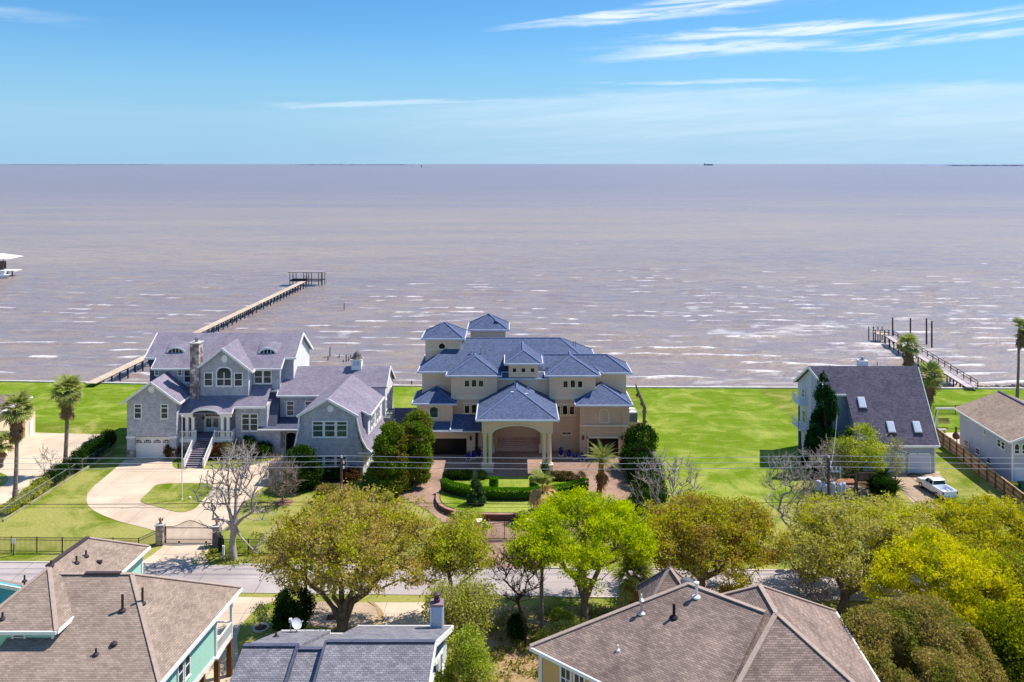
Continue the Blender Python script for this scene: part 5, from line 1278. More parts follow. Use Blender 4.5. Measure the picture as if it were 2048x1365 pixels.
def build_brown_house():
    t = thing('tan_house', 'tan stucco house under a broad weathered brown shingle roof, bottom right of centre', 'house', (14, 56, 0))
    B = lambda n, mb, m, par=None, **k: mb.build(n, m, par or t, **k)
    m_rb = M('weathered_brown_shingle', S(162, 140, 126), S(130, 112, 104), scale=.55, kind='shingle', k=(.36, .155, .014, .38), mort=.42, rough=.95, patch=.12)
    e = Vector((4.6, -4.1, 0)).normalized(); n_ = Vector((-e.y, e.x, 0))
    L0 = Vector((1.25, 59.0, 6.5)); A = Vector((12.6, 60.7, 10.0)); A2 = Vector((16.9, 56.7, 10.0)); A3 = A + e*5.8
    E0 = L0; E1 = L0 + e*13.7
    dn = (A-L0).dot(n_); k = (A-L0).dot(e)
    Bk0 = Vector((12.2, 64.0, 6.5)); Bk1 = Vector((17.0, 62.5, 6.5))
    B('roof', MB().slab([E0, E1, A3, A], .14), m_rb)
    B('roof', MB().slab([E0, A, Bk0], .14), m_rb)
    B('roof', MB().slab([A, A3, Bk1, Bk0], .14), m_rb)
    up = Vector((0, 0, .04))
    for p, q in ((E0, A), (A, A3), (A, Bk0)): B('ridge_cap', MB().bar(p+up, q+up, .32, .08), m_bcap)
    g = n_*-.06 + Vector((0, 0, -.12)); B('fascia', MB().bar(E0+g, E1+g, .12, .24), m_white)
    
    wl = [L0+e*.55+n_*.55, L0+e*13.2+n_*.55, Vector((12.5, 58, 0)), Vector((11.2, 62.0, 0)), Vector((4.5, 60.6, 0))]
    mb = MB(); mb.prism([(p.x, p.y) for p in wl], 0, 6.3); B('wall', mb, M('tan_wall', S(222, 184, 122), S(210, 172, 112), rough=.9, streak=.08))
    cb = L0+e*.5+n_*.5; B('corner_board', MB().box(cb.x-.12, cb.x+.12, cb.y-.12, cb.y+.12, 0, 6.3), m_white)
    ang = math.atan2(e.y, e.x)
    for d in (2.6, 3.75): 
        p = L0+e*(d+.15)+n_*.54; window(t, p.x, p.y, 5.1, 1.0, 1.7, rz=ang, rows=2, cols=2, fr=.12, arch=0)
    # axis-aligned wing
    P0, P1 = Vector((17.6, 60.35, 10.05)), Vector((17.6, 56.6, 10.05))
    FRc, FLc, BRc, BLc = Vector((23.4, 49.8, 6.5)), Vector((11.6, 49.8, 6.5)), Vector((24.2, 63.7, 6.5)), Vector((11.0, 63.7, 6.5))
    for f in ([P1, FLc, FRc], [FRc, BRc, P0, P1], [BRc, BLc, P0], [BLc, FLc, P1, P0]): B('roof', MB().slab(f, .14), m_rb if f[0] != FRc else m_rb)
    for p, q in ((P0, P1), (P1, FRc), (P1, FLc), (P0, BRc), (P0, BLc)): B('ridge_cap', MB().bar(p+up, q+up, .32, .08), m_bcap)
    B('fascia', MB().bar(FRc+Vector((.06, 0, -.12)), BRc+Vector((.06, 0, -.12)), .12, .26), m_white); B('fascia', MB().bar(BRc+Vector((0, .06, -.12)), BLc+Vector((0, .06, -.12)), .12, .26), m_white)
    B('wall', MB().box(12, 23.0, 51, 63.1, 0, 6.3), MATS['tan_wall'])
    # little turret roof behind
    c = Vector((X(1339, 66.5), 66.5, 0)); za = Z(1134.6, 66.5)
    cs = [Vector((c.x-2.4, c.y-2.2, za-2.7)), Vector((c.x+2.2, c.y-2.4, za-2.7)), Vector((c.x+2.4, c.y+2.2, za-2.7)), Vector((c.x-2.2, c.y+2.4, za-2.7))]; ap = Vector((c.x, c.y, za))
    for i in range(4): B('roof', MB().slab([cs[i], cs[(i+1) % 4], ap], .1), m_rb)
    for q in cs: B('ridge_cap', MB().bar(ap+up, q+up, .26, .06), m_bcap)
    B('wall', MB().box(c.x-2, c.x+2, c.y-2, c.y+2, 0, za-2.8), MATS['tan_wall'])
    B('finial', MB().lathe([(.1, 0), (.04, .3), (.0, .5)], 6, (c.x, c.y, za)), m_rb)
    p = Vector((X(1374, 62.2), 62.2, 9.35)); B('attic_fan', MB().lathe([(.42, -.1), (.5, .1), (.3, .28), (.05, .34)], 12, tuple(p)), M('fan_grey', S(110, 106, 112)))
    pl = (E0, E1, A3)
    vent_pipe(t, on_plane(1283, 1227, *pl), .8, .09, m_alu, True); vent_pipe(t, on_plane(1348, 1235, *pl), .9, .10, M('black_pipe', S(24, 24, 30)))
    vent_pipe(t, on_plane(1393, 1194, *pl), .9, .10, m_white, True); vent_pipe(t, on_plane(1236, 1301, *pl), .35, .05, m_white); vent_pipe(t, on_plane(1283, 1200, *pl), .4, .05, m_white)
build_brown_house()
# ------------------------------------------------------------------ plants
def leaf_mat(name, a, b, c=None, trans=0.35, scale=0.5):
    m = bpy.data.materials.new(name); m.use_nodes = True; t = NT(m)
    o = t.n('ShaderNodeOutputMaterial'); geo = t.n('ShaderNodeNewGeometry')
    col = t.mix(geo.outputs['Random Per Island'], a, b)
    if c:
        n = t.noise(geo.outputs['Position'], scale, 3, 0.6); col = t.mix(t.rng(n, .46, .62), col, c)
    d = t.n('ShaderNodeBsdfDiffuse'); tr = t.n('ShaderNodeBsdfTranslucent'); mx = t.n('ShaderNodeMixShader')
    t.put(d.inputs[0], col)
    hs_ = t.n('ShaderNodeHueSaturation'); hs_.inputs['Saturation'].default_value = 1.15; hs_.inputs['Value'].default_value = 1.25; t.put(hs_.inputs['Color'], col)
    t.put(tr.inputs[0], hs_.outputs[0]); mx.inputs[0].default_value = trans
    t.t.links.new(d.outputs[0], mx.inputs[1]); t.t.links.new(tr.outputs[0], mx.inputs[2]); t.t.links.new(mx.outputs[0], o.inputs[0])
    MATS[name] = m; return m
L_oak = leaf_mat('oak_leaves', S(176, 160, 74), S(204, 178, 112), S(176, 176, 44), .42)
L_vivid = leaf_mat('spring_leaves', S(174, 192, 14), S(206, 210, 34), S(152, 170, 16), .46)
L_mid = leaf_mat('live_oak_leaves', S(158, 164, 40), S(196, 182, 62), S(176, 150, 82), .42)
L_olive = leaf_mat('olive_leaves', S(160, 162, 82), S(194, 186, 118), S(170, 174, 66), .4)
L_yell = leaf_mat('yellow_green_leaves', S(206, 200, 18), S(222, 210, 44), S(156, 162, 24), .46)
L_brown = leaf_mat('brown_olive_leaves', S(148, 136, 66), S(186, 162, 100), S(124, 128, 54), .34)
L_dark = leaf_mat('dark_green_leaves', S(38, 66, 22), S(66, 94, 30), S(30, 54, 20), .2)
L_fir = leaf_mat('conifer_needles', S(26, 58, 28), S(48, 84, 38), None, .12)
L_fir2 = leaf_mat('grey_green_needles', S(54, 82, 44), S(84, 108, 58), None, .12)
L_jun = leaf_mat('juniper_foliage', S(88, 118, 30), S(122, 142, 42), S(124, 116, 48), .3)
L_hedge = leaf_mat('hedge_leaves', S(60, 116, 8), S(98, 150, 14), None, .3)
L_light = leaf_mat('light_green_leaves', S(164, 174, 66), S(198, 198, 104), S(146, 162, 52), .44)
L_red = leaf_mat('red_brown_leaves', S(110, 66, 48), S(92, 84, 44), None, .2)
K_oak = M('oak_bark', S(142, 126, 110), S(98, 84, 72), scale=3, rough=1, bump=1, bscale=6)
K_pale = M('pale_bark', S(186, 174, 164), S(146, 134, 124), scale=3, rough=1, bump=.6, bscale=6)
K_grey = M('grey_bark', S(156, 142, 130), S(124, 110, 100), scale=3, rough=1, bump=.6, bscale=6)
K_dark = M('dark_bark', S(84, 66, 56), S(60, 48, 42), scale=3, rough=1, bump=.6, bscale=6)
def in_lobes(rng, lobes, n, shell=.55):
    vol = np.array([l[3]*l[4]*l[5] for l in lobes]); pr = vol/vol.sum(); idx = rng.choice(len(lobes), n, p=pr)
    d = rng.normal(size=(n, 3)); d /= np.linalg.norm(d, axis=1, keepdims=True)
    r = (shell**3 + (1-shell**3)*rng.random(n))**(1/3.)
    L = np.array(lobes)[idx]; return L[:, :3] + d*r[:, None]*L[:, 3:6], idx
_LAT = np.random.default_rng(77).random((32, 32, 32))
def vnoise3(P, s):
    q = np.asarray(P)/s + 100.0; i = np.floor(q).astype(int); f = q-i; f = f*f*(3-2*f); r = 0
    for a in (0, 1):
        for b in (0, 1):
            for c in (0, 1):
                w = (f[:, 0] if a else 1-f[:, 0])*(f[:, 1] if b else 1-f[:, 1])*(f[:, 2] if c else 1-f[:, 2])
                r = r + w*_LAT[(i[:, 0]+a) % 32, (i[:, 1]+b) % 32, (i[:, 2]+c) % 32]
    return r
def grow(rng, base, fork, tips, cost=.32, step=1.1, wob=.14, seeds=None, up=.8):
    """branch skeleton: every tip is tied to the nearest earlier branch point, long ties are bent"""
    N = [np.array(base, float), (np.array(base)+np.array(fork))/2 + rng.normal(0, .06, 3), np.array(fork, float)]; PA = [-1, 0, 1]; D = [0, 1, 2]
    N = list(N); L = [0., 1., 2.]
    if seeds is not None:
        for s in seeds:
            p = N[2]; q = np.array(s); k = max(3, int(np.linalg.norm(q-p)/step)); last = 2
            for j in range(1, k+1):
                f = j/k; w = p + (q-p)*f + rng.normal(0, wob, 3) + np.array([0, 0, .12*math.sin(math.pi*f)*np.linalg.norm(q-p)]); N.append(w); PA.append(last); L.append(L[last]+step); last = len(N)-1
    order = np.argsort(np.linalg.norm(tips-np.array(fork), axis=1)); TI = []
    for i in order:
        t = tips[i]; A = np.array(N[2:]); d = np.linalg.norm(A-t, axis=1) + cost*np.array(L[2:])*.5
        d = d + np.maximum(0, A[:, 2]-t[2]+.2)*up; j = int(np.argmin(d)) + 2; p = N[j]; dist = np.linalg.norm(t-p); k = max(1, int(dist/step)); last = j
        for s in range(1, k+1):
            f = s/k; w = p + (t-p)*f
            if s < k: w = w + rng.normal(0, wob, 3) + np.array([0, 0, -.08*math.sin(math.pi*f)*dist])
            N.append(w); PA.append(last); L.append(L[last] + dist/k); last = len(N)-1
        TI.append(last)
    return np.array(N), np.array(PA), TI
def limbs(N, PA, TI, r_trunk, r_tip, expo=1.95):
    cnt = np.zeros(len(N)); 
    for t in TI: cnt[t] += 1
    for i in range(len(N)-1, 0, -1):
        cnt[i] = max(cnt[i], 1) if cnt[i] == 0 else cnt[i]; cnt[PA[i]] += cnt[i]
    r = r_tip + (r_trunk-r_tip)*(cnt/cnt[0])**(1/expo); r[0] = r_trunk*1.35
    V = []; Fq = []
    for i in range(1, len(N)):
        p, q = N[PA[i]], N[i]; ra, rb = (r[PA[i]] if PA[i] < 3 else min(r[PA[i]], r[i]*1.5)), r[i]
        d = q-p; L = np.linalg.norm(d)
        if L < 1e-5: continue
        d = d/L; a = np.cross(d, (0, 0, 1) if abs(d[2]) < .9 else (1, 0, 0)); a /= np.linalg.norm(a); b = np.cross(d, a)
        n = 7 if ra > .12 else (4 if ra > .04 else 3); k = len(V)
        if n not in (7, 4, 3): n = 4
        n = 6 if ra > .1 else 3
        for c, rr in ((p-d*min(.05, ra*.4), ra), (q, rb)):
            for j in range(n):
                t = 2*math.pi*j/n; V.append(c + a*rr*math.cos(t) + b*rr*math.sin(t))
        for j in range(n): Fq.append((k+j, k+(j+1) % n, k+n+(j+1) % n, k+n+j))
    return np.array(V), np.array(Fq)
def leaves(rng, C, per, spread, size, flat=.0, aspect=1.0, droop=0.0):
    n = len(C)*per; P0 = np.repeat(C, per, axis=0) + rng.normal(0, 1, (n, 3))*np.array([spread, spread, spread*.62])
    nn = rng.normal(size=(n, 3)); nn[:, 2] = nn[:, 2]*(1-flat) + flat*1.6; nn /= np.linalg.norm(nn, axis=1, keepdims=True)
    u = np.cross(nn, rng.normal(size=(n, 3))); u /= np.linalg.norm(u, axis=1, keepdims=True); v = np.cross(nn, u)
    s = size*(.45+1.15*rng.random(n)**1.6)[:, None]; u = u*s*aspect; v = v*s*.62
    V = np.stack([P0-u*.5, P0+v*.5, P0+u*.5, P0-v*.5], 1).reshape(-1, 3)
    return V, np.arange(n*4).reshape(n, 4)
def tree(name, label, cat, base, fork, lobes, tips, per, size, spread, mat, bark, r_trunk, seed, group=None, r_tip=.022, shell=.5, cost=.32, seeds=None, leafless=False, twigs=0, flat=.25, step=1.1, wob=.14, cname='crown', aspect=1.0, extra=0, up=.8, gap=.40, gs=1.5):
    rng = np.random.default_rng(seed); t = thing(name, label, cat, base, group)
    T, _ = in_lobes(rng, [(l[0], l[1], l[2], l[3]*rng.uniform(.92, 1.12), l[4], l[5]*rng.uniform(.9, 1.15)) for l in lobes], tips if leafless else int(tips*1.9), shell); T = T[T[:, 2] > base[2]+.3]
    if not leafless: T = T[vnoise3(T, gs) > gap]
    N, PA, TI = grow(rng, base, fork, T, cost, step, wob, seeds, up)
    if twigs:      # fine bare twigs fanning off each tip
        NN = list(N); PP = list(PA); T2 = []
        for i in TI:
            d = N[i]-N[PA[i]]; d = d/max(1e-5, np.linalg.norm(d))
            for _ in range(twigs):
                e = d*.7 + rng.normal(0, .42, 3) + np.array([0, 0, .25]); NN.append(N[i] + e*rng.uniform(.35, .9)); PP.append(i); T2.append(len(NN)-1)
        N = np.array(NN); PA = np.array(PP); TI = T2
    V, Fq = limbs(N, PA, TI, r_trunk, r_tip); 
    k3 = len(Fq); npmesh('trunk', V, Fq, bark, t)
    if not leafless:
        C = np.array([N[i] for i in TI]); ids = [i for i in range(len(N)) if np.linalg.norm(N[i]-N[2]) > .42*np.max(np.linalg.norm(C-N[2], axis=1))]
        if extra: C = np.vstack([C, N[rng.choice(ids, min(extra, len(ids)))]])
        V, Fq = leaves(rng, C, per, spread, size, flat, aspect); npmesh(cname, V, Fq, mat, t, kind=None)
    return t
def shrub(name, label, cat, c, r, n, size, mat, seed, group=None, lobes=None, z0=0.0, cname='foliage', flat=.1, stems=5):
    """dense bush: leaves through overlapping lobes over a few stems"""
    rng = np.random.default_rng(seed); t = thing(name, label, cat, (c[0], c[1], z0), group)
    if lobes is None:
        lobes = [(c[0], c[1], z0+r[2]*.55, r[0]*.8, r[1]*.8, r[2]*.5)]
        for i in range(7):
            a = rng.random()*6.28; lobes.append((c[0]+math.cos(a)*r[0]*.5, c[1]+math.sin(a)*r[1]*.5, z0+r[2]*(.3+.45*rng.random()), r[0]*.5, r[1]*.5, r[2]*.36))
    P0, _ = in_lobes(rng, lobes, int(n*1.5), .72); P0 = P0[P0[:, 2] > z0+.03]; P0 = P0[vnoise3(P0, .28*max(r[0], .8)) > .38]
    V, Fq = leaves(rng, P0, 3, size*.9, size, flat); npmesh(cname, V, Fq, mat, t)
    mb = MB()
    for i in range(stems):
        a = rng.random()*6.28; mb.tube((c[0]+.08*math.cos(a), c[1]+.08*math.sin(a), z0-.05), (c[0]+r[0]*.4*math.cos(a), c[1]+r[1]*.4*math.sin(a), z0+r[2]*.6), .05, .02, 5)
    mb.build('stem', K_dark, t); return t
def cone_tree(name, label, c, h, r, n, size, mat, seed, lean=(0, 0), lobes=9, group=None, z0=0.0, col=False, pw=.8):
    rng = np.random.default_rng(seed); t = thing(name, label, 'tree', (c[0], c[1], z0), group); Ls = []
    for i in range(lobes*4):
        f = rng.random()**.9; a = rng.random()*6.28; rr = r*((1-f)**pw if not col else math.sqrt(max(0, 1-f**2.6))*.95)*.62; q_ = (1.15-f) if not col else 1.05
        Ls.append((c[0]+lean[0]*f+math.cos(a)*rr, c[1]+lean[1]*f+math.sin(a)*rr, z0+.4+f*(h-.8), r*.30*q_, r*.30*q_, h*.10*(1.3-f*.7)))
    P0, _ = in_lobes(rng, Ls, int(n*1.5), .6); P0 = P0[vnoise3(P0, .6) > .38]; V, Fq = leaves(rng, P0, 3, size*.8, size, 0, 1.3); npmesh('foliage', V, Fq, mat, t)
    MB().path([(c[0], c[1], z0-.05), (c[0]+lean[0]*.5, c[1]+lean[1]*.5, z0+h*.5), (c[0]+lean[0]*.9, c[1]+lean[1]*.9, z0+h*.92)], [r*.09+.05, r*.05+.03, .02], 7).build('trunk', K_dark, t)
    return t
def LB(px, py, Y, rx, rz, ry=None):      # crown lobe seen at a pixel, radii in metres
    return (X(px, Y), Y, Z(py, Y), rx, ry or rx, rz)
def gb(px, py, z=0.0): return G(px, py, z)
# --- great oak, centre left
tree('oak_tree', 'huge spreading oak with olive-brown crown and forked dark trunk, beside the grey-roofed house', 'tree', (-14.6, 72.2, 0), (-14.4, 72.3, 1.1),
     [LB(700, 1085, 72.5, 6.2, 3.3), LB(600, 1110, 72.5, 3.6, 2.3), LB(800, 1100, 73.5, 4.0, 2.5), LB(700, 1030, 74, 4.6, 2.4), LB(620, 1065, 74, 3.2, 2.2), LB(790, 1045, 75, 3.4, 2.0), LB(560, 1130, 72, 1.5, 1.0), LB(850, 1150, 72, 1.9, 1.0), LB(690, 1110, 69.5, 4.0, 2.2), LB(630, 1160, 71, 1.2, 1.0), LB(740, 1165, 71.5, 1.2, .9)],
     560, 46, .21, .33, L_oak, K_oak, .52, 11, 'street trees on the near side', r_tip=.028, extra=260,
     seeds=[(-19.5, 72.0, 6.0), (-16, 75.5, 8.0), (-12.0, 72, 7.6), (-8.6, 73.5, 5.8), (-15.5, 69.5, 7.0)])
tree('oak_tree', 'small green oak behind the right side of the huge oak, near the blue roadside sign', 'tree', (-5.3, 73.0, 0), (-5.1, 73.0, 3.2),
     [LB(915, 1095, 74, 2.6, 1.8), LB(950, 1120, 74, 1.7, 1.3), LB(880, 1120, 74, 1.6, 1.2), LB(935, 1060, 75.5, 1.8, 1.1)],
     150, 44, .22, .42, leaf_mat('fresh_oak_leaves', S(162, 170, 42), S(190, 188, 64), S(174, 164, 92), .42), K_oak, .20, 12, 'street trees on the near side', extra=80)
tree('olive_tree', 'scrubby pale olive tree right of the grey roof house chimney', 'tree', (-5.0, 68.6, 0), (-4.9, 68.6, 1.6),
     [LB(920, 1200, 68.5, 2.2, 1.3), LB(960, 1195, 69, 1.5, 1.0), LB(880, 1215, 68.5, 1.4, 1.2), LB(940, 1240, 68, 1.6, 1.0)],
     190, 40, .17, .38, L_olive, K_oak, .24, 13, extra=60)
tree('feathery_tree', 'light green feathery young tree at the bottom edge beside the red wood screen', 'tree', (X(935, 60), 60, 0), (X(935, 60), 60, 1.0), [LB(930, 1310, 60.5, 1.5, 1.3), LB(905, 1340, 60, 1.2, 1.4), LB(955, 1350, 60, 1.2, 1.4), LB(940, 1280, 61, .8, .9)], 170, 60, .15, .26, L_light, K_oak, .1, 14, extra=60, step=.6)
shrub('bush', 'small olive bush in the shade between the grey roof and the tan house', 'bush', (X(900, 66), 66, 0), (1.6, 1.6, 2.4), 4500, .15, L_olive, 15)
# --- vivid green tree
tree('camphor_tree', 'vivid lime green tree with dense billowing crown in front of the mansion gate', 'tree', (6.4, 73.4, 0), (6.3, 73.6, 2.4),
     [LB(1160, 1055, 76, 5.0, 2.6), LB(1070, 1085, 75, 2.7, 1.9), LB(1240, 1070, 76, 3.0, 2.1), LB(1150, 1030, 78.5, 3.6, 1.6), LB(1230, 1035, 78.5, 2.8, 1.5), LB(1100, 1110, 74, 1.9, 1.4), LB(1170, 1110, 73, 2.6, 1.5), LB(1270, 1100, 75, 1.8, 1.5), LB(1190, 1150, 72, 1.9, 1.1), LB(1040, 1110, 75, 1.2, .9)],
     460, 74, .19, .33, L_vivid, K_oak, .36, 21, 'street trees on the near side', r_tip=.024, extra=200, flat=.45,
     seeds=[(3.2, 74, 6.0), (9.0, 74.5, 6.3), (6, 77, 8.0), (8.5, 72, 5.5)])
tree('camphor_tree', 'tall thin straight-trunked tree with a small lime crown, left of the vivid lime tree', 'tree', (2.55, 73.4, 0), (2.6, 73.5, 5.4),
     [LB(1065, 1100, 73.6, 2.0, 1.2), LB(1090, 1080, 74, 1.6, 1.0)], 90, 60, .2, .42, L_vivid, K_grey, .17, 22, 'street trees on the near side')
tree('bare_tree', 'leafless multi-stemmed tree with fine reddish branches before the road, left of the thin trunk', 'tree', (1.15, 70.6, 0), (1.15, 70.6, 1.5),
     [LB(1035, 1150, 71, 2.0, 2.1), LB(1005, 1140, 71, 1.0, 1.4), LB(1068, 1150, 71, 1.0, 1.6)], 120, 0, .1, .1, None, K_dark, .12, 23, leafless=True, twigs=4, r_tip=.013, cost=.30, step=.8, wob=.05, up=2.5)
shrub('bush', 'dark bush at the foot of the leafless multi-stemmed tree', 'bush', (X(1035, 71.8), 71.8, 0), (.8, .8, 1.9), 2500, .14, L_dark, 24)
# --- middle right oaks
tree('oak_tree', 'rounded olive green oak right of the lime tree, trunk leaning out over the road edge', 'tree', (17.3, 77.0, 0), (17.2, 77.2, 2.4),
     [LB(1430, 1080, 79, 4.6, 3.0), LB(1345, 1080, 79, 2.9, 2.3), LB(1510, 1080, 79, 2.8, 2.4), LB(1400, 1030, 81, 3.3, 1.9), LB(1480, 1035, 80, 2.8, 1.8), LB(1330, 1040, 81, 2.4, 1.6), LB(1430, 1120, 77, 3.0, 1.6), LB(1350, 1125, 78, 1.8, 1.2), LB(1500, 1120, 78, 1.6, 1.2)],
     470, 56, .20, .34, L_mid, K_oak, .38, 31, 'street trees on the near side', r_tip=.026, extra=220, seeds=[(13.5, 78, 6), (20.5, 79, 6.3), (17, 81, 8)])
tree('oak_sapling', 'small olive sapling by the road under the rounded oak', 'tree', (X(1462, 77.2), 77.2, 0), (X(1462, 77.2), 77.2, 1.0),
     [LB(1465, 1165, 77.2, 1.7, 1.0), LB(1440, 1175, 77, .9, .7)], 60, 60, .2, .36, L_mid, K_oak, .10, 32)
tree('oak_tree', 'wide grey-olive oak with several twisting trunks, right of the rounded oak', 'tree', (29.6, 76.0, 0), (29.9, 76.2, 1.6),
     [LB(1720, 1090, 78, 5.6, 3.0), LB(1630, 1100, 78, 3.4, 2.4), LB(1820, 1090, 78, 3.6, 2.4), LB(1700, 1040, 80.5, 4.8, 2.0), LB(1790, 1040, 81, 3.8, 1.7), LB(1630, 1060, 80, 3.0, 2.0), LB(1690, 1130, 76, 3.6, 1.6), LB(1620, 1140, 77, 1.8, 1.0), LB(1860, 1060, 81, 2.0, 1.5)],
     560, 50, .20, .34, leaf_mat('grey_olive_leaves', S(176, 172, 86), S(204, 192, 118), S(192, 190, 54), .42), K_oak, .42, 33, 'street trees on the near side', r_tip=.026, extra=280,
     seeds=[(26.2, 77, 5.5), (30, 79.5, 7.5), (34, 77.5, 6), (32, 75, 5.5)])
tree('bare_shrub', 'leafless grey shrub at the road edge left of the twisting oak trunks', 'shrub', (X(1640, 75.9), 75.9, 0), (X(1640, 75.9), 75.9, .5),
     [LB(1630, 1165, 76, 2.4, 1.3)], 90, 0, .1, .1, None, K_grey, .08, 34, leafless=True, twigs=4, r_tip=.016, cost=.1, step=.6)
# --- yellow-green masses at the right
tree('yellow_green_tree', 'bright yellow-green tree near the right edge in front of the brown bush', 'tree', (37.5, 69.5, 0), (37.6, 69.5, 2.6),
     [LB(1860, 1150, 70, 3.8, 2.4), LB(1790, 1175, 69, 2.4, 1.8), LB(1930, 1170, 70, 3.0, 2.3), LB(1990, 1210, 69, 2.4, 2.4), LB(1880, 1110, 72, 3.2, 1.6), LB(1960, 1140, 72, 2.4, 1.5), LB(1900, 1215, 67.5, 2.2, 1.6)],
     360, 76, .19, .34, L_yell, K_oak, .34, 41, 'street trees on the near side', r_tip=.024, extra=160, flat=.4)
tree('yellow_green_tree', 'yellow-olive tree at the right edge behind the brightest yellow tree', 'tree', (46.5, 78.5, 0), (46.4, 78.5, 2.4),
     [LB(1960, 1060, 81, 4.2, 2.2), LB(1900, 1045, 83, 3.2, 1.7), LB(2030, 1075, 80, 3.6, 2.6), LB(2000, 1030, 84, 3.4, 1.5), LB(1940, 1095, 78, 3.0, 1.7), LB(2010, 1120, 77, 2.8, 2.0)],
     380, 62, .2, .36, leaf_mat('gold_olive_leaves', S(182, 178, 34), S(208, 196, 60), S(148, 146, 48), .44), K_oak, .34, 42, 'street trees on the near side', extra=200, flat=.35)
tree('yellow_green_tree', 'pale green tree low at the far right edge, partly cut off', 'tree', (43.8, 72.5, 0), (43.8, 72.5, 2.0),
     [LB(2030, 1150, 72.5, 2.6, 1.9), LB(2040, 1230, 71, 2.4, 2.2), LB(1990, 1165, 73, 1.9, 1.4)], 170, 70, .2, .45, leaf_mat('soft_green_leaves', S(134, 158, 44), S(172, 178, 60), S(150, 130, 56), .36), K_oak, .25, 43, 'street trees on the near side', extra=80)
shrub('brown_bush', 'broad mass of brown-olive foliage, bottom right corner', 'bush', (X(1840, 60), 60, 0), (6, 5, 6), 42000, .17, L_brown, 44,
      lobes=[LB(1760, 1290, 61, 2.9, 2.4), LB(1840, 1270, 62, 2.9, 2.5), LB(1900, 1310, 60, 2.6, 2.4), LB(1720, 1350, 59, 2.2, 2.0), LB(1800, 1360, 58, 2.6, 2.2), LB(1880, 1370, 57, 2.5, 2.0), LB(1790, 1235, 63.5, 1.6, 1.3), LB(1870, 1225, 63.5, 1.3, 1.0), LB(1950, 1355, 59, 1.9, 1.9), LB(1715, 1265, 62, 1.3, 1.2)], stems=7)
tree('yellow_green_tree', 'dark-shadowed green tree in the bottom right corner beside the brown foliage', 'tree', (38.2, 62.5, 0), (38.2, 62.6, 2.0),
     [LB(2010, 1280, 62, 2.5, 2.4), LB(2040, 1340, 60, 2.2, 2.2), LB(1985, 1345, 60.5, 1.5, 1.7)], 170, 70, .2, .42, leaf_mat('deep_lime_leaves', S(130, 140, 14), S(168, 168, 24), S(70, 84, 20), .36), K_dark, .25, 45, extra=80)
# --- bare trees beyond the road
tree('bare_tree', 'tall pale leafless tree with upswept limbs beside the left drive gate', 'tree', (X(467, 86.0), 86.0, 0), (X(467, 86.0), 86.1, 3.3),
     [LB(455, 960, 86.5, 2.0, 3.0), LB(500, 960, 87, 1.8, 2.6), LB(425, 985, 86.5, 1.6, 2.2), LB(535, 1010, 87, 2.0, 1.6), LB(480, 930, 88, 1.4, 2.0), LB(420, 1050, 85, 1.6, .8), LB(560, 1050, 87, 1.8, .9), LB(510, 1090, 85.5, 1.2, .5)],
     150, 0, .1, .1, None, K_pale, .30, 51, leafless=True, twigs=3, r_tip=.020, cost=.30, step=.9, wob=.07, up=2.5, seeds=[(X(472, 86), 86.3, 8.5), (X(440, 86), 86.2, 7.0), (X(500, 87), 87, 6.6), (X(425, 85), 85, 4.4), (X(525, 86.5), 86.8, 4.8)])
tree('bare_tree', 'wispy grey leafless tree left of the utility pole with transformers', 'tree', (X(1592, 87.5), 87.5, 0), (X(1592, 87.5), 87.5, 1.8),
     [LB(1560, 970, 89, 1.7, 3.4), LB(1600, 950, 89, 1.8, 3.2), LB(1635, 960, 89, 1.6, 2.8), LB(1590, 1020, 88, 2.0, 2.2)], 200, 0, .1, .1, None, K_pale, .16, 52, leafless=True, twigs=4, r_tip=.016, cost=.30, step=.9, wob=.05, up=2.5)
tree('bare_tree', 'tangled grey leafless tree at the right end of the mansion court', 'tree', (X(1330, 95), 95, 0), (X(1330, 95), 95, 1.2),
     [LB(1320, 950, 96, 2.6, 2.2), LB(1365, 960, 96, 2.2, 2.0), LB(1295, 985, 95, 1.8, 1.6)], 170, 0, .1, .1, None, K_pale, .15, 53, leafless=True, twigs=4, r_tip=.016, cost=.28, step=.9, wob=.06, up=2.0)
tree('bare_tree', 'short leafless tree with dense brown twigs on a mulch ring, right of the left drive', 'tree', (X(567, 100), 100.0, 0), (X(567, 100), 100, 1.5),
     [LB(562, 955, 100, 2.0, 2.4), LB(550, 935, 100.5, 1.2, 1.3), LB(580, 965, 100, 1.2, 1.6)], 190, 0, .1, .1, None, K_grey, .12, 54, leafless=True, twigs=6, r_tip=.012, cost=.2, step=.6, wob=.06, up=2.0)
tree('bare_shrub', 'pale leafless shrub in front of the shingled house bed', 'shrub', (X(490, 104), 104, 0), (X(490, 104), 104, .5),
     [LB(480, 915, 104.5, 1.8, 1.6), LB(515, 920, 104, 1.2, 1.3)], 90, 0, .1, .1, None, K_pale, .07, 55, leafless=True, twigs=4, r_tip=.02, cost=.1, step=.6)
tree('bare_shrub', 'thin leafless sapling by the chain fence near the left palms', 'shrub', (X(93, 104), 104, 0), (X(93, 104), 104, .6),
     [LB(92, 925, 104.5, 1.2, 1.7)], 40, 0, .1, .1, None, K_grey, .05, 56, leafless=True, twigs=2, r_tip=.016, cost=.1, step=.7)
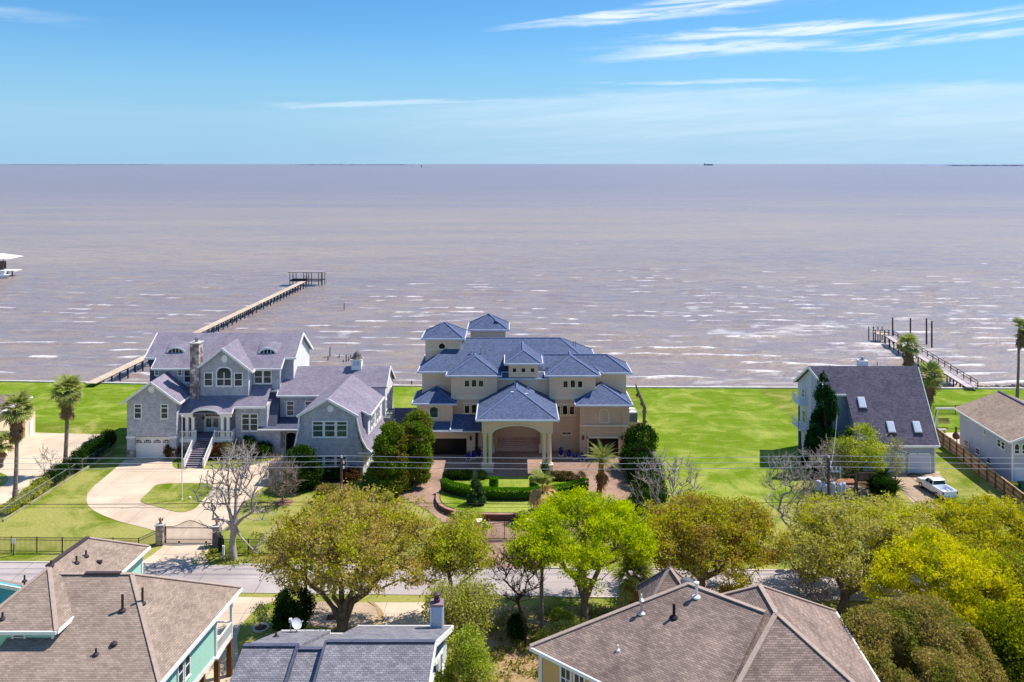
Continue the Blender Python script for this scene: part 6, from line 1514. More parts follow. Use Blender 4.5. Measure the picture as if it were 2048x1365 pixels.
# --- evergreens round the houses
for i, (px, pb, h, r, lab) in enumerate(((778, 984, 8.2, 2.9, 'tall rough green juniper, left one of the pair between the two big houses'), (822, 972, 9.0, 2.9, 'tall rough green juniper, right one of the pair, against the mansion garage'))):
    c = gb(px, pb); cone_tree('juniper', lab, c, h+i*.2, r, 20000, .20, L_jun, 61+i, lean=(.8 if i else .2, .6), col=True, group='junipers between the big houses', lobes=12)
shrub('bush', 'big rounded dark green bush in front of the shingled house gambrel wing', 'bush', gb(604, 972), (2.0, 2.0, 5.2), 9000, .20, L_dark, 63, lobes=[LB(602, 925, 105, 1.9, 2.1), LB(600, 945, 104.5, 2.1, 1.9), LB(622, 950, 105, 1.4, 1.6), LB(590, 960, 104, 1.3, 1.2)])
shrub('bush', 'leafy mid-green bush below the junipers', 'bush', gb(755, 985), (2.2, 1.6, 2.6), 6000, .18, leaf_mat('glossy_leaves', S(76, 104, 40), S(110, 134, 62), None, .25), 64)
for i, (px, py, rx, h, m_, lab) in enumerate(((640, 958, 1.1, 1.6, L_dark, 'low dark bush under the gambrel wing windows, left one'), (675, 960, 1.2, 1.5, L_dark, 'low dark bush under the gambrel wing windows, middle one'), (705, 962, 1.2, 1.7, L_red, 'reddish bush under the gambrel wing windows'),
      (372, 917, .0, 0, L_dark, ''), (344, 917, 1.0, 1.7, L_red, 'russet bush between the garage and the front stairs'), (432, 916, 1.3, 1.9, L_red, 'russet bush at the right foot of the front stairs'), (462, 914, 1.4, 2.0, L_brown, 'brownish bush second from the front stairs'), (497, 912, 1.5, 2.6, L_dark, 'dark green bush under the paired window of the shingled house'), (530, 912, 1.4, 1.7, L_dark, 'dark bush beside the stone entry'),
      (712, 985, 1.2, 1.2, L_olive, 'pale olive bush in front of the gambrel wing'), (655, 990, 1.3, 1.2, L_brown, 'brown bush below the gambrel wing'), (768, 1000, 1.2, 1.0, L_light, 'light green low bush in front of the junipers'))):
    if rx: shrub('bush', lab, 'bush', gb(px, py), (rx, rx*.9, h), 1900, .15, m_, 70+i, group='foundation bushes of the shingled house')
shrub('bush', 'dark dense evergreen bush along the right end of the mansion', 'bush', gb(1285, 960), (2.3, 2.3, 7.6), 14000, .2, L_dark, 83, lobes=[LB(1282, 880, 112, 2.2, 2.0), LB(1275, 920, 110, 2.3, 2.4), LB(1290, 950, 106, 2.3, 2.6), LB(1300, 985, 101, 2.0, 2.2), LB(1268, 905, 113, 1.4, 2.4), LB(1285, 1005, 98, 1.5, 1.4)], stems=8)
cone_tree('dark_conifer', 'tall dark ragged conifer against the left side of the skylight house', (41.2, 111.2), 12.6, 3.3, 21000, .22, L_fir, 84, lean=(-.4, 0), pw=.62, lobes=12)
cone_tree('dark_conifer', 'shorter grey-green conifer right of the tall dark one', (43.3, 109.2), 6.6, 1.8, 6000, .2, L_fir2, 85, lobes=8)
tree('feathery_tree', 'feathery light green tree in front of the skylight house garage', 'tree', gb(1712, 985), tuple(Vector(gb(1712, 985))+Vector((0, 0, 2.2))),
     [LB(1705, 905, 104, 2.4, 2.0), LB(1740, 905, 104.5, 2.2, 1.7), LB(1690, 925, 103.5, 1.6, 1.5), LB(1720, 870, 105, 1.3, 1.3)], 170, 46, .2, .42, L_light, K_oak, .2, 86, extra=100)
tree('bare_tree', 'wispy leafless sapling in front of the left garage door of the skylight house', 'tree', gb(1790, 958), tuple(Vector(gb(1790, 958))+Vector((0, 0, .6))),
     [LB(1785, 915, 108, 1.5, 2.0)], 80, 8, .13, .3, L_light, K_pale, .07, 87, twigs=3, r_tip=.02, cost=.1, step=.7)
for i, (px, py, lab) in enumerate(((1650, 985, 'grey-brown leafless shrub behind the transformer pole, left one'), (1668, 968, 'grey-brown leafless shrub behind the transformer pole, right one'))):
    tree('bare_shrub', lab, 'shrub', gb(px, py), tuple(Vector(gb(px, py))+Vector((0, 0, .4))), [LB(px, py-50, 104, 1.9, 1.9)], 110, 0, .1, .1, None, K_pale, .07, 88+i, leafless=True, twigs=4, r_tip=.02, cost=.1, step=.6)
# hedge along the left chain fence, small growth here and there
for i in range(11):
    f = i/10; Y = 97.5 + f*21; x = -57.9 + f*1.3; h = .9+1.9*f
    shrub('hedge_bush', 'hedge bush by the left chain fence, number %s from the street' % ('one two three four five six seven eight nine ten eleven'.split()[i]), 'bush', (x, Y), (1.2, 1.3, h), 1500, .16, L_dark if i > 3 else L_olive, 100+i, group='hedge along the left chain fence', stems=3)
# sago palms beside the old drive
def strap(L, w, droop, n=6):
    pts = [(L*math.cos(a0)*f, L*(f*math.sin(a0) - droop*f*f)) for a0 in (.8,) for f in [i/n for i in range(n+1)]]
    return pts
shrub('bush', 'dark green rounded bush on this side of the sago palms by the old drive', 'bush', gb(1765, 992), (1.7, 1.5, 2.2), 4500, .16, L_dark, 121)
shrub('bush', 'small dark bush on grass beside the parking pad near the mint house', 'bush', gb(585, 1262), (1.9, 1.7, 3.6), 6500, .16, L_dark, 122)
tree('sapling', 'thin young sapling in a white ring on the near lawn', 'tree', gb(522, 1257), tuple(Vector(gb(522, 1257))+Vector((0, 0, 1.0))), [LB(521, 1222, 73, .55, .7)], 24, 14, .14, .2, L_olive, K_grey, .035, 123, step=.4, r_tip=.012)
# small olive tree by the mansion gate
tree('olive_tree', 'small feathery green tree in front of the mansion brick planter wall', 'tree', gb(936, 1085), tuple(Vector(gb(936, 1085))+Vector((0, 0, 1.0))), [LB(935, 1045, 92, 1.5, 1.1)], 60, 40, .17, .34, L_light, K_oak, .07, 124, step=.5)
shrub('bush', 'lime green bush beside the mansion gate pillar', 'bush', gb(905, 1098), (2.0, 1.5, 1.9), 4500, .17, L_light, 125)
shrub('bush', 'bare-looking grey thicket at the corner of the tan house roof', 'bush', gb(1130, 1292), (2.6, 1.6, 1.8), 2500, .13, L_olive, 126)
shrub('bush', 'spiky green yucca-like clump under the lime tree', 'bush', gb(1122, 1250), (1.1, .9, 1.1), 1500, .16, L_light, 127)

# rough grass and fallen leaves under the near trees: nobody could count them
def litter(name, label, poly, n, size, mat, seed, up):
    rng = np.random.default_rng(seed); xs = [p[0] for p in poly]; ys = [p[1] for p in poly]
    P0 = np.stack([rng.uniform(min(xs), max(xs), n), rng.uniform(min(ys), max(ys), n), np.full(n, .03)], 1)
    P0 = P0[vnoise3(P0*np.array([1, 1, 0]), 1.6) > .45]
    V, Fq = leaves(rng, P0, 3, .12, size, 0 if up else .9, 1.6 if up else 1.0); V[:, 2] = np.abs(V[:, 2]-.03)*(1.6 if up else .5)+.012
    o = npmesh(name, V, Fq, mat, None, kind='stuff'); tag(o, label, 'grass' if up else 'leaves')
litter('rough_grass', 'rough tufty grass on the shaded ground this side of the road', [(-8, 56), (34, 56), (34, 76), (-8, 76)], 9000, .20, leaf_mat('rough_grass_blades', S(112, 124, 40), S(150, 142, 70), None, .3), 5, True)
litter('leaf_litter', 'fallen brown leaves scattered on the ground under the near trees', [(-9, 56), (14, 56), (14, 75), (-9, 75)], 7000, .14, leaf_mat('dead_leaves', S(150, 112, 70), S(176, 140, 96), None, .1), 6, False)
litter('rough_grass', 'uneven grass tufts on the verge beyond the road', [(-32, 84.6), (45, 84.6), (45, 92), (-32, 92)], 9000, .13, MATS['rough_grass_blades'], 7, True)
# ------------------------------------------------------------------ palms
L_palm = leaf_mat('palm_frond', S(126, 138, 66), S(176, 176, 108), None, .35)
L_palmd = leaf_mat('dead_palm_frond', S(150, 124, 92), S(116, 92, 70), None, .15)
L_palmg = leaf_mat('golden_frond', S(176, 158, 70), S(196, 172, 90), None, .3)
def fan_mesh(name, m, r=1.0, pet=.8, n=15, droop=.35, seed=1, spread=2.5):
    rg = random.Random(seed); mb = MB(); mb.path([(0, 0, 0), (pet*.5, 0, .12), (pet, 0, .12)], [.03, .022, .015], 4)
    for i in range(n):
        a = (i/(n-1)-.5)*spread; l = r*(.78+.3*math.cos(a*.8))*rg.uniform(.9, 1.08); w = .075*r
        c, s = math.cos(a), math.sin(a); prev = None
        pts = []
        for f in (0, .35, .7, 1.0):
            ww = w*(.35+1.3*f if f < .5 else 1.25-1.1*(f-.35)*1.3); ww = max(.008, ww)
            x = pet + l*f*c; y = l*f*s; z = .12 - droop*l*f*f*rg.uniform(.9, 1.2) + (.05 if i % 2 else 0)*f
            pts.append(((x - s*ww, y + c*ww, z), (x + s*ww, y - c*ww, z)))
        for p, q in zip(pts[:-1], pts[1:]): mb.add([p[0], p[1], q[1], q[0]], [(0, 1, 2, 3)])
    return mb.mesh(name, m)
def pinnate_mesh(name, m, L=2.4, droop=.6, n=26, seed=1, lw=.5):
    rg = random.Random(seed); mb = MB(); sp = lambda f: (L*f*(1-.12*f), 0, L*(.35*f - droop*f*f))
    mb.path([sp(i/6) for i in range(7)], [.035, .03, .026, .02, .015, .01, .005], 4)
    for i in range(n):
        f = .12 + .86*i/n; p = Vector(sp(f)); l = lw*math.sin(math.pi*min(1, f*.8+.2))*rg.uniform(.85, 1.1)
        for s in (-1, 1):
            q = p + Vector((l*.55, s*l*.75, -l*.25)); w = .028
            mb.add([p-Vector((w, 0, 0)), p+Vector((w, 0, 0)), q], [(0, 1, 2)])
    return mb.mesh(name, m)
FAN = [fan_mesh('frond', L_palm, 1.0, .75, droop=d, seed=i) for i, d in enumerate((.25, .45))]
FAND = fan_mesh('dead_frond', L_palmd, .9, .55, n=11, droop=.25, seed=5, spread=1.7)
PINN = pinnate_mesh('frond', L_palm, 2.5, .55); PINNG = pinnate_mesh('frond', L_palmg, 2.1, .8, seed=4)
K_palm = M('palm_bark', S(150, 134, 120), S(112, 98, 88), scale=4, rough=1, bump=1, bscale=5)
K_palmr = M('palm_fibre', S(150, 104, 66), S(112, 78, 52), scale=3, rough=1, bump=1, bscale=6)
def fan_palm(label, base, top, r=.2, size=1.0, n=34, skirt=26, sklen=2.6, seed=1, wind=(0, 0), lean_skirt=(0, 0), group='fan palms', n_up=1.0, green=None):
    rg = random.Random(seed); t = thing('fan_palm', label, 'palm tree', base, group)
    b, q = Vector(base), Vector(top); n_ = 9; pts = []; rs = []
    for i in range(n_+1):
        f = i/n_; pts.append(b.lerp(q, f) + Vector((math.sin(f*3.1)*.12, 0, 0))); rs.append(r*(1.35-.5*f if f < .15 else 1.05-.25*f))
    mb = MB()
    for i in range(n_):
        mb.tube(pts[i], pts[i+1], rs[i]*1.05, rs[i+1]*.93, 9)
    mb.build('trunk', K_palm, t)
    if skirt:
        prof = [(r*1.1, -sklen*.95), (r*1.5, -sklen*.8), (r*2.0, -sklen*.4), (r*1.9, -.4), (r*1.2, 0)]
        sk = MB().lathe([(a*size, z) for a, z in prof], 14, tuple(q+Vector((lean_skirt[0]*.5, lean_skirt[1]*.5, 0))))
        for i, v in enumerate(sk.v):
            k = rg.uniform(.8, 1.2); sk.v[i] = (q.x+(v[0]-q.x)*k + lean_skirt[0]*(q.z-v[2])*.3, q.y+(v[1]-q.y)*k, v[2]+rg.uniform(-.15, .15))
        sk.build('dead_skirt', L_palmd, t)
        for i in range(int(skirt*1.6)):
            a = rg.random()*6.28; z = -rg.random()*sklen*.7; pit = rg.uniform(50, 80)
            mw = Matrix.Translation(q+Vector((lean_skirt[0]*(-z)*.3, 0, z-.1))) @ Matrix.Rotation(a, 4, 'Z') @ Matrix.Rotation(R(pit), 4, 'Y') @ Matrix.Rotation(rg.uniform(-.5, .5), 4, 'X') @ Matrix.Scale(size*rg.uniform(.6, .9), 4)
            inst(FAND, 'dead_frond', t, mw)
    for i in range(n):
        a = i*2.4 + rg.uniform(-.2, .2); f = i/n; pit = -72*n_up + 118*f + rg.uniform(-8, 8)
        d = Vector((math.cos(a)+wind[0], math.sin(a)+wind[1], 0)); a2 = math.atan2(d.y, d.x)
        mw = Matrix.Translation(q+Vector((0, 0, .25-.3*f))) @ Matrix.Rotation(a2, 4, 'Z') @ Matrix.Rotation(R(pit), 4, 'Y') @ Matrix.Rotation(rg.uniform(-.4, .4), 4, 'X') @ Matrix.Scale(size*rg.uniform(.85, 1.1), 4)
        inst(FAN[i % 2] if not (f > .7 and rg.random() < .6) else FAND, 'frond', t, mw)
    return t
def at_h(px, py, Y): return P(px, py, Y)
fan_palm('tall fan palm on the neighbour drive with long brown skirt, nearer the house', gb(129, 946), at_h(134, 786, 109.9), .26, 1.25, 36, 26, 3.2, 1, wind=(.35, 0))
fan_palm('tall windblown fan palm nearest the left edge, beside the chain fence', gb(29, 1012), at_h(33, 822, 99.6), .24, 1.25, 34, 26, 3.4, 2, wind=(.5, 0))
fan_palm('short fan palm crown cut by the left edge in front of the cream house', (X(2, 112), 112, 0), at_h(2, 892, 112), .22, 1.1, 26, 8, 1.0, 3)
fan_palm('very tall thin fan palm near the shore at the right edge, skirt blown sideways', gb(2034, 801), at_h(2037, 662, 143.9), .22, 1.2, 20, 18, 3.0, 4, wind=(1.2, 0), lean_skirt=(1.0, 0))
fan_palm('fan palm rising behind the ridge of the skylight house', (X(1815, 128), 128, 0), at_h(1816, 694, 128), .24, 1.15, 30, 24, 3.4, 5)
fan_palm('fan palm behind the right roof edge of the skylight house', (X(1858, 123), 123, 0), at_h(1858, 757, 123), .26, 1.35, 34, 24, 3.2, 6, wind=(.25, 0))
fan_palm('broad green fan palm at the roadside in front of the tan house turret', (11.0, 75.6, 0), at_h(1268, 1160, 75.6), .42, 1.15, 36, 22, 1.4, 7, wind=(.15, 0))
# date palm on the court and a dying palm below the planter
def date_palm():
    b = gb(1198, 992); q = Vector(P(1203, 925, b[1])); t = thing('date_palm', 'feathery date palm with shaggy trunk on the right of the mansion court', 'palm tree', b)
    rg = random.Random(8); mb = MB(); bb = Vector(b)
    for i in range(10):
        mb.tube(bb.lerp(q, i/10), bb.lerp(q, (i+1)/10), .34+.03*(i % 2), .30+.03*(i % 2), 10)
    mb.build('trunk', K_palmr, t)
    for i in range(22):
        a = rg.random()*6.28; mw = Matrix.Translation(q+Vector((0, 0, -.3-.4*rg.random()))) @ Matrix.Rotation(a, 4, 'Z') @ Matrix.Rotation(R(rg.uniform(74, 88)), 4, 'Y') @ Matrix.Scale(rg.uniform(1.0, 1.6), 4)
        inst(PINNG if i % 3 else FAND, 'dead_frond', t, mw)
    for i in range(46):
        f = i/46; a = i*2.4+rg.uniform(-.2, .2); d = Vector((math.cos(a)+.25, math.sin(a), 0)); a2 = math.atan2(d.y, d.x)
        mw = Matrix.Translation(q+Vector((0, 0, .1))) @ Matrix.Rotation(a2, 4, 'Z') @ Matrix.Rotation(R(-78+92*f+rg.uniform(-6, 6)), 4, 'Y') @ Matrix.Scale(rg.uniform(1.0, 1.3), 4)
        inst(PINN if f < .85 else PINNG, 'frond', t, mw)
date_palm()
def dying_palm():
    b = gb(1084, 1032, .4); q = Vector(P(1086, 985, b[1])); t = thing('dying_palm', 'half-dead palm with curled tan fronds and a few green ones, on the planter lawn', 'palm tree', b)
    rg = random.Random(9); MB().tube(b, q, .34, .3, 10).build('trunk', K_palm, t)
    for i in range(26):
        a = rg.random()*6.28; mw = Matrix.Translation(q+Vector((0, 0, .1))) @ Matrix.Rotation(a, 4, 'Z') @ Matrix.Rotation(R(rg.uniform(-10, 50)), 4, 'Y') @ Matrix.Rotation(rg.uniform(-1, 1), 4, 'X') @ Matrix.Scale(rg.uniform(.95, 1.3), 4)
        inst(DCUR, 'dead_frond', t, mw)
    for i in range(9):
        a = rg.random()*6.28; mw = Matrix.Translation(q+Vector((0, 0, .2))) @ Matrix.Rotation(a, 4, 'Z') @ Matrix.Rotation(R(rg.uniform(-80, -45)), 4, 'Y') @ Matrix.Scale(rg.uniform(1.1, 1.5), 4)
        inst(FAN[0], 'frond', t, mw)
DCUR = fan_mesh('dead_frond', leaf_mat('tan_frond', S(214, 184, 130), S(186, 150, 100), None, .2), .8, .7, n=9, droop=1.1, seed=12, spread=1.6)
dying_palm()
def sago(label, c, s, seed):
    t = thing('sago_palm', label, 'palm', c, 'sago palms by the old drive'); rg = random.Random(seed)
    MB().tube(c, (c[0], c[1], .7*s), .22*s, .2*s, 8).build('trunk', K_dark, t)
    for i in range(30):
        f = i/30; mw = Matrix.Translation((c[0], c[1], .7*s)) @ Matrix.Rotation(i*2.4, 4, 'Z') @ Matrix.Rotation(R(-70+80*f), 4, 'Y') @ Matrix.Scale(s*.75, 4)
        inst(SAG, 'frond', t, mw)
SAG = pinnate_mesh('frond', L_dark, 2.2, .45, n=30, seed=6, lw=.4)
sago('dark sago palm nearest the garage by the old drive', gb(1766, 968), 1.15, 1); sago('dark sago palm, left of the two lower ones beside the old drive', gb(1748, 992), 1.25, 2); sago('dark sago palm at the edge of the old drive with yellow flowers around it', gb(1788, 994), 1.2, 3)
# bent dead trunk behind the mansion's evergreen
t = thing('dead_palm_trunk', 'bent brown dead palm trunk rising behind the evergreen at the mansion corner', 'dead tree', (X(1282, 118), 118, 0))
MB().path([P(1283, 895, 118)[:2]+(0,), P(1288, 850, 118), P(1289, 815, 118), P(1281, 795, 118), P(1274, 778, 118), P(1271, 768, 118)], [.2, .22, .25, .22, .16, .06], 8).build('trunk', K_palm, t)
for i, (px, py) in enumerate(((1289, 815), (1284, 800), (1276, 782), (1290, 835))):
    p = P(px, py, 118)
    for k in range(2): inst(FAND, 'dead_frond', t, Matrix.Translation(p) @ Matrix.Rotation(i+k*1.6, 4, 'Z') @ Matrix.Rotation(R(80), 4, 'Y') @ Matrix.Scale(.6, 4))
# ------------------------------------------------------------------ mansion planter, hedge and pots
m_brick = M('planter_brick', S(150, 100, 84), S(120, 78, 66), scale=1, rough=.9, kind='brick', k=(.22, .08, .008, .35), mort=.5)
def planter():
    t = thing('raised_planter', 'raised half-oval lawn bed with a curved dark brick wall in front of the portico', 'planter', (.3, 101, 0))
    def top(x, y): return max(.06, .78 - (y-95.5)*.055)
    n = 30; P_ = []
    for i in range(n+1):
        a = math.pi + math.pi*i/n; x = .2 + 9.1*math.copysign(abs(math.cos(a))**.62, math.cos(a)); y = 102.5 + 7.2*math.copysign(abs(math.sin(a))**.72, math.sin(a)); P_.append((x, y))
    back = [(9.0, 106), (6, 108.2), (2.6, 108.9), (-2.6, 108.9), (-6, 108.2), (-8.6, 106)]
    O = P_ + back
    mb = MB(); mb.prism(O, 0.0, lambda x, y: top(x, y)-.06); mb.build('soil_bed', M('soil', S(110, 88, 62)), t)
    ctr = Vector((.2, 103, 0)); sh = [(ctr.x+(x-ctr.x)*.965, ctr.y+(y-ctr.y)*.955) for x, y in O]
    mb = MB(); mb.prism(sh, .02, top); mb.build('lawn', m_lush, t)
    for i in range(n):       # wall segments with a lighter coping
        (xa, ya), (xb, yb) = P_[i], P_[i+1]
        if math.hypot(xb-xa, yb-ya) < .02: continue
        h = top(0, (ya+yb)/2)
        MB().bar((xa, ya, h/2-.05), (xb, yb, h/2-.05), .34, h-.1+.0).build('wall_segment', m_brick, t)
        MB().bar((xa, ya, h-.06), (xb, yb, h-.06), .42, .09).build('coping', M('brick_coping', S(178, 138, 118), S(150, 112, 96)), t)
    return top
ptop = planter()
def hedge_arc():
    t = thing('box_hedge', 'long clipped bright green box hedge curving across the planter lawn', 'hedge', (.3, 102, .4))
    rng = np.random.default_rng(3); pts = []
    A = [gb(886, 977, .5), gb(905, 987, .5), gb(945, 997, .5), gb(1000, 1001, .5), gb(1055, 1001, .5), gb(1110, 995, .5), gb(1150, 986, .5), gb(1173, 976, .5)]
    segs = []
    for i in range(len(A)-1):
        p, q = Vector(A[i]), Vector(A[i+1])
        for k in range(8): segs.append(p.lerp(q, k/8))
    segs.append(Vector(A[-1])); mb = MB(); C = []
    for i in range(len(segs)-1):
        p, q = segs[i], segs[i+1]; z = ptop(p.x, p.y)
        mb.bar((p.x, p.y, z+.38), (q.x, q.y, z+.38), .62, .78)
        d = (q-p); L = d.length; d.normalize(); s = Vector((-d.y, d.x, 0)); k = int(L*620)
        for _ in range(k):
            u = rng.random(); f = rng.random()
            if f < .45: o = s*rng.uniform(-.38, .38) + Vector((0, 0, .82+rng.normal()*.025))
            elif f < .85: o = s*(-.38+rng.normal()*.02) + Vector((0, 0, rng.uniform(.02, .84)))
            else: o = s*(.38+rng.normal()*.02) + Vector((0, 0, rng.uniform(.02, .84)))
            C.append(p+d*(u*L)+o+Vector((0, 0, z)))
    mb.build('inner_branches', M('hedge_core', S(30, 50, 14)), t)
    V, Fq = leaves(rng, np.array([tuple(c) for c in C]), 2, .02, .12, .2); npmesh('foliage', V, Fq, L_hedge, t)
hedge_arc()
for i, (px, py, lab) in enumerate(((987.5, 975, 'small clipped drum-shaped bush on the planter lawn, left of the two'), (1068, 975, 'small clipped drum-shaped bush on the planter lawn, right of the two'))):
    c = gb(px, py, .4); t = thing('drum_topiary', lab, 'topiary', c, 'clipped drum bushes'); rng = np.random.default_rng(i)
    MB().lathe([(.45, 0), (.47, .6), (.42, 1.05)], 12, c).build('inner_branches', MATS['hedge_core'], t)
    n = 1500; a = rng.random(n)*6.28; z = rng.random(n)*1.15; r = np.full(n, .52); tp = rng.random(n) < .35; r[tp] = .52*np.sqrt(rng.random(tp.sum())); z[tp] = 1.15
    C = np.stack([c[0]+r*np.cos(a), c[1]+r*np.sin(a), c[2]+z], 1); V, Fq = leaves(rng, C, 2, .03, .12, .2); npmesh('foliage', V, Fq, L_hedge, t)
cone_tree('small_conifer', 'small bushy conical conifer on the left of the planter lawn', gb(952, 1010, .55)[:2], 3.9, 1.25, 5500, .14, L_fir2, 140, z0=.5, pw=.75)
shrub('bush', 'row of low dark shrubs at the left pedestal of the portico', 'bush', (X(922, 108), 107.9, .05), (3.4, .8, 1.0), 3600, .13, L_dark, 141, z0=.05, lobes=[(X(px, 108), 107.6, .6, 1.0, .7, .6) for px in (902, 915, 930, 945, 958)])
shrub('bush', 'row of low flowering shrubs at the right pedestal of the portico', 'bush', (X(1125, 108), 107.9, .05), (3.6, .8, 1.0), 3600, .13, leaf_mat('flower_shrub', S(84, 90, 40), S(130, 104, 72), None, .2), 142, z0=.05, lobes=[(X(px, 107.5), 107.2, .6, 1.0, .7, .6) for px in (1098, 1112, 1128, 1142, 1155)])
cone_tree('small_conifer', 'dark little conifer by the right pedestal of the portico', gb(1090, 965)[:2], 2.8, .8, 2400, .13, L_fir2, 143, z0=.3)
t = thing('sprinkler_post', 'short white sprinkler post in the middle of the planter lawn', 'post', gb(1014.5, 1000, .6)); p = gb(1014.5, 1000, .6)
MB().tube(p, (p[0], p[1], p[2]+.65), .05).build('riser', m_white, t); MB().lathe([(.07, 0), (.07, .1), (.03, .14)], 8, (p[0], p[1], p[2]+.65)).build('cap', m_white, t)
m_blue = M('cobalt_glaze', S(26, 38, 168), S(18, 26, 130), rough=.15, spec=.7)
places = ('first blue glazed pot from the portico, in the right group', 'second blue glazed pot from the portico, in the right group', 'third blue glazed pot from the portico, in the right group', 'blue glazed pot at the garage end of the right group',
          'blue glazed pot nearest the black garage door, left group', 'middle blue glazed pot of the left group', 'blue glazed pot with leafy plant, left group beside the portico')
for i, (px, py) in enumerate(((1122, 912), (1138, 915.5), (1150, 918.5), (1164.5, 922), (937, 920), (947, 918), (958, 914))):
    c = gb(px, py); t = thing('glazed_pot', places[i], 'pot', c, 'cobalt blue pots along the mansion front')
    MB().box(c[0]-.34, c[0]+.34, c[1]-.34, c[1]+.34, .035, .1).build('plinth', m_band, t)
    MB().lathe([(.17, .1), (.27, .3), (.31, .55), (.24, .8), (.28, .88), (.24, .88)], 14, (c[0], c[1], 0)).build('pot', m_blue, t, smooth=True)
    rng = np.random.default_rng(i); V, Fq = leaves(rng, np.array([[c[0], c[1], 1.0]]), 50 if i != 6 else 160, .13 if i != 6 else .3, .16, 0); npmesh('plant', V, Fq, L_dark if i != 2 else L_palmg, t)
# dark metal figure on the court by the left pedestal
# ------------------------------------------------------------------ fences and gates
m_iron = M('black_iron_fence', S(34, 34, 36), rough=.5)
def iron_fence(label, pts, h=1.6, step=.13, post=2.6, tex='picket'):
    t = thing('iron_fence', label, 'fence', (*pts[0], 0))
    pk = MB(); cnt = 0; me = MB().box(-.012, .012, -.012, .012, .08, h-.03).mesh('picket', m_iron); pm = MB().box(-.04, .04, -.04, .04, 0, h+.05).mesh('post', m_iron)
    for (a, b) in zip(pts[:-1], pts[1:]):
        L = math.hypot(b[0]-a[0], b[1]-a[1]); n = max(1, round(L/post)); d = ((b[0]-a[0])/L, (b[1]-a[1])/L)
        for z in (h-.04, h-.3, .15): MB().bar((*a, z), (*b, z), .035, .045).build('rail', m_iron, t)
        for i in range(n+1): inst(pm, 'post', t, TR(a[0]+d[0]*L*i/n, a[1]+d[1]*L*i/n, 0))
        k = int(L/step)
        for i in range(k):
            x, y = a[0]+d[0]*(i+.5)*step, a[1]+d[1]*(i+.5)*step
            pk.box(x-.011, x+.011, y-.011, y+.011, .08, h-.03)
    pk.build('pickets', m_iron, t, kind='stuff'); return t
iron_fence('black iron picket fence on grass along the road, left of the drive gate', [(-70, 87.9), G2(277, 1108), G2(315, 1090)], post=2.55)
iron_fence('black iron picket fence on grass right of the drive gate, behind the pale bare tree', [G2(440, 1096), G2(447, 1110), (-27, 87.0), (-14, 86.5), (-6, 86.3)])
iron_fence('black iron picket fence right of the mansion gate, mostly behind the trees', [G2(1070, 1090), (12, 88), (22, 87.2)])
iron_fence('low dark wire fence across the far end of the lawn by the swing frame', [G2(1866, 830), G2(2000, 828)], h=1.5, post=4)
def stone_pillar(label, c, ornament=True, h=2.05, w=.8):
    t = thing('stone_pillar', label, 'pillar', (*c, 0), 'stone pillars of the left drive gate')
    o = MB().box(c[0]-w/2+.06, c[0]+w/2-.06, c[1]-w/2+.06, c[1]+w/2-.06, 0, h).build('core', m_mortar, t)
    stone_facing(o, c[0]-w/2, c[0]+w/2, 0, h, c[1]-w/2+.06, int(c[0]*7)); stone_facing(o, c[1]-w/2, c[1]+w/2, 0, h, c[0]+w/2-.06, int(c[0]*9), side=True)
    MB().box(c[0]-w/2-.06, c[0]+w/2+.06, c[1]-w/2-.06, c[1]+w/2+.06, h, h+.12).build('cap', MATS['cap_stone'], t)
    if ornament:     # small perched eagle: body, raised wings, head
        e = thing('eagle_statue', 'small brown eagle statue on top of the %s' % label.split(' beside')[0], 'statue', (c[0], c[1], h+.12), 'eagle statues on the gate pillars')
        m_e = M('eagle_bronze', S(150, 112, 88), S(110, 84, 70), rough=.5)
        MB().lathe([(.2, 0), (.2, .08), (.08, .12)], 8, (c[0], c[1], h+.12)).build('base', m_e, e)
        MB().lathe([(.05, 0), (.13, .12), (.12, .3), (.06, .42), (.08, .5), (.02, .58)], 8, (c[0], c[1], h+.22), 1, 1.2).build('body', m_e, e)
        for s in (-1, 1): MB().ext([(c[0]+s*.06, c[1], h+.5), (c[0]+s*.26, c[1]+.08, h+.78), (c[0]+s*.22, c[1]+.1, h+.35)], (0, .05, 0)).build('wing', m_e, e)
        MB().ext([(c[0]-.02, c[1]-.1, h+.72), (c[0]+.02, c[1]-.1, h+.72), (c[0], c[1]-.2, h+.68)], (0, 0, .04)).build('beak', m_e, e)
    return t
pa, pb_ = G2(321, 1089), G2(434, 1092)
stone_pillar('left stone gate pillar beside the iron fence', pa); stone_pillar('right stone gate pillar beside the bare tree', pb_)
def drive_gate():
    xa, xb, y = pa[0]+.45, pb_[0]-.42, 89.6; t = thing('drive_gate', 'black sliding iron gate with raised arched top across the left concrete drive', 'gate', ((xa+xb)/2, y, 0))
    f = lambda u: 1.7 + .62*(.5-.5*math.cos(2*math.pi*min(1, max(0, (u-.12)/.76))))
    n = 28; MB().path([(xa+(xb-xa)*i/n, y, f(i/n)+.06) for i in range(n+1)], .035, 6).build('arched_rail', m_iron, t)
    for z in (1.62, .22, .42): MB().bar((xa, y, z), (xb, y, z), .05, .06).build('rail', m_iron, t)
    for x in (xa, xb): MB().box(x-.04, x+.04, y-.04, y+.04, .05, 1.8).build('stile', m_iron, t)
    k = 44
    for i in range(1, k):
        x = xa+(xb-xa)*i/k; MB().box(x-.012, x+.012, y-.012, y+.012, .2, f(i/k)+.03).build('picket', m_iron, t)
    for u in (.27, .82): x = xa+(xb-xa)*u; MB().lathe([(.09, -.03), (.09, .03)], 10, (0, 0, 0)).build('roller', m_iron, t, TR(x, y, .13) @ Matrix.Rotation(R(90), 4, 'X'))
    MB().box(xa, xb, y-.06, y+.06, .035, .06).build('track', M('track_steel', S(96, 80, 70)), t)
drive_gate()
c = G2(447, 1118); t = thing('keypad_post', 'white bollard post beside the black gate opener near the bare tree', 'post', (*c, 0))
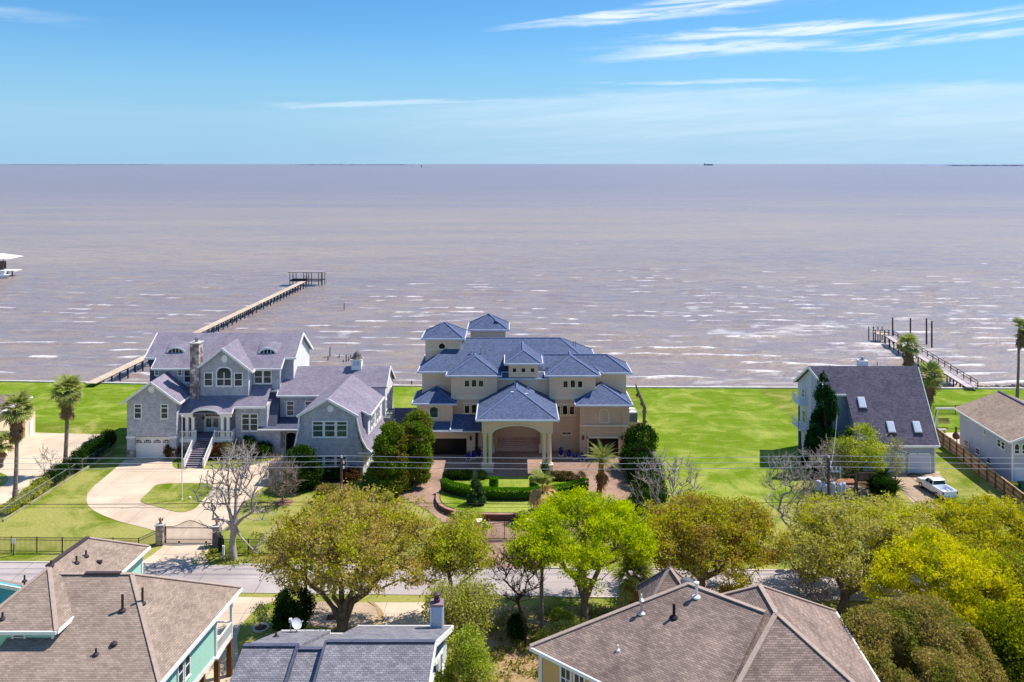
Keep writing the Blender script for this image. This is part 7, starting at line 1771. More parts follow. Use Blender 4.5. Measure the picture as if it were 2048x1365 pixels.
MB().box(c[0]-.09, c[0]+.09, c[1]-.09, c[1]+.09, 0, 1.25).build('post', m_white, t); MB().box(c[0]-.11, c[0]+.11, c[1]-.11, c[1]+.11, 1.25, 1.33).build('cap', m_white, t)
c = G2(441, 1104); t = thing('gate_opener', 'black gate opener cabinet standing by the right stone pillar', 'cabinet', (*c, 0))
MB().box(c[0]-.2, c[0]+.2, c[1]-.2, c[1]+.2, 0, 1.5).build('cabinet', m_iron, t); MB().box(c[0]-.24, c[0]+.24, c[1]-.24, c[1]+.24, 1.5, 1.56).build('lid', m_iron, t)
def mansion_gate():
    xa, xb = X(966, 90.5), X(1052, 90.5); y = 90.4; t = thing('ornate_gate', 'tan-backed black scrollwork gate with arched top at the mansion drive', 'gate', ((xa+xb)/2, y, 0))
    f = lambda u: 1.75 + .75*math.sin(math.pi*u); n = 24
    MB().path([(xa+(xb-xa)*i/n, y, f(i/n)) for i in range(n+1)], .04, 6).build('arched_rail', m_iron, t)
    MB().path([(xa+(xb-xa)*i/n, y, f(i/n)-.42-.25*math.sin(math.pi*i/n)**2) for i in range(n+1)], .035, 6).build('arched_rail', m_iron, t)
    MB().bar((xa, y, .15), (xb, y, .15), .05, .06).build('rail', m_iron, t)
    for x in (xa, (xa+xb)/2, xb): MB().box(x-.04, x+.04, y-.04, y+.04, .05, f((x-xa)/(xb-xa))).build('stile', m_iron, t)
    for i in range(1, 36):
        u = i/36; x = xa+(xb-xa)*u; MB().box(x-.012, x+.012, y-.012, y+.012, .15, f(u)-.45-.25*math.sin(math.pi*u)**2).build('picket', m_iron, t)
    for i in range(10):
        u = (i+.5)/10; x = xa+(xb-xa)*u; zc = f(u)-.24-.12*math.sin(math.pi*u)**2; r = .16
        MB().path([(x+r*math.cos(a), y, zc+r*math.sin(a)) for a in [2*math.pi*k/10 for k in range(11)]], .016, 4).build('scroll', m_iron, t)
    for s in (.25, .75):
        x = xa+(xb-xa)*s; MB().path([(x+.3*math.cos(a), y-.02, .95+.55*math.sin(a)) for a in [2*math.pi*k/14 for k in range(15)]], .018, 4).build('scroll', m_iron, t)
    for x, lab in ((xa-.55, 'cream square gate pillar left of the scrollwork gate'), (xb+.55, 'cream square gate pillar right of the scrollwork gate')):
        p = thing('gate_pillar', lab, 'pillar', (x, y, 0), 'cream pillars of the mansion gate'); MB().box(x-.38, x+.38, y-.38, y+.38, 0, 1.95).build('shaft', m_stucco, p); MB().box(x-.46, x+.46, y-.46, y+.46, 1.95, 2.1).build('cap', m_band, p)
mansion_gate()
# chain-link fence along the left drive
def chain_fence():
    a, b = (-57.3, 94.6), (-55.7, 119.5); t = thing('chain_link_fence', 'galvanised chain-link fence running back between the left lawn and the palms', 'fence', (*a, 0)); h = 1.25
    mz = M('galvanised', S(180, 182, 178), metal=.5, rough=.5); MB().tube((*a, h), (*b, h), .035, n=6).build('top_rail', mz, t)
    L = math.hypot(b[0]-a[0], b[1]-a[1]); me = MB().tube((0, 0, 0), (0, 0, h), .035, n=6).mesh('post', mz); n = 9
    for i in range(n+1): inst(me, 'post', t, TR(a[0]+(b[0]-a[0])*i/n, a[1]+(b[1]-a[1])*i/n, 0))
    mb = MB(); k = int(L/.28)
    for i in range(k):
        f0, f1 = i/k, min(1, (i+4)/k)
        for z0, z1 in ((0.05, h), (h, .05)): mb.bar((a[0]+(b[0]-a[0])*f0, a[1]+(b[1]-a[1])*f0, z0), (a[0]+(b[0]-a[0])*f1, a[1]+(b[1]-a[1])*f1, z1), .006, .008)
    mb.build('mesh_wire', mz, t, kind='stuff')
    t2 = thing('low_retaining_wall', 'low pale retaining kerb along the foot of the chain-link fence', 'kerb', (-56.2, 105, 0))
    for i in range(10): MB().bar((-56.9+.16*i, 95+2.3*i, .12), (-56.9+.16*(i+.97), 95+2.3*(i+.97), .12), .2, .24).build('wall_block', M('kerb_pale', S(168, 160, 124), S(140, 140, 90)), t2)
chain_fence()
# board fence at the right
def board_fence():
    a, b = Vector((61.3, 122.5, 0)), Vector((58.9, 96.0, 0)); t = thing('board_fence', 'tan wooden board fence running back between the two right-hand houses', 'fence', tuple(a))
    m_b = M('fence_board', S(206, 172, 138), S(180, 148, 118), scale=.8, rough=.9, patch=.1); m_bd = M('fence_rail', S(150, 96, 62), S(126, 82, 54), rough=.9)
    d = (b-a); L = d.length; d.normalize(); n = int(L/.145); ang = math.atan2(d.y, d.x); me = MB().box(0, .138, -.012, .012, .04, 1.85).mesh('board', m_b)
    r = random.Random(4)
    for i in range(n): inst(me, 'board', t, TR(a.x+d.x*.145*i, a.y+d.y*.145*i, r.uniform(-.02, .02), ang))
    nrm = Vector((d.y, -d.x, 0))*.07
    for z in (.35, 1.0, 1.6): MB().bar(a+nrm+Vector((0, 0, z)), b+nrm+Vector((0, 0, z)), .05, .09).build('rail', m_bd, t)
    MB().bar(a+Vector((0, 0, 1.9)), b+Vector((0, 0, 1.9)), .14, .04).build('cap_rail', m_b, t)
    pm = MB().box(-.06, .06, -.05, .05, 0, 1.9).mesh('post', m_bd); k = int(L/2.1)
    for i in range(k+1): q = a+d*(L*i/k)+nrm*1.6; inst(pm, 'post', t, TR(q.x, q.y, 0, ang))
board_fence()
# ------------------------------------------------------------------ poles, wires, flagpole, signs
m_pole = M('pole_wood', S(122, 96, 78), S(98, 76, 62), rough=1); m_ins = M('insulator', S(206, 206, 214), rough=.4); m_gal = M('transformer_grey', S(190, 192, 202), rough=.45); m_wire = M('wire_alu', S(190, 188, 192), rough=.5); m_wired = M('wire_dark', S(60, 54, 52), rough=.7)
YP = 85.4
pxs = [-440, 683, 1657, 2660]
def pole(label, px, extra=False):
    x = X(px, YP); t = thing('utility_pole', label, 'utility pole', (x, YP, 0), 'utility poles along the far side of the road')
    zt = Z(917, YP); MB().tube((x, YP, 0), (x, YP, zt), .17, .12, 10).build('pole', m_pole, t)
    for z in (zt+.02, zt-.55, zt-1.05):
        MB().lathe([(.05, 0), (.12, .05), (.05, .12), (.11, .18), (.04, .27)], 8, (x+(.0 if z > zt else .2), YP, z)).build('insulator', m_ins, t)
    if extra:
        MB().bar((x, YP, zt-1.35), (x+1.25, YP, zt-1.35), .09, .12).build('crossarm', m_gal, t)
        for k in range(3): MB().lathe([(.06, 0), (.1, .1), (.06, .2), (.1, .3), (.05, .42)], 8, (x+.35+.4*k, YP, zt-1.3)).build('insulator', m_ins, t)
        MB().tube((x+1.2, YP, zt-2.0), (x+1.2, YP, zt-1.0), .06).build('fuse', m_gal, t)
        MB().bar((x-.3, YP, zt-3.4), (x+1.5, YP, zt-3.4), .1, .1).build('bracket', m_gal, t)
        for k, dx in enumerate((-1.0, -.5, .45, 1.0, 1.5)):
            q = MB().lathe([(.1, 0), (.24, .03), (.25, .85), (.2, .95), (.05, .97)], 12, (x+dx, YP-.3*(k % 2), zt-3.4 if k else zt-3.2)).build('transformer', m_gal, t)
            MB().lathe([(.04, 0), (.07, .08), (.03, .25)], 6, (x+dx, YP-.3*(k % 2), zt-2.43)).build('bushing', m_ins, q)
        MB().tube((x+.75, YP, 0), (x+.75, YP, zt-3.5), .11, .09, 8).build('second_pole', m_pole, t)
    return t, x, zt
pole('brown wooden utility pole in front of the shingled house gambrel wing', 683); pole('wooden utility pole carrying a bank of grey transformers, in front of the skylight house', 1657, True)
def wire(label, z0, r, m, sag=.25, y=0.0, nm='power_line'):
    t = thing(nm, label, 'wire', (X(683, YP), YP+y, z0), 'wires along the road')
    for a, b in zip(pxs[:-1], pxs[1:]):
        xa, xb = X(a, YP), X(b, YP); n = 16
        MB().path([(xa+(xb-xa)*i/n, YP+y, z0-sag*4*(i/n)*(1-i/n)) for i in range(n+1)], r, 4).build('span', m, t)
zt = Z(917, YP)
wire('top one of three pale power lines crossing in front of the houses', zt+.25, .022, m_wire); wire('middle one of three pale power lines crossing in front of the houses', zt-.3, .022, m_wire); wire('lowest one of three pale power lines crossing in front of the houses', zt-.85, .022, m_wire)
wire('thick dark communication cable strung low across the lawns', Z(1003, YP), .03, m_wired, .3, nm='cable'); wire('thin dark cable just under the thick communication cable', Z(1010, YP), .014, m_wired, .3, nm='cable')
t = thing('service_drop', 'thin service wire from the transformer pole back to the skylight house', 'wire', (X(1657, YP), YP, 9.5))
a, b = Vector((X(1659, YP), YP, 9.3)), Vector((43.5, 113.4, 8.2)); MB().path([a.lerp(b, i/12)+Vector((0, 0, -1.6*4*(i/12)*(1-i/12))) for i in range(13)], .018, 4).build('wire', m_wire, t)
t = thing('guy_wire', 'slanting guy wire from the transformer pole down to the gravel bed', 'wire', (X(1657, YP), YP, 6)); MB().tube((X(1660, YP), YP, 8.3), gb(1712, 990), .018, n=5).build('wire', m_wire, t)
t = thing('utility_pole', 'dark wooden utility pole half hidden in the left side of the huge oak', 'utility pole', gb(611, 1236), 'utility poles on the near side'); b = gb(611, 1236)
MB().tube(b, (b[0], b[1], 8.3), .17, .13, 10).build('pole', K_dark, t); MB().lathe([(.05, 0), (.12, .1), (.04, .25)], 8, (b[0], b[1], 8.3)).build('insulator', m_ins, t)
b = gb(364, 1000); t = thing('flagpole', 'tall thin white flagpole without a flag on the drive island', 'flagpole', b)
MB().tube(b, (b[0], b[1], Z(834, b[1])), .065, .04, 8).build('pole', m_white, t); MB().lathe([(.02, 0), (.09, .05), (.09, .12), (.02, .18)], 8, (b[0], b[1], Z(834, b[1]))).build('ball', m_white, t); MB().lathe([(.16, 0), (.12, .1)], 8, b).build('base', m_white, t)
b = gb(380, 998, .07); t = thing('ground_light', 'small white ground spotlight right of the flagpole foot', 'light', b); MB().lathe([(.1, 0), (.16, .1), (.14, .25), (.05, .28)], 8, b).build('housing', m_white, t); MB().lathe([(.05, -.05), (.05, .02)], 8, b).build('stake', m_iron, t)
b = gb(27.5, 1111); t = thing('roadside_sign', 'small white sign on two posts beside the iron fence at far left', 'sign', b)
zs = Z(1077, b[1]); MB().box(b[0]-.06, b[0]+.0, b[1]-.03, b[1]+.03, 0, zs).build('post', m_iron, t); MB().box(b[0]+.1, b[0]+.14, b[1]-.02, b[1]+.02, 0, zs-.3).build('post', m_gal, t)
MB().box(b[0]-.2, b[0]+.2, b[1]-.06, b[1]-.035, zs-.5, zs).build('panel', m_white, t)
b = gb(903, 1155); t = thing('roadside_sign', 'small blue and white sign on a post behind the huge oak', 'sign', b); zs = Z(1097, b[1])
MB().box(b[0]-.03, b[0]+.03, b[1]-.03, b[1]+.03, 0, zs).build('post', m_gal, t); MB().box(b[0]-.17, b[0]+.17, b[1]-.06, b[1]-.03, zs-.55, zs).build('panel', M('sign_blue', S(70, 96, 190)), t); MB().box(b[0]-.13, b[0]+.13, b[1]-.066, b[1]-.06, zs-.35, zs-.05).build('sticker', m_white, t)
c = gb(522, 1258); t = thing('tree_ring', 'white concrete ring around the thin sapling on the near lawn', 'edging', c)
mb = MB(); n = 18
for i in range(n):
    a0, a1 = 2*math.pi*i/n, 2*math.pi*(i+1)/n; mb.bar((c[0]+.62*math.cos(a0), c[1]+.62*math.sin(a0), .08), (c[0]+.62*math.cos(a1), c[1]+.62*math.sin(a1), .08), .16, .14)
mb.build('ring', m_curb, t); structure(MB().lathe([(.55, 0), (.55, .05), (.2, .12)], 14, c).build('mulch_ring', m_mulch))
c = gb(567, 1005); structure(MB().lathe([(1.15, 0), (1.0, .06), (.3, .2)], 16, c).build('mulch_ring', M('bark_mulch', S(150, 112, 92), S(120, 88, 72), scale=2)))
# ------------------------------------------------------------------ pickup, bins, swing, bench, grill
def pickup():
    fr, rr = Vector(gb(1858, 967)), Vector(gb(1883, 994)); L = 5.2; 
    d = Vector((-.13, 1, 0)).normalized(); o = Vector((51.55, 103.2, 0)) ; ang = math.atan2(d.y, d.x) - R(90)
    t = thing('pickup_truck', 'white extended-cab pickup truck parked on the worn drive, tail towards the road', 'pickup truck', tuple(o), None, ang)
    mw = TR(o.x, o.y, .03, ang); m_p = M('white_paint', S(238, 240, 244), S(232, 234, 240), rough=.22, spec=.6); B = lambda n, mb, m, par=None, **k: mb.build(n, m, par or t, mw=mw, **k)
    w = .95; m_t = M('tyre', S(28, 28, 30), rough=.9); m_ch = M('chrome', S(190, 190, 196), metal=.9, rough=.25)
    def side_shape(pts, x0, x1): mb = MB(); mb.ext([(x0, y, z) for y, z in pts], (x1-x0, 0, 0)); return mb
    B('body', side_shape([(2.6, .5), (2.62, .95), (2.45, 1.08), (1.2, 1.18), (.55, 1.2), (-.55, 1.2), (-.55, .45), (-1.2, .42), (1.3, .4)], -w, w), m_p)
    bed = MB(); bed.box(-w, -w+.12, -2.55, -.55, .55, 1.2); bed.box(w-.12, w, -2.55, -.55, .55, 1.2); bed.box(-w+.12, w-.12, -2.5, -.55, .55, .68); bed.box(-w+.12, w-.12, -.68, -.55, .68, 1.2); B('bed', bed, m_p)
    for s in (-1, 1): B('wheel_well', MB().box(s*(w-.32), s*(w-.12), -1.75, -.95, .68, .92), m_p)
    B('tailgate', MB().box(-w+.1, w-.1, -2.62, -2.52, .6, 1.18), m_p)
    B('cab', MB().add([(-w+.04, 1.2, 1.18), (w-.04, 1.2, 1.18), (w-.04, -.58, 1.18), (-w+.04, -.58, 1.18), (-w+.2, .55, 1.72), (w-.2, .55, 1.72), (w-.2, -.42, 1.72), (-w+.2, -.42, 1.72)], [(0,3,2,1),(4,5,6,7),(0,1,5,4),(1,2,6,5),(2,3,7,6),(3,0,4,7)]), m_p)
    B('roof_panel', MB().add([(-w+.2, .55, 1.722), (w-.2, .55, 1.722), (w-.2, -.42, 1.722), (-w+.2, -.42, 1.722), (-w+.3, .4, 1.78), (w-.3, .4, 1.78), (w-.3, -.3, 1.78), (-w+.3, -.3, 1.78)], [(4,5,6,7),(0,1,5,4),(1,2,6,5),(2,3,7,6),(3,0,4,7)]), m_p)
    B('windshield', MB().ext([(-w+.16, 1.13, 1.24), (w-.16, 1.13, 1.24), (w-.27, .62, 1.68), (-w+.27, .62, 1.68)], (0, .02, .02)), m_glassd)
    B('rear_window', MB().ext([(-w+.16, -.57, 1.26), (w-.16, -.57, 1.26), (w-.26, -.45, 1.66), (-w+.26, -.45, 1.66)], (0, -.02, .005)), m_glassd)
    for s in (-1, 1):
        for y0, y1 in ((.98, .25), (.15, -.42)):
            k = lambda y, z: s*(w-.04-.16*(z-1.18)/.54)
            B('side_window', MB().ext([(k(0, 1.25)+s*.004, y0, 1.25), (k(0, 1.25)+s*.004, y1, 1.25), (k(0, 1.64)+s*.004, y1, 1.64), (k(0, 1.64)+s*.004, min(y0, .58), 1.64)], (s*.012, 0, 0)), m_glassd)
        B('door', MB().box(s*w, s*(w+.008), .2, 1.15, .55, 1.16), m_p); B('door_handle', MB().box(s*(w+.01), s*(w+.03), .28, .42, 1.02, 1.06), m_ch)
        B('mirror', MB().box(s*(w+.02), s*(w+.2), .98, 1.06, 1.2, 1.38), m_p)
        B('taillight', MB().box(s*(w-.14), s*(w+.004), -2.63, -2.5, .82, 1.1), M('tail_red', S(150, 40, 30), rough=.3)); B('headlight', MB().box(s*(w-.4), s*(w-.04), 2.6, 2.645, .78, .95), m_ch)
        for y in (1.75, -1.35):
            wh = MB().lathe([(.36, 0), (.37, .05), (.37, .2), (.36, .25)], 18).build('wheel', m_t, t, mw=mw @ Matrix.Translation((s*(w-.22) if s > 0 else -w-.02, y, .36)) @ Matrix.Rotation(R(90), 4, 'Y'))
            MB().lathe([(.22, 0), (.2, .27)], 12).build('rim', m_ch, wh, mw=mw @ Matrix.Translation((s*(w-.22) if s > 0 else -w-.025, y, .36)) @ Matrix.Rotation(R(90), 4, 'Y'))
    bm = MB().box(-w, w, -2.78, -2.62, .45, .62); B('rear_bumper', bm, m_ch); B('licence_plate', MB().box(-.16, .16, -2.795, -2.782, .47, .6), m_white)
    B('front_bumper', MB().box(-w, w, 2.6, 2.74, .4, .6), m_ch); B('grille', MB().box(-w+.42, w-.42, 2.6, 2.65, .65, .98), m_iron)
    B('chassis', MB().box(-w+.2, w-.2, -2.5, 2.4, .25, .45), m_iron)
pickup()
def bin_(label, px, py, lid):
    c = gb(px, py); t = thing('wheelie_bin', label, 'bin', c, 'green bins by the right house garage'); mg = M('bin_green', S(10, 84, 66), rough=.5)
    MB().add([(c[0]-.27, c[1]-.3, .08), (c[0]+.27, c[1]-.3, .08), (c[0]+.27, c[1]+.3, .08), (c[0]-.27, c[1]+.3, .08), (c[0]-.34, c[1]-.38, 1.05), (c[0]+.34, c[1]-.38, 1.05), (c[0]+.34, c[1]+.38, 1.05), (c[0]-.34, c[1]+.38, 1.05)], [(0,3,2,1),(4,5,6,7),(0,1,5,4),(1,2,6,5),(2,3,7,6),(3,0,4,7)]).build('body', mg, t)
    MB().box(c[0]-.37, c[0]+.37, c[1]-.42, c[1]+.4, 1.05, 1.13).build('lid', lid, t)
    for s in (-1, 1): MB().tube((c[0]+s*.3, c[1]+.33, .13), (c[0]+s*.36, c[1]+.33, .13), .13, n=10).build('wheel', m_iron, t)
bin_('green wheeled bin with bright yellow lid by the right house garage', 2027, 984, M('bin_yellow', S(232, 190, 30), rough=.5)); bin_('green wheeled bin with green lid at the very right edge', 2044, 983, M('bin_green', S(10, 84, 66), rough=.5))
def swing():
    Y = 129.0; xa, xb = X(1874, Y), X(1932, Y); zt = Z(819, Y); t = thing('garden_swing_stand', 'white post and beam swing frame on the lawn behind the board fence', 'swing frame', ((xa+xb)/2, Y, 0))
    for x in (xa, xb): MB().box(x-.1, x+.1, Y-.1, Y+.1, 0, zt).build('post', m_white, t)
    MB().box(xa-.2, xb+.2, Y-.1, Y+.1, zt, zt+.22).build('beam', m_white, t); MB().bar((xa-.1, Y, zt-.1), (xa-1.2, Y-1, 0), .1, .1).build('brace', m_pole, t)
    b = thing('swing_bench', 'brown slatted bench hanging from the white swing frame', 'bench', (xa+1.2, Y, .7)); m_b = M('bench_wood', S(120, 98, 84)); x0, x1 = xa+.3, xa+1.95
    for i in range(4): MB().box(x0, x1, Y-.35+i*.14, Y-.24+i*.14, .7, .74).build('seat_slat', m_b, b)
    for i in range(4): MB().box(x0, x1, Y+.22, Y+.25, .8+i*.14, .9+i*.14).build('back_slat', m_b, b)
    for x in (x0, x1-.06): MB().box(x, x+.06, Y-.35, Y+.25, .95, 1.0).build('armrest', m_b, b); MB().tube((x+.03, Y, .9), (x+.03, Y, zt), .012, n=4).build('chain', m_gal, b)
swing()
c = gb(1912, 884); t = thing('chiminea', 'dark rusty chiminea and bowl on the patio behind the board fence', 'fire pit', c); m_c = M('rust_dark', S(84, 60, 54), rough=.8)
MB().lathe([(.1, .35), (.42, .5), (.5, .85), (.34, 1.2), (.13, 1.4), (.12, 2.1), (.16, 2.15)], 12, c).build('chimney_pot', m_c, t)
MB().lathe([(.1, .3), (.42, .42), (.5, .75), (.3, .95)], 12, (c[0]+.75, c[1]-1.4, 0)).build('bowl', m_c, t)
for dx, dy in ((.2, .2), (-.2, .2), (0, -.28), (.9, -1.5), (.6, -1.3)): MB().tube((c[0]+dx, c[1]+dy, 0), (c[0]+dx*.8, c[1]+dy, .5), .035, n=5).build('leg', m_c, t)
c = gb(1884, 866); t = thing('stone_bench', 'small pale stone bench on the lawn near the board fence', 'bench', c)
MB().box(c[0]-.6, c[0]+.6, c[1]-.25, c[1]+.25, .42, .55).build('seat', MATS['cap_stone'], t)
for s in (-1, 1): MB().box(c[0]+s*.4-.1, c[0]+s*.4+.1, c[1]-.2, c[1]+.2, 0, .42).build('leg', MATS['cap_stone'], t)
c = gb(1690, 968); t = thing('garden_deck', 'low brown wooden garden steps beside the feathery green tree', 'deck', c); m_d = M('deck_brown', S(176, 124, 96), S(150, 104, 80))
for i in range(12): MB().box(c[0]-2.3+i*.3, c[0]-2.03+i*.3, c[1]-.6, c[1]+.8, .3, .36).build('board', m_d, t)
for s in (-.5, .7): MB().box(c[0]-2.3, c[0]+1.27, c[1]+s-.04, c[1]+s+.04, .0, .3).build('joist', m_d, t)
c = gb(1739, 962); t = thing('weathered_fence_panel', 'weathered grey picket panel between the feathery tree and the sago palms', 'fence panel', c); m_w = M('weathered_wood', S(146, 128, 118), S(122, 106, 98))
for i in range(14): MB().box(c[0]-1.4+i*.2, c[0]-1.24+i*.2, c[1]-.02, c[1]+.02, .05, 1.05).build('board', m_w, t)
for z in (.25, .85): MB().box(c[0]-1.42, c[0]+1.4, c[1]+.02, c[1]+.06, z, z+.08).build('rail', m_w, t)
c = gb(1828, 953); t = thing('garden_hose', 'dark hose coiled on the drive in front of the right garage door', 'hose', c)
MB().path([(c[0]+(.75+.03*k/10)*math.cos(k*.5), c[1]+(.75+.03*k/10)*.6*math.sin(k*.5), .06+.004*k) for k in range(38)], .025, 5).build('coil', M('hose_dark', S(70, 60, 54)), t)
# ------------------------------------------------------------------ piers and shore
m_deck = M('pier_deck', S(216, 196, 172), S(196, 176, 154), scale=.5, rough=.9, patch=.12, kind='siding', k=(60, .16, .012, .10), mort=.55)
m_pile = M('piling', S(84, 70, 66), S(60, 50, 50), scale=2, rough=1)
m_pile2 = M('grey_timber', S(104, 92, 88), S(82, 72, 70), scale=2, rough=1)
def pier_left():
    a, b = Vector((-75.4, 152.0, .75)), Vector((-69.7, 284, .75)); t = thing('long_pier', 'long straight timber pier running out from behind the shingled house', 'pier', (a.x, a.y, 0))
    d = b-a; L = d.length; d.normalize(); s = Vector((d.y, -d.x, 0)); n = int(L/3.0)
    for i in range(n):       # deck laid in bays of boards
        p, q = a+d*(L*i/n), a+d*(L*(i+.985)/n); MB().ext([p-s*.95, p+s*.95, q+s*.95, q-s*.95], (0, 0, -.1)).build('deck_bay', m_deck, t)
    for k in (-1, 1): MB().bar(a+s*k*.75+Vector((0, 0, -.2)), b+s*k*.75+Vector((0, 0, -.2)), .1, .2).build('stringer', m_pile, t)
    me = MB().tube((0, 0, -3.0), (0, 0, .62), .16, .15, 7).mesh('piling', m_pile)
    for i in range(1, n+1):
        for k in (-1, 1): q = a+d*(L*i/n)+s*k*.82; inst(me, 'piling', t, TR(q.x, q.y, 0))
    # end shelter: a bare frame under a flat roof
    h = thing('pier_shelter', 'open timber frame with a thin flat roof at the far end of the long pier', 'boat shelter', (-70, 290, WZ)); x0, x1 = X(582, 290), X(646.5, 290)
    for x in (x0, x0+1.1, (x0+x1)/2-.8, (x0+x1)/2+.9, x1-1.2, x1):
        for y in (288.5, 292.5): MB().tube((x, y, -3.2), (x, y, 3.1), .15, .13, 6).build('post', m_pile, h)
    MB().box(x0-.5, x1+.5, 287.9, 293.1, 3.1, 3.3).build('roof', M('shelter_roof', S(150, 140, 140)), h)
    MB().box(x0-.1, x1+.1, 288.3, 288.6, .1, .4).build('beam', m_pile, h); MB().box(x0-.1, x1+.1, 292.4, 292.7, .1, .4).build('beam', m_pile, h)
    MB().box(x0, (x0+x1)/2, 288.4, 292.6, .4, .52).build('platform', m_pile2, h)
    for z in (.7, 1.25, 1.8): MB().box((x0+x1)/2-.8, (x0+x1)/2+.9, 288.35, 288.45, z, z+.1).build('rung', m_pile, h)
pier_left()
def pier_right():
    a, b = Vector((81.1, 149.8, .62)), Vector((86.3, 194.5, .62)); t = thing('railed_pier', 'shorter timber pier with a railing on its right side, behind the skylight house', 'pier', (a.x, a.y, 0))
    d = b-a; L = d.length; d.normalize(); s = Vector((d.y, -d.x, 0)); n = int(L/.5)
    me = MB().box(-.95, .95, 0, .46, -.06, 0).mesh('plank', M('pier_plank', S(206, 190, 184), S(184, 168, 164), scale=1)); ang = math.atan2(d.y, d.x)-R(90)
    for i in range(n): p = a+d*(L*i/n); inst(me, 'plank', t, TR(p.x, p.y, p.z, ang))
    for k in (-1, 1): MB().bar(a+s*k*.8+Vector((0, 0, -.18)), b+s*k*.8+Vector((0, 0, -.18)), .1, .22).build('stringer', m_pile2, t)
    k = 15; me = MB().tube((0, 0, -3.2), (0, 0, .55), .15, .14, 7).mesh('piling', m_pile); mr = MB().box(-.06, .06, -.06, .06, 0, 1.1).mesh('rail_post', m_pile)
    for i in range(1, k+1):
        for q_ in (-1, 1): p = a+d*(L*i/k)+s*q_*.85; inst(me, 'piling', t, TR(p.x, p.y, 0))
    for i in range(k+1): p = a+d*(L*i/k)+s*.95; inst(mr, 'rail_post', t, TR(p.x, p.y, .6))
    for z in (1.12, .6): MB().bar(a+s*.95+Vector((0, 0, z-.0)), b+s*.95+Vector((0, 0, z-.0)), .08, .1).build('handrail', m_pile, t)
    h = thing('pier_landing', 'small square landing with posts at the outer end of the railed pier', 'platform', (84, 198, 0)); x0, x1 = X(1744, 198), X(1771, 198)
    MB().box(x0+.8, x1, 196, 200, .45, .6).build('deck', m_deck, h)
    for x in (x0, x0+1.1, x1-1.0, x1):
        for y in (196.2, 199.8): MB().tube((x, y, -3.2), (x, y, 1.7), .12, n=6).build('post', m_pile, h)
    for z in (1.0, 1.6): MB().box(x0+1.0, x1, 196.1, 196.2, z, z+.1).build('rail', m_pile, h)
    for i, (px, pt, pb, lab) in enumerate(((1785.3, 636, 672, 'leftmost'), (1820.8, 636.8, 684, 'second from left'), (1853, 637.7, 690, 'third from left'), (1863.6, 642.6, 696, 'rightmost'))):
        Y = F*(H-WZ)/(pb-CY); x = X(px, Y); o = thing('mooring_pile', 'tall dark mooring pile standing beside the railed pier, %s of four' % lab, 'pile', (x, Y, WZ), 'tall mooring piles'); MB().tube((x, Y, -4), (x, Y, Z(pt, Y)), .2, .17, 8).build('shaft', m_pile, o)
        MB().lathe([(.21, 0), (.21, .1)], 8, (x, Y, Z(pt, Y)-.12)).build('cap_band', m_iron, o)
pier_right()
def boathouse():
    Y = 316.0; t = thing('boathouse_pier', 'white-roofed boat shelter and dock cut by the left edge, far out', 'boathouse', (X(0, Y), Y, WZ)); xr = X(22.5, Y); x0 = X(-80, Y)
    ap = Vector((X(5, Y+3), Y+3, Z(507, Y+3))); c = [Vector((x0, Y-3, Z(518, Y))), Vector((xr, Y-3, Z(517, Y))), Vector((xr, Y+8, Z(517, Y))), Vector((x0, Y+8, Z(518, Y)))]; m_r = M('metal_roof', S(232, 232, 236), rough=.4)
    ap2 = Vector((x0+5, ap.y, ap.z))
    for f in ([c[0], c[1], ap, ap2], [c[1], c[2], ap], [c[2], c[3], ap2, ap]): MB().slab(f, .15).build('roof', m_r, t)
    for px in (-60, -20, 2, 13): MB().tube((X(px, Y), Y-2, -3), (X(px, Y), Y-2, Z(518, Y)), .18, n=6).build('post', m_pile2, t)
    MB().box(x0, X(41, Y), Y-4, Y+1, .35, .75).build('deck', M('pale_deck', S(222, 218, 210)), t)
    for px in (18, 27, 36): MB().tube((X(px, Y), Y-3.6, -3), (X(px, Y), Y-3.6, .4), .22, n=6).build('piling', m_pile, t)
    MB().box(X(-20, Y), X(3, Y), Y-1, Y+3, .75, 3.5).build('locker', m_pile2, t)
    b = thing('small_boat', 'small white boat on a lift under the far left dock', 'boat', (X(5, Y), Y-7, WZ)); x1 = X(17, Y-7); xs = X(-30, Y-7)
    MB().ext([(xs, Y-8, -1.3), (x1-1, Y-8, -1.3), (x1+.6, Y-8, -.2), (xs, Y-8, -.5)], (0, 2, 0)).build('hull', m_white, b); MB().ext([(x1-3, Y-7.4, -.4), (x1-1.6, Y-7.4, -.3), (x1-.9, Y-7.4, .7), (x1-1.5, Y-7.4, .8)], (0, 1, 0)).build('windscreen', m_white, b)
boathouse()
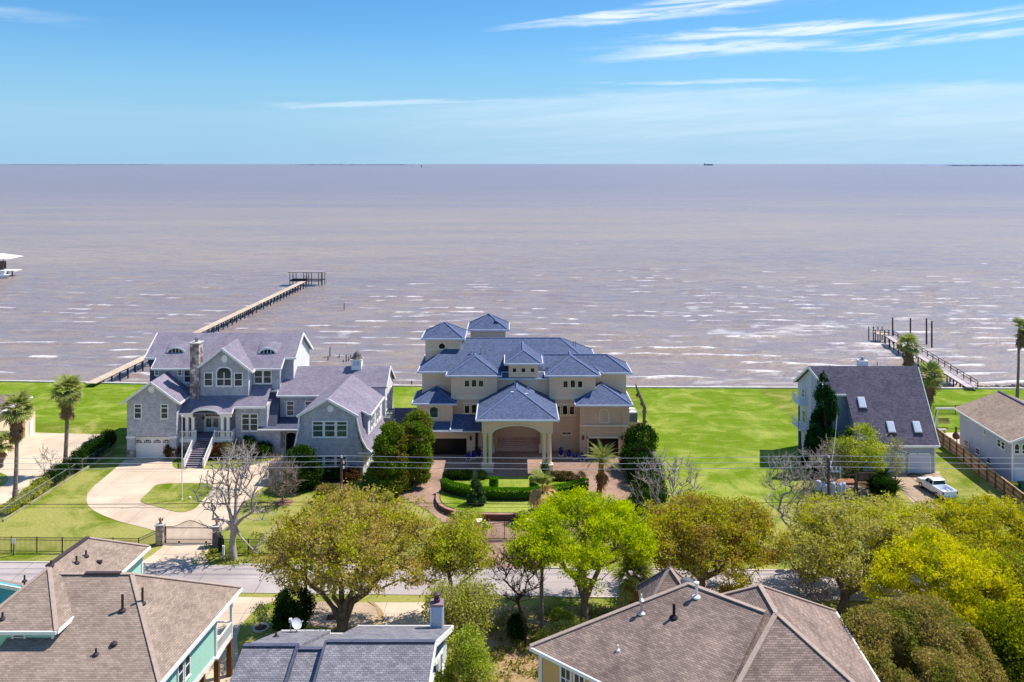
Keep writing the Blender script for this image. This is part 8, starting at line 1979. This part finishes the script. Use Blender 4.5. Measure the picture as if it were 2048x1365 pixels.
# broken old pilings
for px, py, h, lab in ((655.5, 722, .9, 'low broken piling stump at the foot of the tall one'), (659.5, 716, 2.3, 'tall old piling standing in the shallows right of the white gable'), (678, 717, .8, 'lone short piling stump midway between the tall piling and the cupola'), (688, 621, 2.0, 'single slim piling far out in open water right of the long pier'), (692, 724, 1.5, 'tallest stump of the cluster left of the cupola'), (697, 722, .8, ''), (701, 720, 1.1, ''), (707, 722, .9, ''), (686, 727, .7, 'stump just left of the cluster beside the cupola'), (668, 727, .5, 'lowest stump in the shallows, barely above the water'), (823, 777, 1.4, 'short piling at the shore left of the mansion')):
    Y = F*(H-WZ)/(py-CY); x = X(px, Y); o = thing('old_piling', lab or 'one of three small stumps right of the tallest stump beside the cupola', 'piling', (x, Y, WZ), 'broken piling stumps in the water')
    MB().tube((x, Y, -3.5), (x+.05, Y, WZ+h), .13, .11, 6).build('shaft', m_pile, o)
t = thing('channel_post', 'short post with a dark crate-like top beyond the shingled house roof', 'post', (X(516, 183), 183, WZ)); MB().tube((X(516, 183), 183, -3.5), (X(516, 183), 183, .6), .2, n=6).build('post', m_deck, t); MB().box(X(516, 183)-.45, X(516, 183)+.45, 182.6, 183.4, .6, 1.1).build('top', m_pile, t)
# rip-rap along the right shore
m_rock = M('rip_rap', S(150, 140, 130), S(104, 96, 92), scale=1.5, rough=1, bump=.6, bscale=3); rr_ = random.Random(12)
rt = thing('rock_revetment', 'line of tumbled grey rocks along the water at the right of the shore', 'rocks', (95, 152.6, -1))
for i in range(90):
    x = 81 + i*.42 + rr_.uniform(-.2, .2); y = 151.9 + rr_.uniform(0, 1.9) + (x-81)*.09; s = rr_.uniform(.25, .6); mb = MB(); mb.lathe([(.2*s, -.5*s), (.9*s, -.3*s), (1.0*s, .1*s), (.6*s, .5*s), (.1*s, .6*s)], 6, (0, 0, 0), 1.3, .9)
    mb.v = [(a*rr_.uniform(.8, 1.2), b*rr_.uniform(.8, 1.2), c*rr_.uniform(.8, 1.2)) for a, b, c in mb.v]
    mb.build('rock', m_rock, rt, mw=TR(x, y, -.55+rr_.uniform(0, .4), rr_.random()*6))
mb = MB(); mb.prism([(84, 151.0), (140, 150.0), (140, 156), (110, 153.8), (96, 152.6)], -2, -.15); structure(mb.build('bank', m_lawn))
